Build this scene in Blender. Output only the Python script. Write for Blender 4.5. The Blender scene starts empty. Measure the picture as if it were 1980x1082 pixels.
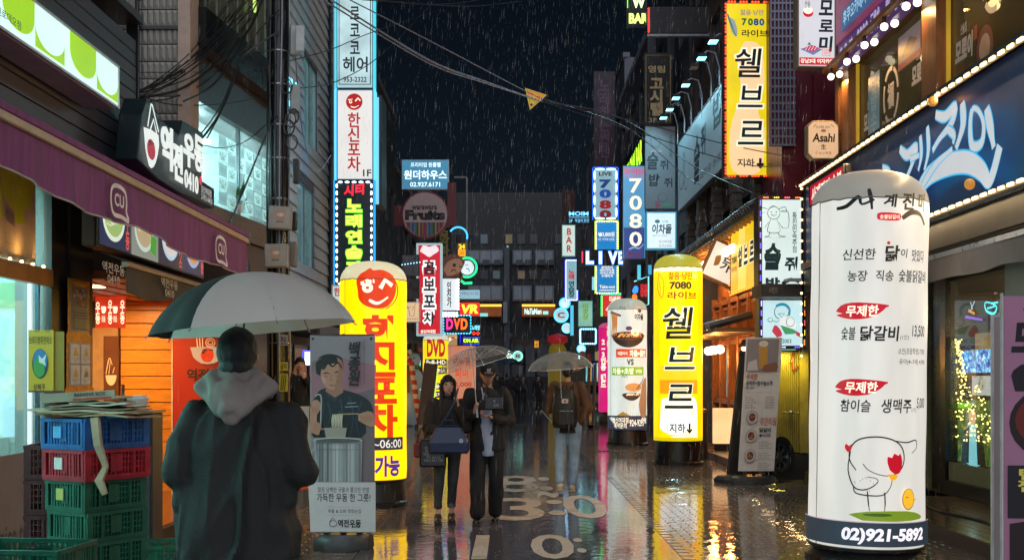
import bpy, bmesh, math, random
from math import sin, cos, pi, radians, sqrt, atan2
from mathutils import Vector, Matrix, noise
R = random.Random(7)
scene = bpy.context.scene
COL = scene.collection
# ---------------------------------------------------------------- camera, sky, sun, exposure
F = 2200.0; CX = 990.0; CY = 728.0; EYE = 1.6
cam_d = bpy.data.cameras.new('camera'); cam = bpy.data.objects.new('camera', cam_d); COL.objects.link(cam)
cam.location = (0, 0, EYE); cam.rotation_euler = (radians(90), 0, 0)
cam_d.lens = 40.0; cam_d.sensor_width = 36.0; cam_d.shift_y = (CY-541.0)/1980.0
cam_d.clip_start = 0.05; cam_d.clip_end = 2000
scene.camera = cam
world = bpy.data.worlds.new("World"); scene.world = world; world.use_nodes = True
wn = world.node_tree; wn.nodes.clear()
sky = wn.nodes.new('ShaderNodeTexSky'); sky.sky_type = 'NISHITA'; sky.sun_disc = False
sky.sun_elevation = radians(50); sky.sun_rotation = radians(200); sky.dust_density = 0.0; sky.ozone_density = 4
bgn = wn.nodes.new('ShaderNodeBackground'); bgn.inputs['Strength'].default_value = 0.0018
wo = wn.nodes.new('ShaderNodeOutputWorld')
wn.links.new(sky.outputs[0], bgn.inputs[0]); wn.links.new(bgn.outputs[0], wo.inputs[0])
sun_d = bpy.data.lights.new('fill_sun', 'SUN'); sun_d.energy = 2.2; sun_d.angle = radians(110); sun_d.color = (.86, .9, 1)  # broad soft fill light added to brighten surfaces facing the camera
sun = bpy.data.objects.new('fill_sun', sun_d); COL.objects.link(sun); sun.rotation_euler = (radians(66), 0, radians(10))
scene.view_settings.view_transform = 'Standard'; scene.view_settings.look = 'None'
scene.view_settings.exposure = 0.12; scene.view_settings.gamma = 1.0
try: scene.view_settings.use_curve_mapping = False
except Exception: pass
try:
    scene.cycles.max_bounces = 7; scene.cycles.diffuse_bounces = 3; scene.cycles.glossy_bounces = 4
    scene.cycles.transmission_bounces = 6; scene.cycles.transparent_max_bounces = 16
    scene.cycles.sample_clamp_indirect = 4.0; scene.cycles.caustics_reflective = False; scene.cycles.caustics_refractive = False
except Exception: pass
# ---------------------------------------------------------------- helpers
def P(px, py, Y): return Vector(((px-CX)/F*Y, Y, EYE+(CY-py)/F*Y))
def GY(py, z=0.0): return (EYE-z)*F/(py-CY)
def XY(px, Y): return (px-CX)/F*Y
def WY(px, X): return X*F/(px-CX)
def ZZ(py, Y): return EYE+(CY-py)/F*Y
def lin(h):
    if not isinstance(h, str): return tuple(h)
    h = h.lstrip('#'); r = [int(h[i:i+2], 16)/255 for i in (0, 2, 4)]
    return tuple(c/12.92 if c <= .04045 else ((c+.055)/1.055)**2.4 for c in r)
_M = {}
def mat(col, rough=.55, metal=0., emit=0., var=.18, scale=6., bump=0., bscale=40., coat=0., alpha=1., trans=0., spec=.5, stretch=None, ecol=None, detail=4):
    key = (str(col), rough, metal, emit, var, scale, bump, bscale, coat, alpha, trans, spec, str(stretch), str(ecol))
    if key in _M: return _M[key]
    m = bpy.data.materials.new('mat'); m.use_nodes = True; nt = m.node_tree; N = nt.nodes; L = nt.links
    b = N['Principled BSDF']; c = lin(col)
    b.inputs['Roughness'].default_value = rough; b.inputs['Metallic'].default_value = metal
    b.inputs['Specular IOR Level'].default_value = spec
    b.inputs['Coat Weight'].default_value = coat; b.inputs['Coat Roughness'].default_value = .12
    b.inputs['Alpha'].default_value = alpha; b.inputs['Transmission Weight'].default_value = trans
    b.inputs['Base Color'].default_value = (*c, 1)
    tc = N.new('ShaderNodeTexCoord'); mp = N.new('ShaderNodeMapping')
    L.new(tc.outputs['Object'], mp.inputs[0])
    if stretch: mp.inputs['Scale'].default_value = stretch
    if var > 0:
        n = N.new('ShaderNodeTexNoise'); n.inputs['Scale'].default_value = scale; n.inputs['Detail'].default_value = detail
        n.inputs['Roughness'].default_value = .6
        L.new(mp.outputs[0], n.inputs['Vector'])
        r = N.new('ShaderNodeMapRange'); r.inputs[1].default_value = .3; r.inputs[2].default_value = .7
        r.inputs[3].default_value = 1-var; r.inputs[4].default_value = 1+var
        L.new(n.outputs[0], r.inputs[0])
        mx = N.new('ShaderNodeVectorMath'); mx.operation = 'SCALE'; mx.inputs[0].default_value = c
        L.new(r.outputs[0], mx.inputs['Scale']); L.new(mx.outputs[0], b.inputs['Base Color'])
        r2 = N.new('ShaderNodeMapRange'); r2.inputs[3].default_value = max(0, rough-.12); r2.inputs[4].default_value = min(1, rough+.12)
        L.new(n.outputs[0], r2.inputs[0]); L.new(r2.outputs[0], b.inputs['Roughness'])
    if emit > 0:
        e = lin(ecol) if ecol else c
        b.inputs['Emission Color'].default_value = (*e, 1); b.inputs['Emission Strength'].default_value = emit
        b.inputs['Base Color'].default_value = (*[x*.5 for x in c], 1)
        if var > 0:
            L.remove(b.inputs['Base Color'].links[0])
            r3 = N.new('ShaderNodeMapRange'); r3.inputs[1].default_value = .3; r3.inputs[2].default_value = .7
            r3.inputs[3].default_value = emit*(1-var); r3.inputs[4].default_value = emit*(1+var)
            n2 = N.new('ShaderNodeTexNoise'); n2.inputs['Scale'].default_value = 1.7; L.new(mp.outputs[0], n2.inputs['Vector'])
            L.new(n2.outputs[0], r3.inputs[0]); L.new(r3.outputs[0], b.inputs['Emission Strength'])
    if bump > 0:
        nb = N.new('ShaderNodeTexNoise'); nb.inputs['Scale'].default_value = bscale; nb.inputs['Detail'].default_value = 3
        L.new(mp.outputs[0], nb.inputs['Vector'])
        bp = N.new('ShaderNodeBump'); bp.inputs['Strength'].default_value = bump; bp.inputs['Distance'].default_value = .01
        L.new(nb.outputs[0], bp.inputs['Height']); L.new(bp.outputs[0], b.inputs['Normal'])
    _M[key] = m; return m
def lit(col, e=1.0, var=.1): return mat(col, .35, emit=e, var=var)
def litb(col, e=1.0, var=.1): return mat(col, .32, emit=e, var=var, bump=.45, bscale=5, stretch=(2.5, 2.5, .5))
def ink(col): return mat(col, .5, var=0)
def neon(col, e=2.5): return mat(col, .4, emit=e, var=0)
def sticker(col): return mat(col, .45, var=.06)
def glass(tint='#dfeff0', rough=.03, op=.16):
    key = ('glass', tint, rough, op)
    if key in _M: return _M[key]
    m = bpy.data.materials.new('glass'); m.use_nodes = True; nt = m.node_tree; N = nt.nodes; L = nt.links; N.clear()
    t = N.new('ShaderNodeBsdfTransparent'); t.inputs[0].default_value = (*lin(tint), 1)
    g = N.new('ShaderNodeBsdfGlossy'); g.inputs['Roughness'].default_value = rough
    d = N.new('ShaderNodeBsdfTranslucent'); d.inputs[0].default_value = (.8, .85, .85, 1)
    fr = N.new('ShaderNodeLayerWeight'); pw = N.new('ShaderNodeMath'); pw.operation = 'POWER'; pw.inputs[1].default_value = 5; L.new(fr.outputs['Facing'], pw.inputs[0])
    ad = N.new('ShaderNodeMath'); ad.operation = 'MULTIPLY_ADD'; ad.inputs[1].default_value = .5; ad.inputs[2].default_value = .035; L.new(pw.outputs[0], ad.inputs[0])
    m1 = N.new('ShaderNodeMixShader'); m1.inputs[0].default_value = op
    L.new(t.outputs[0], m1.inputs[1]); L.new(d.outputs[0], m1.inputs[2])
    m2 = N.new('ShaderNodeMixShader'); L.new(ad.outputs[0], m2.inputs[0]); L.new(m1.outputs[0], m2.inputs[1]); L.new(g.outputs[0], m2.inputs[2])
    o = N.new('ShaderNodeOutputMaterial'); L.new(m2.outputs[0], o.inputs[0]); _M[key] = m; return m
def wood(col='#8a5a2c', dark=.55, rough=.5, scale=(1, 1, 12), bump=.3):
    key = ('wood', col, dark, rough, str(scale))
    if key in _M: return _M[key]
    m = bpy.data.materials.new('wood'); m.use_nodes = True; nt = m.node_tree; N = nt.nodes; L = nt.links; b = N['Principled BSDF']
    tc = N.new('ShaderNodeTexCoord'); mp = N.new('ShaderNodeMapping'); mp.inputs['Scale'].default_value = scale
    oi = N.new('ShaderNodeObjectInfo'); va = N.new('ShaderNodeVectorMath'); va.operation = 'ADD'
    L.new(tc.outputs['Object'], mp.inputs[0]); L.new(mp.outputs[0], va.inputs[0])
    ms = N.new('ShaderNodeMath'); ms.operation = 'MULTIPLY'; ms.inputs[1].default_value = 37; L.new(oi.outputs['Random'], ms.inputs[0]); L.new(ms.outputs[0], va.inputs[1])
    n = N.new('ShaderNodeTexNoise'); n.inputs['Scale'].default_value = 2.6; n.inputs['Detail'].default_value = 6; n.inputs['Distortion'].default_value = 1.2
    L.new(va.outputs[0], n.inputs['Vector'])
    cr = N.new('ShaderNodeValToRGB'); c = lin(col); cr.color_ramp.elements[0].position = .35; cr.color_ramp.elements[1].position = .65
    cr.color_ramp.elements[0].color = (*[x*dark for x in c], 1); cr.color_ramp.elements[1].color = (*c, 1)
    L.new(n.outputs[0], cr.inputs[0]); L.new(cr.outputs[0], b.inputs['Base Color']); b.inputs['Roughness'].default_value = rough
    bp = N.new('ShaderNodeBump'); bp.inputs['Strength'].default_value = bump; bp.inputs['Distance'].default_value = .004
    L.new(n.outputs[0], bp.inputs['Height']); L.new(bp.outputs[0], b.inputs['Normal']); _M[key] = m; return m
BLACK = mat('#141416', .4); DARK = mat('#2a2a2e', .5); STEEL = mat('#8d9195', .3, metal=.9); GREY = mat('#77797c', .6)
WHITE = mat('#d8d8d4', .5); PLASTIC = mat('#1b1b1d', .35)
FRAME = mat('#b9bdc0', .4, metal=.5)

class MB:
    def __init__(s): s.v = []; s.f = []; s.m = []; s.k = 0
    def add(s, vs, fs, mx=None):
        o = len(s.v)
        for p in vs:
            p = Vector(p)
            s.v.append(mx @ p if mx else p)
        for f in fs: s.f.append([i+o for i in f]); s.m.append(s.k)
        return s
    def box(s, x0, x1, y0, y1, z0, z1, mx=None):
        return s.add([(x0,y0,z0),(x1,y0,z0),(x1,y1,z0),(x0,y1,z0),(x0,y0,z1),(x1,y0,z1),(x1,y1,z1),(x0,y1,z1)],
            [(0,3,2,1),(4,5,6,7),(0,1,5,4),(1,2,6,5),(2,3,7,6),(3,0,4,7)], mx)
    def cbox(s, c, d, mx=None):
        return s.box(c[0]-d[0]/2, c[0]+d[0]/2, c[1]-d[1]/2, c[1]+d[1]/2, c[2]-d[2]/2, c[2]+d[2]/2, mx)
    def quad(s, a, b, c, d): return s.add([a,b,c,d], [(0,1,2,3)])
    def cone(s, p0, p1, r0, r1=None, n=8, caps=True, mx=None, sq=1.):
        p0 = Vector(p0); p1 = Vector(p1); r1 = r0 if r1 is None else r1
        d = (p1-p0); d = d.normalized() if d.length > 1e-9 else Vector((0,0,1))
        a = d.orthogonal().normalized() if abs(d.z) < .99 else Vector((1,0,0)); b = d.cross(a)
        vs = []
        for p, r in ((p0, r0), (p1, r1)):
            for i in range(n):
                t = 2*pi*i/n; vs.append(p+a*(r*cos(t))+b*(r*sq*sin(t)))
        fs = [(i, (i+1) % n, n+(i+1) % n, n+i) for i in range(n)]
        if caps: fs += [tuple(range(n-1, -1, -1)), tuple(range(n, 2*n))]
        return s.add(vs, fs, mx)
    def tube(s, pts, r, n=5):
        pts = [Vector(p) for p in pts]; rr = r if isinstance(r, (list, tuple)) else [r]*len(pts)
        vs = []; a = None
        for i, p in enumerate(pts):
            d = (pts[min(i+1, len(pts)-1)]-pts[max(i-1, 0)]).normalized()
            if a is None: a = d.orthogonal().normalized()
            else: a = (a-d*a.dot(d)); a = a.normalized() if a.length > 1e-6 else d.orthogonal().normalized()
            b = d.cross(a)
            for k in range(n): t = 2*pi*k/n; vs.append(p+a*(rr[i]*cos(t))+b*(rr[i]*sin(t)))
        fs = []
        for i in range(len(pts)-1):
            for k in range(n): k2 = (k+1) % n; fs.append((i*n+k, i*n+k2, (i+1)*n+k2, (i+1)*n+k))
        fs += [tuple(range(n-1, -1, -1)), tuple(range((len(pts)-1)*n, len(pts)*n))]
        return s.add(vs, fs)
    def prism(s, pts, y0, y1, mx=None):   # polygon in x,z (counter-clockwise seen from -y), thick along y
        n = len(pts); vs = [(x, y0, z) for x, z in pts]+[(x, y1, z) for x, z in pts]
        fs = [tuple(range(n)), tuple(range(2*n-1, n-1, -1))]+[((i+1) % n, i, n+i, n+(i+1) % n) for i in range(n)]
        return s.add(vs, fs, mx)
    def lathe(s, prof, n=24, c=(0,0,0), mx=None, wob=0):
        vs = []; c = Vector(c)
        for r, z in prof:
            for i in range(n): t = 2*pi*i/n; q = 1+wob*sin(t*3+z*5)*.5+wob*sin(t*7+z*9)*.3; vs.append(c+Vector((r*q*cos(t), r*q*sin(t), z)))
        fs = []
        for j in range(len(prof)-1):
            for i in range(n): k = (i+1) % n; fs.append((j*n+i, j*n+k, (j+1)*n+k, (j+1)*n+i))
        fs += [tuple(range(n-1, -1, -1)), tuple(range((len(prof)-1)*n, len(prof)*n))]
        return s.add(vs, fs, mx)
    def ell(s, c, r, n=12, m=8, mx=None):
        c = Vector(c); r = (r, r, r) if not isinstance(r, (tuple, list)) else r
        vs = [c+Vector((0, 0, -r[2]))]
        for j in range(1, m):
            a = -pi/2+pi*j/m
            for i in range(n): t = 2*pi*i/n; vs.append(c+Vector((r[0]*cos(a)*cos(t), r[1]*cos(a)*sin(t), r[2]*sin(a))))
        vs.append(c+Vector((0, 0, r[2]))); fs = []
        for i in range(n): fs.append((0, 1+(i+1) % n, 1+i))
        for j in range(m-2):
            for i in range(n): k = (i+1) % n; fs.append((1+j*n+i, 1+j*n+k, 1+(j+1)*n+k, 1+(j+1)*n+i))
        o = 1+(m-2)*n; e = len(vs)-1
        for i in range(n): fs.append((o+i, o+(i+1) % n, e))
        return s.add(vs, fs, mx)
    def cap(s, p0, p1, r0, r1=None, n=10):
        r1 = r0 if r1 is None else r1
        s.cone(p0, p1, r0, r1, n); s.ell(p0, r0, n, 6); s.ell(p1, r1, n, 6); return s
    def loft(s, rings, n=20):     # rings: (cx, cy, z, rx, ry)
        vs = []
        for cx, cy, z, rx, ry in rings:
            for i in range(n): t = 2*pi*i/n; vs.append((cx+rx*cos(t), cy+ry*sin(t), z))
        fs = []
        for j in range(len(rings)-1):
            for i in range(n): k = (i+1) % n; fs.append((j*n+i, j*n+k, (j+1)*n+k, (j+1)*n+i))
        fs += [tuple(range(n-1, -1, -1)), tuple(range((len(rings)-1)*n, len(rings)*n))]
        return s.add(vs, fs)
    def mesh(s, name):
        me = bpy.data.meshes.new(name); me.from_pydata([tuple(p) for p in s.v], [], s.f); return me
def O(name, mb, m, par=None, smooth=False, bev=0, kind=None, loc=None, rot=None):
    me = mb.mesh(name) if isinstance(mb, MB) else mb
    if bev:
        bm = bmesh.new(); bm.from_mesh(me); bmesh.ops.remove_doubles(bm, verts=bm.verts, dist=1e-5)
        bmesh.ops.bevel(bm, geom=[e for e in bm.edges if len(e.link_faces) == 2 and e.calc_face_angle(0) > .5], offset=bev, segments=1, affect='EDGES', clamp_overlap=True)
        bm.to_mesh(me); bm.free()
    ms = m if isinstance(m, (list, tuple)) else [m]
    for q in ms:
        me.materials.append(q)
    if isinstance(mb, MB) and any(mb.m) and not bev: me.polygons.foreach_set('material_index', mb.m)
    if smooth:
        me.polygons.foreach_set('use_smooth', [True]*len(me.polygons))
        try: me.set_sharp_from_angle(angle=radians(40))
        except Exception: pass
    o = bpy.data.objects.new(name, me); COL.objects.link(o)
    if par: o.parent = par
    if loc: o.location = loc
    if rot: o.rotation_euler = rot
    if kind: o['kind'] = kind
    return o
def thing(name, label, cat, loc=(0, 0, 0), rz=0, group=None, rot=None):
    o = bpy.data.objects.new(name, None); COL.objects.link(o); o.empty_display_size = .2
    o.location = loc; o.rotation_euler = rot if rot else (0, 0, rz)
    o['label'] = label; o['category'] = cat
    if group: o['group'] = group
    return o
def tag(o, label, cat, group=None):
    o['label'] = label; o['category'] = cat
    if group: o['group'] = group
    return o
def inst(src, name, par=None, loc=(0, 0, 0), rot=(0, 0, 0), sc=(1, 1, 1), m=None):
    o = bpy.data.objects.new(name, src.data if hasattr(src, 'data') else src); COL.objects.link(o); o.parent = par
    o.location = loc; o.rotation_euler = rot; o.scale = sc
    return o
def copy_tree(o, par=None):
    c = o.copy(); COL.objects.link(c); c.parent = par
    for ch in list(o.children): copy_tree(ch, c)
    return c
def light(name, par, loc, size, power, col, rot=(0, 0, 0), size_y=None):
    d = bpy.data.lights.new(name, 'AREA'); d.energy = power; d.size = size; d.color = lin(col)
    if size_y: d.shape = 'RECTANGLE'; d.size_y = size_y
    o = bpy.data.objects.new(name, d); COL.objects.link(o); o.location = loc; o.rotation_euler = rot
    if par: o.parent = par
    return o
def point(name, par, loc, power, col, size=.06):
    d = bpy.data.lights.new(name, 'POINT'); d.energy = power; d.shadow_soft_size = size; d.color = lin(col)
    o = bpy.data.objects.new(name, d); COL.objects.link(o); o.location = loc
    if par: o.parent = par
    return o
def cloth(col, tr=.45):
    key = ('cloth', col, tr)
    if key in _M: return _M[key]
    m = bpy.data.materials.new('cloth'); m.use_nodes = True; N = m.node_tree.nodes; L = m.node_tree.links; b = N['Principled BSDF']; b.inputs['Base Color'].default_value = (*lin(col), 1); b.inputs['Roughness'].default_value = .4
    t = N.new('ShaderNodeBsdfTranslucent'); t.inputs[0].default_value = (*lin(col), 1); x = N.new('ShaderNodeMixShader'); x.inputs[0].default_value = tr
    L.new(b.outputs[0], x.inputs[1]); L.new(t.outputs[0], x.inputs[2]); L.new(x.outputs[0], N['Material Output'].inputs[0]); _M[key] = m; return m
# ---------------------------------------------------------------- flat print: text, outlines, filled shapes
SHOP = bpy.data.scenes.new('workshop')
_cu = bpy.data.curves.new('lettering', 'FONT'); _ob = bpy.data.objects.new('lettering', _cu); SHOP.collection.objects.link(_ob); _TC = {}
def tmesh(s, bold=0., shear=0., line=.92, ext=0., res=3, space=1.):
    key = (s, bold, shear, line, ext, res, space)
    if key in _TC: return _TC[key].copy()
    cu = _cu; cu.body = s; cu.resolution_u = res; cu.offset = bold; cu.shear = shear
    cu.align_x = 'CENTER'; cu.space_line = line; cu.extrude = ext; cu.space_character = space; cu.fill_mode = 'FRONT' if not ext else 'BOTH'
    SHOP.view_layers[0].update(); dg = SHOP.view_layers[0].depsgraph
    me = bpy.data.meshes.new_from_object(_ob.evaluated_get(dg)); me.materials.clear()
    _TC[key] = me.copy(); return me
def fit(me, box, y, rot=0):    # text plane x,y -> local x,z filling box (x0,z0,x1,z1), front at y
    vs = [v.co.copy() for v in me.vertices]
    if not vs: return me
    x0 = min(v.x for v in vs); x1 = max(v.x for v in vs); y0 = min(v.y for v in vs); y1 = max(v.y for v in vs); z1 = max(v.z for v in vs)
    sx = (box[2]-box[0])/max(x1-x0, 1e-6); sy = (box[3]-box[1])/max(y1-y0, 1e-6); s = min(abs(sx), abs(sy))
    for v, c in zip(me.vertices, vs):
        v.co = (box[0]+(c.x-x0)*sx, y-(c.z-(-z1))*s*.5, box[1]+(c.y-y0)*sy)
    if rot:
        cx = (box[0]+box[2])/2; cz = (box[1]+box[3])/2
        for v in me.vertices:
            dx = v.co.x-cx; dz = v.co.z-cz; v.co.x = cx+dx*cos(rot)-dz*sin(rot); v.co.z = cz+dx*sin(rot)+dz*cos(rot)
    return me
def wrap(me, Rad, off):       # bend a flat x,z sheet round a vertical cylinder of radius Rad standing at the origin
    bm = bmesh.new(); bm.from_mesh(me)
    xs = [v.co.x for v in bm.verts]
    if xs:
        x = math.ceil(min(xs)/.06)*.06
        while x < max(xs):
            g = bm.verts[:]+bm.edges[:]+bm.faces[:]
            bmesh.ops.bisect_plane(bm, geom=g, plane_co=(x, 0, 0), plane_no=(1, 0, 0)); x += .06
    for v in bm.verts:
        a = v.co.x/Rad; r = Rad-v.co.y+off
        v.co.x = r*sin(a); v.co.y = -r*cos(a)
    bm.to_mesh(me); bm.free(); return me
def smoothpts(pts, k=4):
    if k <= 1 or len(pts) < 3: return list(pts)
    closed = (Vector(pts[0])-Vector(pts[-1])).length < 1e-6; q = [Vector(p) for p in pts]; out = []
    n = len(q)
    for i in range(n-1):
        p0 = q[i-1] if i > 0 else (q[-2] if closed else q[0]); p1 = q[i]; p2 = q[i+1]; p3 = q[i+2] if i+2 < n else (q[1] if closed else q[-1])
        for j in range(k):
            t = j/k; out.append(.5*((2*p1)+(p2-p0)*t+(2*p0-5*p1+4*p2-p3)*t*t+(3*p1-p0-3*p2+p3)*t**3))
    out.append(q[-1]); return out
def stroke_mb(mb, pts, w, y=0., k=4, taper=True):
    p = smoothpts([Vector((a, b)) for a, b in pts], k); n = len(p); vs = []
    for i in range(n):
        d = p[min(i+1, n-1)]-p[max(i-1, 0)]; d = d.normalized() if d.length > 1e-9 else Vector((1, 0)); nn = Vector((-d.y, d.x))
        t = i/(n-1); ww = w*.5*((.55+.45*sin(pi*min(1, t*1.15+.12))) if taper else 1)
        a = p[i]+nn*ww; b = p[i]-nn*ww; vs += [(a.x, y, a.y), (b.x, y, b.y)]
    mb.add(vs, [(2*i, 2*i+1, 2*i+3, 2*i+2) for i in range(n-1)])
def circ(cx, cz, rx, rz=None, n=24, a0=0, a1=2*pi):
    rz = rz or rx; return [(cx+rx*cos(a0+(a1-a0)*i/n), cz+rz*sin(a0+(a1-a0)*i/n)) for i in range(n+1)]
class Board:
    """print area: maps design coordinates to the local plane of a parent; optional wrap round a cylinder"""
    def __init__(s, par, mapf, y0=0., rad=None):
        s.par = par; s.mapf = mapf; s.y = y0; s.rad = rad; s.n = 0
    def _y(s): s.n += 1; return s.y-.0005*s.n
    def _fin(s, me, name, m, y, label=None):
        if s.rad: wrap(me, s.rad, .003+.0004*s.n)
        o = O(name, me, m, s.par)
        if label: o['label'] = label
        return o
    def t(s, txt, box, m, bold=.0, shear=0, line=.92, ext=0., rot=0, name='lettering', space=1.):
        a = s.mapf(box[0], box[3]); b = s.mapf(box[2], box[1]); y = s._y()
        me = fit(tmesh(txt, bold, shear, line, ext, space=space), (a[0], a[1], b[0], b[1]), 0 if s.rad else y, rot)
        return s._fin(me, name, m, y)
    def f(s, pts, m, name='print', k=1):     # filled polygon, design coordinates
        q = smoothpts([Vector(s.mapf(*p)) for p in pts], k)
        if (q[0]-q[-1]).length < 1e-6: q = q[:-1]
        ar = sum(q[i-1].x*q[i].y-q[i].x*q[i-1].y for i in range(len(q)))
        if ar < 0: q = q[::-1]
        y = s._y(); mb = MB(); mb.add([(a.x, 0 if s.rad else y, a.y) for a in q], [tuple(range(len(q)))])
        return s._fin(mb.mesh(name), name, m, y)
    def r(s, x0, y0, x1, y1, m, name='print'): return s.f([(x0, y0), (x1, y0), (x1, y1), (x0, y1)], m, name)
    def c(s, cx, cy, rx, m, ry=None, name='print', n=24): return s.f(circ(cx, cy, rx, ry, n), m, name)
    def l(s, lines, w, m, name='drawing', k=4, taper=True):   # ink lines; w in metres
        mb = MB(); y = s._y()
        for ln in lines: stroke_mb(mb, [s.mapf(*p) for p in ln], w, 0 if s.rad else y, k, taper)
        return s._fin(mb.mesh(name), name, m, y)
SIGNG = None
def panel(name, label, cat, box, Y, depth=.16, face=None, case=None, rz=0, group=None, rim=.02, bolts=False):
    """sign cabinet facing the street entrance; box in photo pixels at distance Y; returns (thing, Board in pixels)"""
    x0, y0, x1, y1 = box; w = (x1-x0)/F*Y; h = (y1-y0)/F*Y; c = P((x0+x1)/2, y1, Y)
    t = thing(name, label, cat, c, rz, group)
    case = case or FRAME
    m = MB().box(-w/2, w/2, 0.012, depth, 0, h); O('cabinet', m, case, t, bev=min(.012, w*.05))
    fr = MB()
    for a in ((-w/2, w/2, 0, rim), (-w/2, w/2, h-rim, h), (-w/2, -w/2+rim, rim, h-rim), (w/2-rim, w/2, rim, h-rim)):
        fr.box(a[0], a[1], -.012, .0115, a[2], a[3])
    O('frame', fr, case, t)
    O('face', MB().box(-w/2+rim+.001, w/2-rim-.001, -.002, .011, rim+.001, h-rim-.001), face or lit('#dfe6e6', .8), t)
    def mp(px, py): return ((px-(x0+x1)/2)/F*Y, (y1-py)/F*Y)
    return t, Board(t, mp, -.003)
def wpanel(name, label, cat, px0, px1, z0, z1, X, depth=.16, face=None, case=None, group=None, rim=.02):
    """cabinet flat on a wall that runs along the street; print coordinates are 0..100 across, 0..100 down"""
    ya = WY(px0, X); yb = WY(px1, X); L = abs(yb-ya); yc = (ya+yb)/2; rz = pi/2 if X < 0 else -pi/2
    t = thing(name, label, cat, (X, yc, z0), rz, group); h = z1-z0; case = case or FRAME
    O('cabinet', MB().box(-L/2, L/2, .012, depth, 0, h), case, t, bev=.012)
    fr = MB()
    for a in ((-L/2, L/2, 0, rim), (-L/2, L/2, h-rim, h), (-L/2, -L/2+rim, rim, h-rim), (L/2-rim, L/2, rim, h-rim)): fr.box(a[0], a[1], -.012, .0115, a[2], a[3])
    O('frame', fr, case, t)
    O('face', MB().box(-L/2+rim+.001, L/2-rim-.001, -.002, .011, rim+.001, h-rim-.001), face, t)
    def mp(u, v): return (-L/2+u/100*L, h*(1-v/100))
    return t, Board(t, mp, -.003)
def bulbs(par, pts, shape, m, name='bulb', each=True):
    """small lamps at local points; each a part, sharing one mesh"""
    if each:
        me = shape.mesh(name); me.materials.append(m)
        for p in pts: inst(me, name, par, p[:3], (0, p[3] if len(p) > 3 else 0, 0))
    else:
        mb = MB()
        for p in pts: mb.add(shape.v, shape.f, Matrix.Translation(p[:3]) @ Matrix.Rotation(p[3] if len(p) > 3 else 0, 4, 'Y'))
        o = O(name+'_string', mb, m, par); o['kind'] = 'stuff'
def ring(w, h, nx, nz, y=-.03, inset=0.):
    """points round a rectangle standing on z=0, with the turn of each lamp"""
    a = []; w2 = w/2-inset
    for i in range(nx):
        x = -w2+2*w2*(i+.5)/nx; a += [(x, y, inset, 0), (x, y, h-inset, 0)]
    for i in range(nz):
        z = inset+(h-2*inset)*(i+.5)/nz; a += [(-w2, y, z, pi/2), (w2, y, z, pi/2)]
    return a
def remesh(mb, name, m, vox, par, it=4, wr=0., ws=6., fac=.5, seed=0, ridge=0.):
    """fuse overlapping solids into one continuous surface"""
    me = mb.mesh(name); o = bpy.data.objects.new(name, me); SHOP.collection.objects.link(o)
    r = o.modifiers.new('r', 'REMESH'); r.mode = 'VOXEL'; r.voxel_size = vox
    s = o.modifiers.new('s', 'SMOOTH'); s.iterations = it; s.factor = fac
    SHOP.view_layers[0].update(); dg = SHOP.view_layers[0].depsgraph
    m2 = bpy.data.meshes.new_from_object(o.evaluated_get(dg)); bpy.data.objects.remove(o)
    if wr or ridge:
        n = len(m2.vertices); co = [0.]*(3*n); no = [0.]*(3*n); m2.vertices.foreach_get('co', co); m2.vertex_normals.foreach_get('vector', no)
        for i in range(n):
            x, y, z = co[3*i:3*i+3]; d = 0.
            if wr: d += wr*(noise.noise(Vector((x*ws+seed, y*ws, z*ws*.38)))+.5*noise.noise(Vector((x*ws*2.3, y*ws*2.3+seed, z*ws*1.1))))
            if ridge:
                a = noise.noise(Vector((x*5.0+seed+.8*noise.noise(Vector((x*3, y*3, z*3))), y*5.0, z*1.1))); b_ = noise.noise(Vector((x*8+7, y*8+seed, z*3+x*4)))
                d += ridge*((1-min(1, abs(a)*3.2))**1.3+.4*(1-min(1, abs(b_)*3.5))**1.3-.35)
            for q in range(3): co[3*i+q] += no[3*i+q]*d
        m2.vertices.foreach_set('co', co); m2.update()
    m2.materials.clear(); return O(name, m2, m, par, smooth=True)
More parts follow.
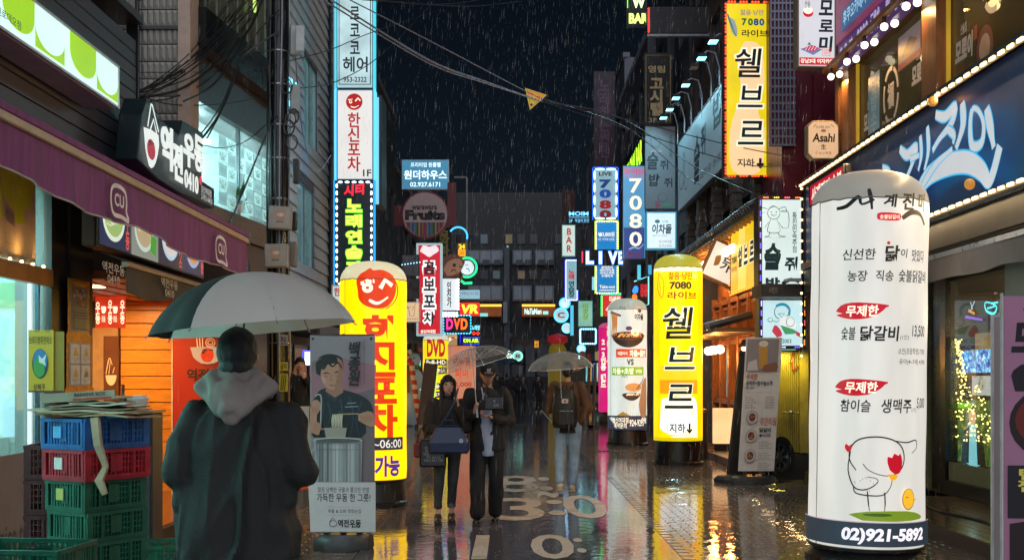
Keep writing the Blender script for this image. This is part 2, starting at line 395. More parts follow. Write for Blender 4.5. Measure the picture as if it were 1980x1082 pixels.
# ---------------------------------------------------------------- the setting
def wetmat(name, c1, c2, rmin, rmax, bump, bs, brick=None, spec=1.0):
    m = bpy.data.materials.new(name); m.use_nodes = True; nt = m.node_tree; N = nt.nodes; L = nt.links; b = N['Principled BSDF']
    tc = N.new('ShaderNodeNewGeometry')
    n1 = N.new('ShaderNodeTexNoise'); n1.inputs['Scale'].default_value = .9; n1.inputs['Detail'].default_value = 6; n1.inputs['Roughness'].default_value = .65
    n2 = N.new('ShaderNodeTexNoise'); n2.inputs['Scale'].default_value = 60; n2.inputs['Detail'].default_value = 4
    n3 = N.new('ShaderNodeTexNoise'); n3.inputs['Scale'].default_value = bs; n3.inputs['Detail'].default_value = 3
    for n in (n1, n2, n3): L.new(tc.outputs['Position'], n.inputs['Vector'])
    mx = N.new('ShaderNodeMix'); mx.data_type = 'RGBA'; mx.inputs[6].default_value = (*lin(c1), 1); mx.inputs[7].default_value = (*lin(c2), 1)
    L.new(n2.outputs[0], mx.inputs[0]); L.new(mx.outputs[2], b.inputs['Base Color'])
    r = N.new('ShaderNodeMapRange'); r.inputs[1].default_value = .35; r.inputs[2].default_value = .65; r.inputs[3].default_value = rmin; r.inputs[4].default_value = rmax
    L.new(n1.outputs[0], r.inputs[0]); L.new(r.outputs[0], b.inputs['Roughness'])
    b.inputs['IOR'].default_value = 2.5; b.inputs['Specular IOR Level'].default_value = spec
    b1 = N.new('ShaderNodeBump'); b1.inputs['Strength'].default_value = bump; b1.inputs['Distance'].default_value = .012
    L.new(n3.outputs[0], b1.inputs['Height'])
    b2 = N.new('ShaderNodeBump'); b2.inputs['Strength'].default_value = bump*.35; b2.inputs['Distance'].default_value = .0012
    L.new(n2.outputs[0], b2.inputs['Height']); L.new(b1.outputs[0], b2.inputs['Normal']); last = b2
    if brick:
        mp = N.new('ShaderNodeMapping'); mp.inputs['Scale'].default_value = (1, 1, 1); L.new(tc.outputs['Position'], mp.inputs[0])
        br = N.new('ShaderNodeTexBrick'); br.inputs['Scale'].default_value = 1; br.inputs['Brick Width'].default_value = brick[0]; br.inputs['Row Height'].default_value = brick[1]
        br.inputs['Mortar Size'].default_value = .004; br.inputs['Color1'].default_value = (1, 1, 1, 1); br.inputs['Color2'].default_value = (.85, .85, .85, 1); br.inputs['Mortar'].default_value = (0, 0, 0, 1)
        L.new(mp.outputs[0], br.inputs['Vector'])
        b3 = N.new('ShaderNodeBump'); b3.inputs['Strength'].default_value = .3; b3.inputs['Distance'].default_value = .002
        L.new(br.outputs[0], b3.inputs['Height']); L.new(b2.outputs[0], b3.inputs['Normal']); last = b3
    L.new(last.outputs[0], b.inputs['Normal']); return m
WET_LANE = wetmat('wet_asphalt', '#454349', '#5a575f', .025, .12, .16, 7)
WET_PAVE = wetmat('wet_paving', '#4e4943', '#6a625a', .025, .11, .16, 9, (.2, .1))
WET_STONE = wetmat('wet_stone', '#4e4943', '#6a625a', .025, .11, .16, 9)
PAINT = wetmat('road_paint', '#b5aa9e', '#cdc2b4', .2, .4, .35, 20, spec=.4); PAINT.node_tree.nodes['Principled BSDF'].inputs['IOR'].default_value = 1.4
O('ground', MB().box(-150, 150, -20, 300, -.6, -.02), WET_PAVE, kind='structure')
O('lane', MB().box(-1.4, 1.5, -6, 120, -.0195, 0), WET_LANE, kind='structure')
O('pavement', MB().box(-12, -1.404, 18.2, 120, -.0195, 0).box(1.504, 12, 18.2, 120, -.0195, 0), WET_PAVE, kind='structure')
# stone pavers: the nearest 300 as parts of the near paving, the rest of the field joined
pave = O('paving_bed', MB().box(-6, -1.404, -4, 18.196, -.0195, -.0042).box(1.504, 6, -4, 18.196, -.0195, -.0042), WET_STONE, kind='structure')
def paver_mb(mb, x, y, l, w, r):
    g = .0025; x0 = x+g; x1 = x+l-g; y0 = y+g; y1 = y+w-g; b = .0035; dz = [r.uniform(-.0006, .0006) for _ in range(4)]
    mb.add([(x0, y0, -.0041), (x1, y0, -.0041), (x1, y1, -.0041), (x0, y1, -.0041),
            (x0, y0, -.002), (x1, y0, -.002), (x1, y1, -.002), (x0, y1, -.002),
            (x0+b, y0+b, dz[0]), (x1-b, y0+b, dz[1]), (x1-b, y1-b, dz[2]), (x0+b, y1-b, dz[3])],
           [(0,1,5,4),(1,2,6,5),(2,3,7,6),(3,0,4,7),(4,5,9,8),(5,6,10,9),(6,7,11,10),(7,4,8,11),(8,9,10,11)])
pm = []
for k in range(6):
    q = MB(); paver_mb(q, 0, 0, .2, .1, R); e = q.mesh('paver'); e.materials.append(WET_STONE); pm.append(e)
field = MB(); cells = []
y = 7.0; row = 0
while y < 18.1:
    for xa, xb in ((-6, -1.404), (1.504, 6)):
        x = xa+(.1 if row % 2 else 0)
        while x+.2 <= xb: cells.append((x, y)); x += .2
    y += .1; row += 1
vis = [(x, y) for x, y in cells if y > 9.95 and abs(x) < .45*y and ((-2.0 < x) if x < 0 else x < 3.1)]
vis.sort(key=lambda c: c[1]); near = set(vis[:300])
for c in cells:
    if c in near: inst(R.choice(pm), 'paver', pave, (c[0], c[1], 0))
    else: paver_mb(field, c[0], c[1], .2, .1, R)
f = O('paver_field', field, WET_STONE, pave); f['kind'] = 'stuff'
# painted road marking read from this end: 8: / 3:0 / 0, cut by the lane edge
mk = MB()
def gl(s, px0, py0, px1, py1, rot=0):
    y0 = GY(py1); y1 = GY(py0); ym = GY((py0+py1)/2); x0 = XY(px0, ym); x1 = XY(px1, ym)
    me = tmesh(s, bold=.012)
    vs = [v.co for v in me.vertices]; a0 = min(v.x for v in vs); a1 = max(v.x for v in vs); b0 = min(v.y for v in vs); b1 = max(v.y for v in vs)
    mk.add([(x0+(v.x-a0)/(a1-a0)*(x1-x0), y0+(v.y-b0)/(b1-b0)*(y1-y0), .004) for v in vs], [tuple(p.vertices) for p in me.polygons])
gl('8', 955, 919, 1040, 951); gl('3', 958, 962, 1052, 1006); gl('0', 1090, 957, 1172, 1002); gl('0', 1026, 1033, 1110, 1080)
gl(':', 1042, 922, 1066, 948); gl(':', 1058, 966, 1092, 996); gl('1', 916, 1034, 944, 1081); gl('~', 1040, 948, 1080, 962); gl(':', 1112, 1040, 1130, 1068)
for a, b_, c_, d in ((-1.36, -1.27, 30, 60), (1.37, 1.46, 30, 60)): mk.box(a, b_, c_, d, .0005, .004)
O('road_marking', mk, PAINT, kind='structure')
O('lane_joint', MB().box(1.4995, 1.5045, 6, 40, -.01, .0012).box(-1.4045, -1.3995, 6, 40, -.01, .0012), BLACK, kind='structure')
for px, Y in ((1210, 24.5),):
    t = thing('manhole_cover', 'long dark slotted drain grating in the wet paving before the noodle pillar', 'drain', (XY(px, Y), Y, .001))
    O('grating_frame', MB().box(-.62, .62, -.18, .18, 0, .004), BLACK, t)
    for i in range(14): O('slat', MB().box(-.58+i*.085, -.54+i*.085, -.15, .15, .0045, .012), DARK, t)

# ---------------------------------------------------------------- buildings
def facade(t, W, z0, z1, holes, m, thick=.25, d0=0.):
    """wall in local x (0..W), z, front at y=d0, with rectangular openings (x0,x1,z0,z1)"""
    xs = sorted({0, W, *[h[0] for h in holes], *[h[1] for h in holes]}); zs = sorted({z0, z1, *[h[2] for h in holes], *[h[3] for h in holes]})
    mb = MB()
    for i in range(len(xs)-1):
        j0 = None
        for j in range(len(zs)-1):
            cx = (xs[i]+xs[i+1])/2; cz = (zs[j]+zs[j+1])/2
            inn = any(h[0] < cx < h[1] and h[2] < cz < h[3] for h in holes)
            if not inn and j0 is None: j0 = zs[j]
            if inn and j0 is not None: mb.box(xs[i], xs[i+1], d0, d0+thick, j0, zs[j]); j0 = None
        if j0 is not None: mb.box(xs[i], xs[i+1], d0, d0+thick, j0, z1)
    return O('wall', mb, m, t)
def window(t, x0, x1, z0, z1, fm, gm, d=.06, bars=1, hb=0, back=None, fw=.04):
    f = MB().box(x0, x1, d, d+.06, z0, z0+fw).box(x0, x1, d, d+.06, z1-fw, z1).box(x0, x0+fw, d, d+.06, z0+fw, z1-fw).box(x1-fw, x1, d, d+.06, z0+fw, z1-fw)
    for k in range(bars):
        xx = x0+(x1-x0)*(k+1)/(bars+1); f.box(xx-.018, xx+.018, d+.004, d+.056, z0+fw, z1-fw)
    for k in range(hb):
        zz = z0+(z1-z0)*(k+1)/(hb+1); f.box(x0+fw, x1-fw, d+.006, d+.054, zz-.015, zz+.015)
    w = O('window', f, fm, t)
    O('pane', MB().box(x0+fw, x1-fw, d+.028, d+.034, z0+fw, z1-fw), gm, w)
    if back: O('blind', MB().box(x0+fw, x1-fw, d+.12, d+.13, z0+fw, z1-fw), back, w)
    return w
DG = mat('#0d1218', .12, spec=.9, var=.1)
def block(name, label, side, X, Y0, Y1, z1, col, rows=(), ncol=3, depth=6, z0=0, wh=1.2, back=None, front=None, trim=None, ww=.62, fm=None):
    """building on one side of the lane; street wall and the wall that faces the camera are built with openings"""
    rz = pi/2 if side < 0 else -pi/2; L = Y1-Y0
    t = thing(name, label, 'building', (X, Y0 if side < 0 else Y1, 0), rz)
    m = mat(col, .45, var=.25, scale=1.5, bump=.25, bscale=25); cw = L/ncol; hs = []
    for z in rows:
        for k in range(ncol): hs.append((k*cw+cw*(1-ww)/2, k*cw+cw*(1+ww)/2, z, z+wh))
    facade(t, L, z0, z1, hs, m)
    for i, h in enumerate(hs): window(t, *h, fm or DARK, DG, bars=1, back=(back if back and (i*7+3) % 3 == 0 else None))
    e = MB()
    a, b = (.001, depth) if 1 else 0
    yy = 0 if side < 0 else L
    # camera-facing end wall, far end wall and roof
    e.box(0 if side < 0 else L-.25, .25 if side < 0 else L, .251, depth, z0, z1-.002); e.box(L-.25 if side < 0 else 0, L if side < 0 else .25, .251, depth, z0, z1-.002)
    e.box(.251, L-.251, .251, depth, z1-.25, z1-.004); O('end_wall', e, m, t)
    O('parapet', MB().box(-.06, L+.06, -.06, .2, z1, z1+.18), trim or mat('#55585c', .4, var=.2), t)
    if not z0:
        O('floor_band', MB().box(-.02, L+.02, -.05, -.001, 2.9, 3.05), trim or mat('#55585c', .4, var=.2), t)
        nk = max(2, int(L/2.6)); sw = L/nk
        for k in range(nk):
            cc_ = [('#ffb45a', .9), ('#8fe0f0', .8), ('#ffe0b0', 1.1), ('#ff7a4a', .7), ('#a8f0d8', .8), ('#6a9aff', .9)][(k*5+int(Y0)) % 6]; x0 = k*sw+.25; x1 = (k+1)*sw-.25
            f_ = O('shop_window', MB().box(x0, x1, -.06, -.001, .45, .52).box(x0, x1, -.06, -.001, 2.3, 2.38).box(x0, x0+.07, -.06, -.001, .52, 2.3).box(x1-.07, x1, -.06, -.001, .52, 2.3).box((x0+x1)/2-.03, (x0+x1)/2+.03, -.055, -.001, .52, 2.3), DARK, t)
            O('pane', MB().box(x0+.07, x1-.07, -.03, -.012, .52, 2.3), mat(cc_[0], .2, emit=cc_[1], var=.6, scale=2.2), f_)
            O('shop_fascia', MB().box(x0-.1, x1+.1, -.12, -.001, 2.42, 2.85), mat(['#7a2a2a', '#1d3a5c', '#c8b070', '#2a5a4a'][(k+int(Y0)) % 4], .4, emit=.35 if k % 2 else .1), t)
    return t
# --- convenience store on the left
cs = thing('convenience_store', 'charcoal panelled convenience store with bright glass front under a purple awning', 'building', (-3.9, -3, 0), pi/2)
PAN = mat('#35343a', .42, var=.3, scale=3, bump=.3, bscale=30, stretch=(1, 1, 5)); L1 = 14.8
O('wall', MB().box(0, L1-.001, .06, .3, 3.42, 5.08).box(12.84, 13.66, .03, .4, 0, 3.41).box(0, 6, 0, .3, 0, 3.41), mat('#2c2a2c', .45, var=.25, scale=4, bump=.2), cs)
O('end_wall', MB().box(14.54, L1, .301, 5.5, 2.9, 5.08).box(0, L1, .3, 5.5, 5.081, 5.25), PAN, cs)
zz = 3.42; k = 0
while zz < 5.0:
    O('panel', MB().box(0, L1, .0, .058, zz+.006, zz+.135), PAN, cs, bev=.004); zz += .1385; k += 1
O('roof_edge', MB().box(-.1, L1+.03, -.07, .3, 5.251, 5.33), mat('#3d3c3e', .35, var=.2), cs)
O('corner_trim', MB().box(L1+.001, L1+.04, -.02, .1, 2.9, 5.25), BLACK, cs)
O('post', MB().box(12.64, 12.835, .0, .1, 0, 3.41), BLACK, cs); O('post', MB().box(13.05, 13.07, .0, .029, 0, 3.41), BLACK, cs)
# shop interior
TEAL = mat('#9fc9c6', .6, var=.1)
O('interior_wall', MB().box(6.1, 13.55, 3.9, 4.0, 0, 3.3).box(13.45, 13.55, .42, 3.9, 0, 3.3).box(6, 6.1, .4, 3.9, 0, 3.3), TEAL, cs)
O('floor', MB().box(6.1, 13.4, .12, 3.9, .0, .06), mat('#b8bcb8', .3), cs); O('ceiling', MB().box(6.1, 13.44, .31, 3.9, 3.31, 3.4), mat('#c9cfcd', .6), cs)
O('green_band', MB().box(13.42, 13.445, .43, 3.8, 2.24, 2.46), mat('#5fb84e', .5, emit=.35), cs)
for i in range(4):
    for j in range(2): O('ceiling_lamp', MB().box(7+i*1.7, 8.1+i*1.7, 1.0+j*1.6, 1.2+j*1.6, 3.28, 3.309), neon('#eafcff', 5), cs)
light('shop_light', cs, (10, 2, 3.2), 5, 260, '#e6fffa', (0, 0, 0), 2.2)
light('shop_light', cs, (12.6, 1.0, 3.2), 1.2, 30, '#e6fffa', (0, 0, 0), .8); point('shop_light', cs, (12.3, 1.4, 2.6), 18, '#e8fffa'); point('shop_light', cs, (8, 1.6, 2.6), 60, '#d8fff2'); point('shop_light', cs, (7.6, .7, 2.5), 150, '#bcffec', .1); point('shop_light', cs, (10.2, .6, 2.7), 60, '#c8ffe8', .1)  # strongest point, near the glass, is added for a teal rim on the man
for i in range(4):
    s = O('shelf', MB().box(7+i*1.5, 8.2+i*1.5, 1.6, 2.1, .06, 1.5), mat('#c9c5bd', .5), cs)
for i in range(26):
    O('carton', MB().cbox((12.2+R.random()*1.1, 1.3+R.random()*2, .3+.22*(i % 6)), (.16, .12, .18)), mat(R.choice(['#c94f3a', '#e8c33c', '#3f8a4a', '#d8d4c8', '#3c6aa8', '#c98c5a']), .5), cs)
O('counter', MB().box(12.5, 13.4, .7, 1.2, .06, 1.05), mat('#c9b79c', .4), cs)
O('screen', MB().box(13.38, 13.41, .5, .75, 1.05, 1.38), neon('#c5d6e8', .9), cs)
g = MB().box(6.02, 12.6, .05, .062, 0, 3.4); O('glass_front', g, glass('#cfe9ea', .02, .10), cs)
O('mullion', MB().box(12.27, 12.30, .02, .049, 0, 2.36), neon('#e8f4ff', .7), cs); O('mullion', MB().box(12.42, 12.45, .02, .049, 0, 2.36), mat('#39566c', .3, metal=.5), cs)  # first mullion glows to give the bright white strip at the glass
for y_, z_, r_ in ((.62, 2.15, .035), (1.0, 1.98, .03), (.5, 1.95, .02), (.85, 2.6, .04)): O('glow_spot', MB().ell((13.42, y_, z_), r_, 10, 6), neon('#fff4e0', 3), cs)  # small glowing balls added to imitate the reflected light spots
O('poster', MB().box(13.42, 13.445, .62, .95, 1.0, 1.6), mat('#d8dcd8', .5), cs); O('poster', MB().box(13.425, 13.447, .98, 1.25, 1.1, 1.55), mat('#c8a05a', .5), cs); O('door_frame', MB().box(13.38, 13.44, 1.35, 1.42, 0, 2.2), STEEL, cs)
O('frosted_film', MB().box(11.7, 12.6, .040, .046, .1, .99), mat('#8d7f78', .5, var=.12), cs)
O('transom_film', MB().box(10.8, 12.4, .036, .044, 2.52, 3.3), mat('#8c8880', .55, var=.15), cs)
O('light_bar', MB().box(10.8, 12.6, -.03, .034, 2.36, 2.5), mat('#b57a3c', .4, var=.2), cs)
bulbs(cs, [(11.0+i*.21, -.0, 2.515) for i in range(8)], MB().ell((0, 0, 0), .014, 6, 4), neon('#ffd58a', 9), 'bulb', True)
for i in (1, 3, 5, 7): light('bar_light', cs, (11.0+i*.21, -.05, 2.56), .05, 1.1, '#ffb45a', (pi, 0, 0))
bd = Board(cs, lambda u, v: (10.8+u/100*1.6, 3.3-v/100*.78), .034)
bd.c(78, 18, 19, mat('#8fa01e', .5), 32, 'balloon'); bd.f([(74, 46), (84, 46), (88, 60), (76, 62)], mat('#8fa01e', .5)); bd.t('only for\nyou', (66, 2, 90, 36), mat('#a9b24e', .5), name='lettering')
bd.f([(52, 62), (52, 36), (55, 22), (55, 8), (58, 8), (58, 22), (61, 36), (61, 62)], mat('#8fa01e', .5), 'drawing')
for q in ([(52, 62), (52, 36), (55, 22), (55, 8), (58, 8), (58, 22), (61, 36), (61, 62), (52, 62)], [(64, 84), (64, 56), (74, 60), (76, 84), (64, 84)], [(36, 52), (40, 46), (48, 74), (44, 80), (36, 52)], circ(30, 74, 9, 12)): bd.l([q], .006, ink('#56514b'), k=1)
bd.f([(65, 50), (74, 54), (74, 66), (65, 62)], ink('#5d5a60'))
bd = Board(cs, lambda u, v: (11.7+u/100*.9, .99-v/100*.89), .038)
bd.t('nice to CU', (6, 60, 96, 84), ink('#4a4038'), bold=.01); bd.f([(60, 100), (74, 82), (90, 100)], mat('#8c3f33', .4)); bd.l([circ(55, 30, 8, 10), circ(62, 44, 5, 7)], .006, ink('#4a4038'))
# main lightbox
t, b = wpanel('shop_sign', 'long white light box with lime green rounded shapes on charcoal panelled wall', 'sign', -900, 229, 4.03, 4.42, -3.58, .3, lit('#cfeee8', .95, .06), FRAME)
LIME = lit('#93c400', .95, .05); WL = lit('#e4ecea', 1.0, .05)
Ltot = WY(229, -3.58)-WY(-900, -3.58)
def U(px): return (WY(px, -3.58)-WY(-900, -3.58))/Ltot*100
for a, c_, kind in ((3, 66, 0), (67, 124, 1), (134, 185, 0), (186, 227, 1), (-90, -40, 1), (-170, -95, 0)):
    u0, u1 = U(a), U(c_); um = (u0+u1)/2; hw = (u1-u0)/2
    arc = [(um+hw*cos(pi+pi*i/16), 42+40*(-sin(pi+pi*i/16))) for i in range(17)]
    if kind == 0: b.f([(u0, 4)]+arc+[(u1, 4)], LIME, 'green_shape')
    else:
        b.f([(u0, 42), (u0, 88), (u1, 88), (u1, 42)]+arc[::-1][1:-1], LIME, 'green_shape')
b.t('이유성신로데오점', (U(-40), 62, U(39), 78), ink('#2b4a7c'), bold=.01)
# --- purple awning
aw = thing('awning', 'long purple fabric awning with white piping and speech bubble emblems', 'awning', (-3.0, 6.2, 3.13), pi/2)
PUR = mat('#7c3b71', .7, var=.32, scale=5, bump=.3, bscale=200, stretch=(2.5, 2.5, .35))
La = 12.82-6.2; n = 110; vs = []; fs = []
def wv(u, k): return .018*k*sin(u*9.5)+.012*k*sin(u*4.1+1)+.006*k*sin(u*23)
def hem(u): return -.31-.13*(u/La)+.028*sin(u*2.4+.5)
for i in range(n+1):
    u = -3+(La+3)*i/n
    for j in range(7): k = j/6; vs.append((u, -wv(u, k)-.01, -.03+k*(hem(u)+.03)))
for i in range(n):
    for j in range(6): a = i*7+j; fs.append((a, a+7, a+8, a+1))
O('valance', MB().add(vs, fs), PUR, aw, smooth=True)
O('piping', MB().tube([(vs[i*7+6][0], vs[i*7+6][1]-.002, vs[i*7+6][2]) for i in range(n+1)], .007, 5), mat('#b9a7a0', .6), aw)
O('canopy', MB().add([(-3, -.01, .06), (La, -.01, .06), (La, .88, .5), (-3, .88, .5), (-3, -.01, .03), (La, -.01, .03), (La, .88, .47), (-3, .88, .47)], [(0,1,2,3),(7,6,5,4),(0,4,5,1),(1,5,6,2),(3,7,4,0)]), PUR, aw)
O('front_bar', MB().box(-3, La+.01, -.035, .03, -.03, .028), mat('#b89a76', .4, var=.2), aw, bev=.008)
O('front_roll', MB().box(-3, La+.02, -.03, .04, .030, .085), PUR, aw, bev=.01)
O('end_cap', MB().box(La+.011, La+.04, -.04, .05, -.04, .1), STEEL, aw)
for px in (216, 417):
    u = WY(px, -3.0)-6.2; hh = .135 if px < 300 else .15; hx = .27 if px < 300 else .32
    b = Board(aw, lambda x, z, u=u, hh=hh, hx=hx: (u+x*hx, -.19-(u/La)*.06+z*hh), -.055)
    ww = mat('#efe6e6', .5)
    b.l([[(-.42, -.85), (-.62, -.3), (-.6, .4), (-.35, .72), (.1, .78), (.5, .6), (.62, .1), (.6, -.5), (.8, -.95), (.2, -.85), (-.42, -.85)]], .032, ww, 'emblem', 3, False)
    b.t('CU', (-.36, .36, .4, -.36), ww, bold=.03)
# --- udon shop: alcove with wooden wall
us = thing('udon_shop', 'open front noodle shop alcove with orange plank wall and wooden deck', 'building', (-3.3, 10.7, 0), 0)
ORW = wood('#c98c30', .72, .35, (1.2, 8, 8), .25); ORC = wood('#b5622a', .7, .4, (8, 1, 8), .2)
O('ceiling', MB().box(-2.4, -.05, 0, 3.5, 2.52, 2.6), ORC, us)
for i in range(9): O('ceiling_groove', MB().box(-2.3+i*.25, -2.292+i*.25, .05, 3.3, 2.512, 2.519), BLACK, us)
O('side_wall', MB().box(-2.5, -2.41, 0, 3.5, 0, 2.6), mat('#6b4326', .5), us)
O('back_wall', MB().box(-2.6, 2.0-2.1, 3.36, 3.5, 0, 3.3), mat('#3a2a1c', .6), us)
zz = .15
while zz < 2.5:
    O('plank', MB().box(-1.52, -.06, 3.31, 3.355, zz+.004, zz+.158), ORW, us, bev=.004); zz += .162
O('door', MB().box(-2.06, -1.72, 3.28, 3.34, .16, 2.1).box(-2.06, -1.55, 3.30, 3.35, 2.1, 2.2), mat('#9a8468', .45), us)
dr = O('door', MB().box(-1.715, -1.53, 3.27, 3.34, .16, 2.1), mat('#57351f', .4), us)
b = Board(us, lambda x, z: (-1.62+x*.07, 1.62+z*.14), 3.262)
b.f(circ(0, 0, .95, .9, 12, pi, 2*pi), ink('#d8d0c8'), 'emblem'); b.l([[(-.9, .1), (-.3, 1.5), (.2, .9)], [(-.4, .1), (-.1, 1.3)], [(.3, .2), (.6, .7)]], .012, ink('#d8d0c8'))
dk = O('deck', MB().box(-2.4, .0, .0, 3.3, .0, .165), mat('#191410', .5), us)
for i in range(26): O('deck_board', MB().box(-2.38, .012, .0+i*.127, .121+i*.127, .166, .2), mat('#6b4a33', .22, var=.35, scale=9, bump=.3, coat=.5), us)
for x, y in ((-1.35, 2.4), (-2.05, 1.2), (-.9, .8)):
    O('downlight', MB().lathe([(.09, 2.505), (.075, 2.50), (.0, 2.50)], 16, (x, y, 0)), neon('#ffe2b8', 6), us)
    light('downlight', us, (x, y, 2.48), .18, 46, '#ffb868')
# menu light box above and black awning
t, b = wpanel('menu_light_box', 'long lit menu board with photographs of noodle bowls under the purple awning', 'sign', 188, 392, 2.72, 3.26, -3.55, .14, lit('#5c5a60', .5), BLACK)
for i, (bg, bowl, fill, rim) in enumerate((('#3a4560', '#c9cfb8', '#a8c878', '#e6efdc'), ('#a9b0a0', '#8ea79c', '#c9b48a', '#cfe0d6'), ('#4b3f44', '#5d7fa8', '#e8ddd8', '#bcd3e8'), ('#39405e', '#4f5f8c', '#d89a5a', '#9fb0d8'))):
    u = 1+i*24.7; b.r(u, 3, u+24, 97, lit(bg, .55), 'photo_print'); b.c(u+11, 45, 8.6, lit(rim, .8), 40, 'photo_print'); b.c(u+11, 43, 7.4, lit(fill, .75), 34, 'photo_print')
    for q in range(6): b.l([[(u+5+R.random()*3, 30+R.random()*30), (u+9+R.random()*3, 20+R.random()*40), (u+15, 25+R.random()*30)]], .012, lit('#e8e0c4', .8), 'photo_print')
    if i != 1: b.t('우\n동' if i != 2 else '돈\n까\n스', (u+20, 30, u+23, 92), lit('#e05a48', .9), bold=.03)
    else: b.f([(u+17, 50), (u+22, 55), (u+21, 88), (u+16, 80)], lit('#5cae38', .7), 'photo_print')
ba = thing('awning', 'worn black fabric awning with white lettering over the orange plank alcove', 'awning', (-3.3, 9.7, 2.56), pi/2)
BA = mat('#272320', .6, var=.45, scale=5, bump=.4, bscale=60, stretch=(6, 1, 1)); Lb = 5.2; vs = []; n = 60
for i in range(n+1):
    u = Lb*i/n
    for j in range(4): k = j/3; vs.append((u, -.02*k*sin(u*8)-.01, -.02-k*(.22+.03*sin(u*3))))
O('valance', MB().add(vs, [(i*4+j, i*4+j+4, i*4+j+5, i*4+j+1) for i in range(n) for j in range(3)]), BA, ba, smooth=True)
O('front_bar', MB().box(0, Lb, -.03, .03, -.02, .02), mat('#8c7c6c', .4, metal=.4), ba)
O('canopy', MB().add([(0, .0, .02), (Lb, .0, .02), (Lb, .25, .12), (0, .25, .12)], [(0, 1, 2, 3)]), BA, ba)
for u in (WY(208, -3.3)-9.7, WY(318, -3.3)-9.7):
    b = Board(ba, lambda x, z, u=u: (u+x*.26, -.12+z*.085), -.05); b.t('역전우동\n0410', (-1, 1, 1, -1), ink('#b8b0a8'), bold=.02)
# channel-letter noodle sign
t = thing('shop_sign', 'black box sign with white noodle bowl and hangul channel letters above purple awning', 'sign', (-3.55, 11.0, 3.66), radians(90)); 
NV = mat('#0c2226', .4, var=.2); WG = lit('#d3dad6', 1.0, .05)
O('backing', MB().prism([(-.22, .0), (.4, -.08), (1.2, -.1), (2.0, -.06), (2.08, .74), (1.25, .70), (1.12, .52), (.42, .54), (.28, .66), (.05, .64), (-.1, .45)], 0, .22), NV, t, bev=.01)
b = Board(t, lambda x, z: (x, z), -.02)
b.f([(-.10, .33), (.36, .35), (.33, .14), (.20, .0), (.06, -.01), (-.05, .14)], WG, 'emblem', 2)
b.c(.13, .16, .13, lit('#b03040', .8), .10, 'emblem'); b.t('麵', (.04, .25, .22, .07), ink('#15202c'), bold=.02)
b.l([[(.02, .36), (.12, .60), (.16, .60), (.36, .38)], [(.10, .35), (.2, .47), (.3, .35)]], .03, WG, 'emblem', 1, False)
for ch, x0, z0, x1, z1 in (('역', .42, .50, .80, .06), ('전', .83, .40, 1.16, .0), ('우', 1.20, .58, 1.60, .22), ('동', 1.62, .64, 1.96, .24)): b.t(ch, (x0, z0, x1, z1), WG, bold=.035, ext=.03, name='channel_letter')
b.t('0410', (1.24, .18, 1.78, -.02), WG, bold=.03, ext=.02); b.c(1.88, .16, .06, lit('#c8283c', 1), .05)
t2, b = wpanel('phone_number_sign', 'small black rectangular sign with white phone number beside the noodle sign', 'sign', 384, 412, 3.62, 3.86, -3.6, .2, ink('#0e1012'), BLACK)
b.t('성신여대점\n02-921-0410', (8, 16, 92, 84), lit('#c8ccd0', .7), bold=.01)
t2, b = wpanel('window_banner', 'narrow blue and white banner strip just above the purple awning', 'banner', 262, 398, 3.29, 3.56, -3.75, .05, mat('#56708c', .4, emit=.15), FRAME)
b.r(0, 0, 40, 100, lit('#8fb4bc', .5)); b.t('우동\n전문', (54, 12, 64, 88), lit('#d8a8a8', .5)); b.l([[(46, 85), (52, 12), (53, 80)], [(80, 85), (86, 12), (87, 80)]], .03, lit('#c0404a', .6)); b.t('소바\n돈까스', (90, 10, 98, 90), lit('#d8b0b0', .5))
# --- pale relief-tiled building whose end wall faces the street entrance
tb = thing('tiled_building', 'grey building end wall clad in pointed relief tiles behind the charcoal store', 'building', (-5.2, 14.0, 0), 0)
O('wall', MB().box(-1.5, 1.1, .06, .3, 2.9, 9), mat('#4b4a46', .6), tb); O('column', MB().box(1.101, 1.25, -.04, .35, 2.9, 9), mat('#a58f7e', .55, var=.15), tb)
TL = mat('#8b8880', .5, var=.2, scale=9)
q = MB(); w, h, d = .070, .20, .03
q.add([(-w/2, 0, 0), (w/2, 0, 0), (w/2, 0, h), (-w/2, 0, h), (0, -d, .055), (0, -d, h-.055)], [(0, 1, 4), (1, 2, 5, 4), (2, 3, 5), (3, 0, 4, 5)])
q.box(-w/2, w/2, .0005, .05, 0, h); te = q.mesh('tile'); te.materials.append(TL)
for i in range(15):
    for j in range(19): inst(te, 'tile', tb, (1.055-i*.0755, 0, 4.2+j*.213))
O('band', MB().box(-1.5, 1.1, -.045, -.005, 5.86, 5.90), BLACK, tb); O('downpipe', MB().cone((.62, -.09, 4), (.62, -.09, 9), .028, n=8), BLACK, tb)
for z in (4.6, 5.2, 5.75, 6.5): O('pipe_bracket', MB().ell((.62, -.12, z), .03, 8, 5), GREY, tb)
t = thing('shop_bracket', 'dark metal eave corner over the top of the charcoal panelled wall', 'roof eave', (-3.9, 9.6, 5.42), 0)
O('eave', MB().add([(-1.2, 0, .3), (0.12, 0, .0), (0.12, 2.0, .0), (-1.2, 2.0, .3), (-1.2, 0, .38), (0.12, 0, .1), (.12, 2, .1), (-1.2, 2, .38)], [(3,2,1,0),(4,5,6,7),(0,1,5,4),(1,2,6,5),(2,3,7,6),(3,0,4,7)]), mat('#4a3f33', .35, metal=.3, var=.3), t)
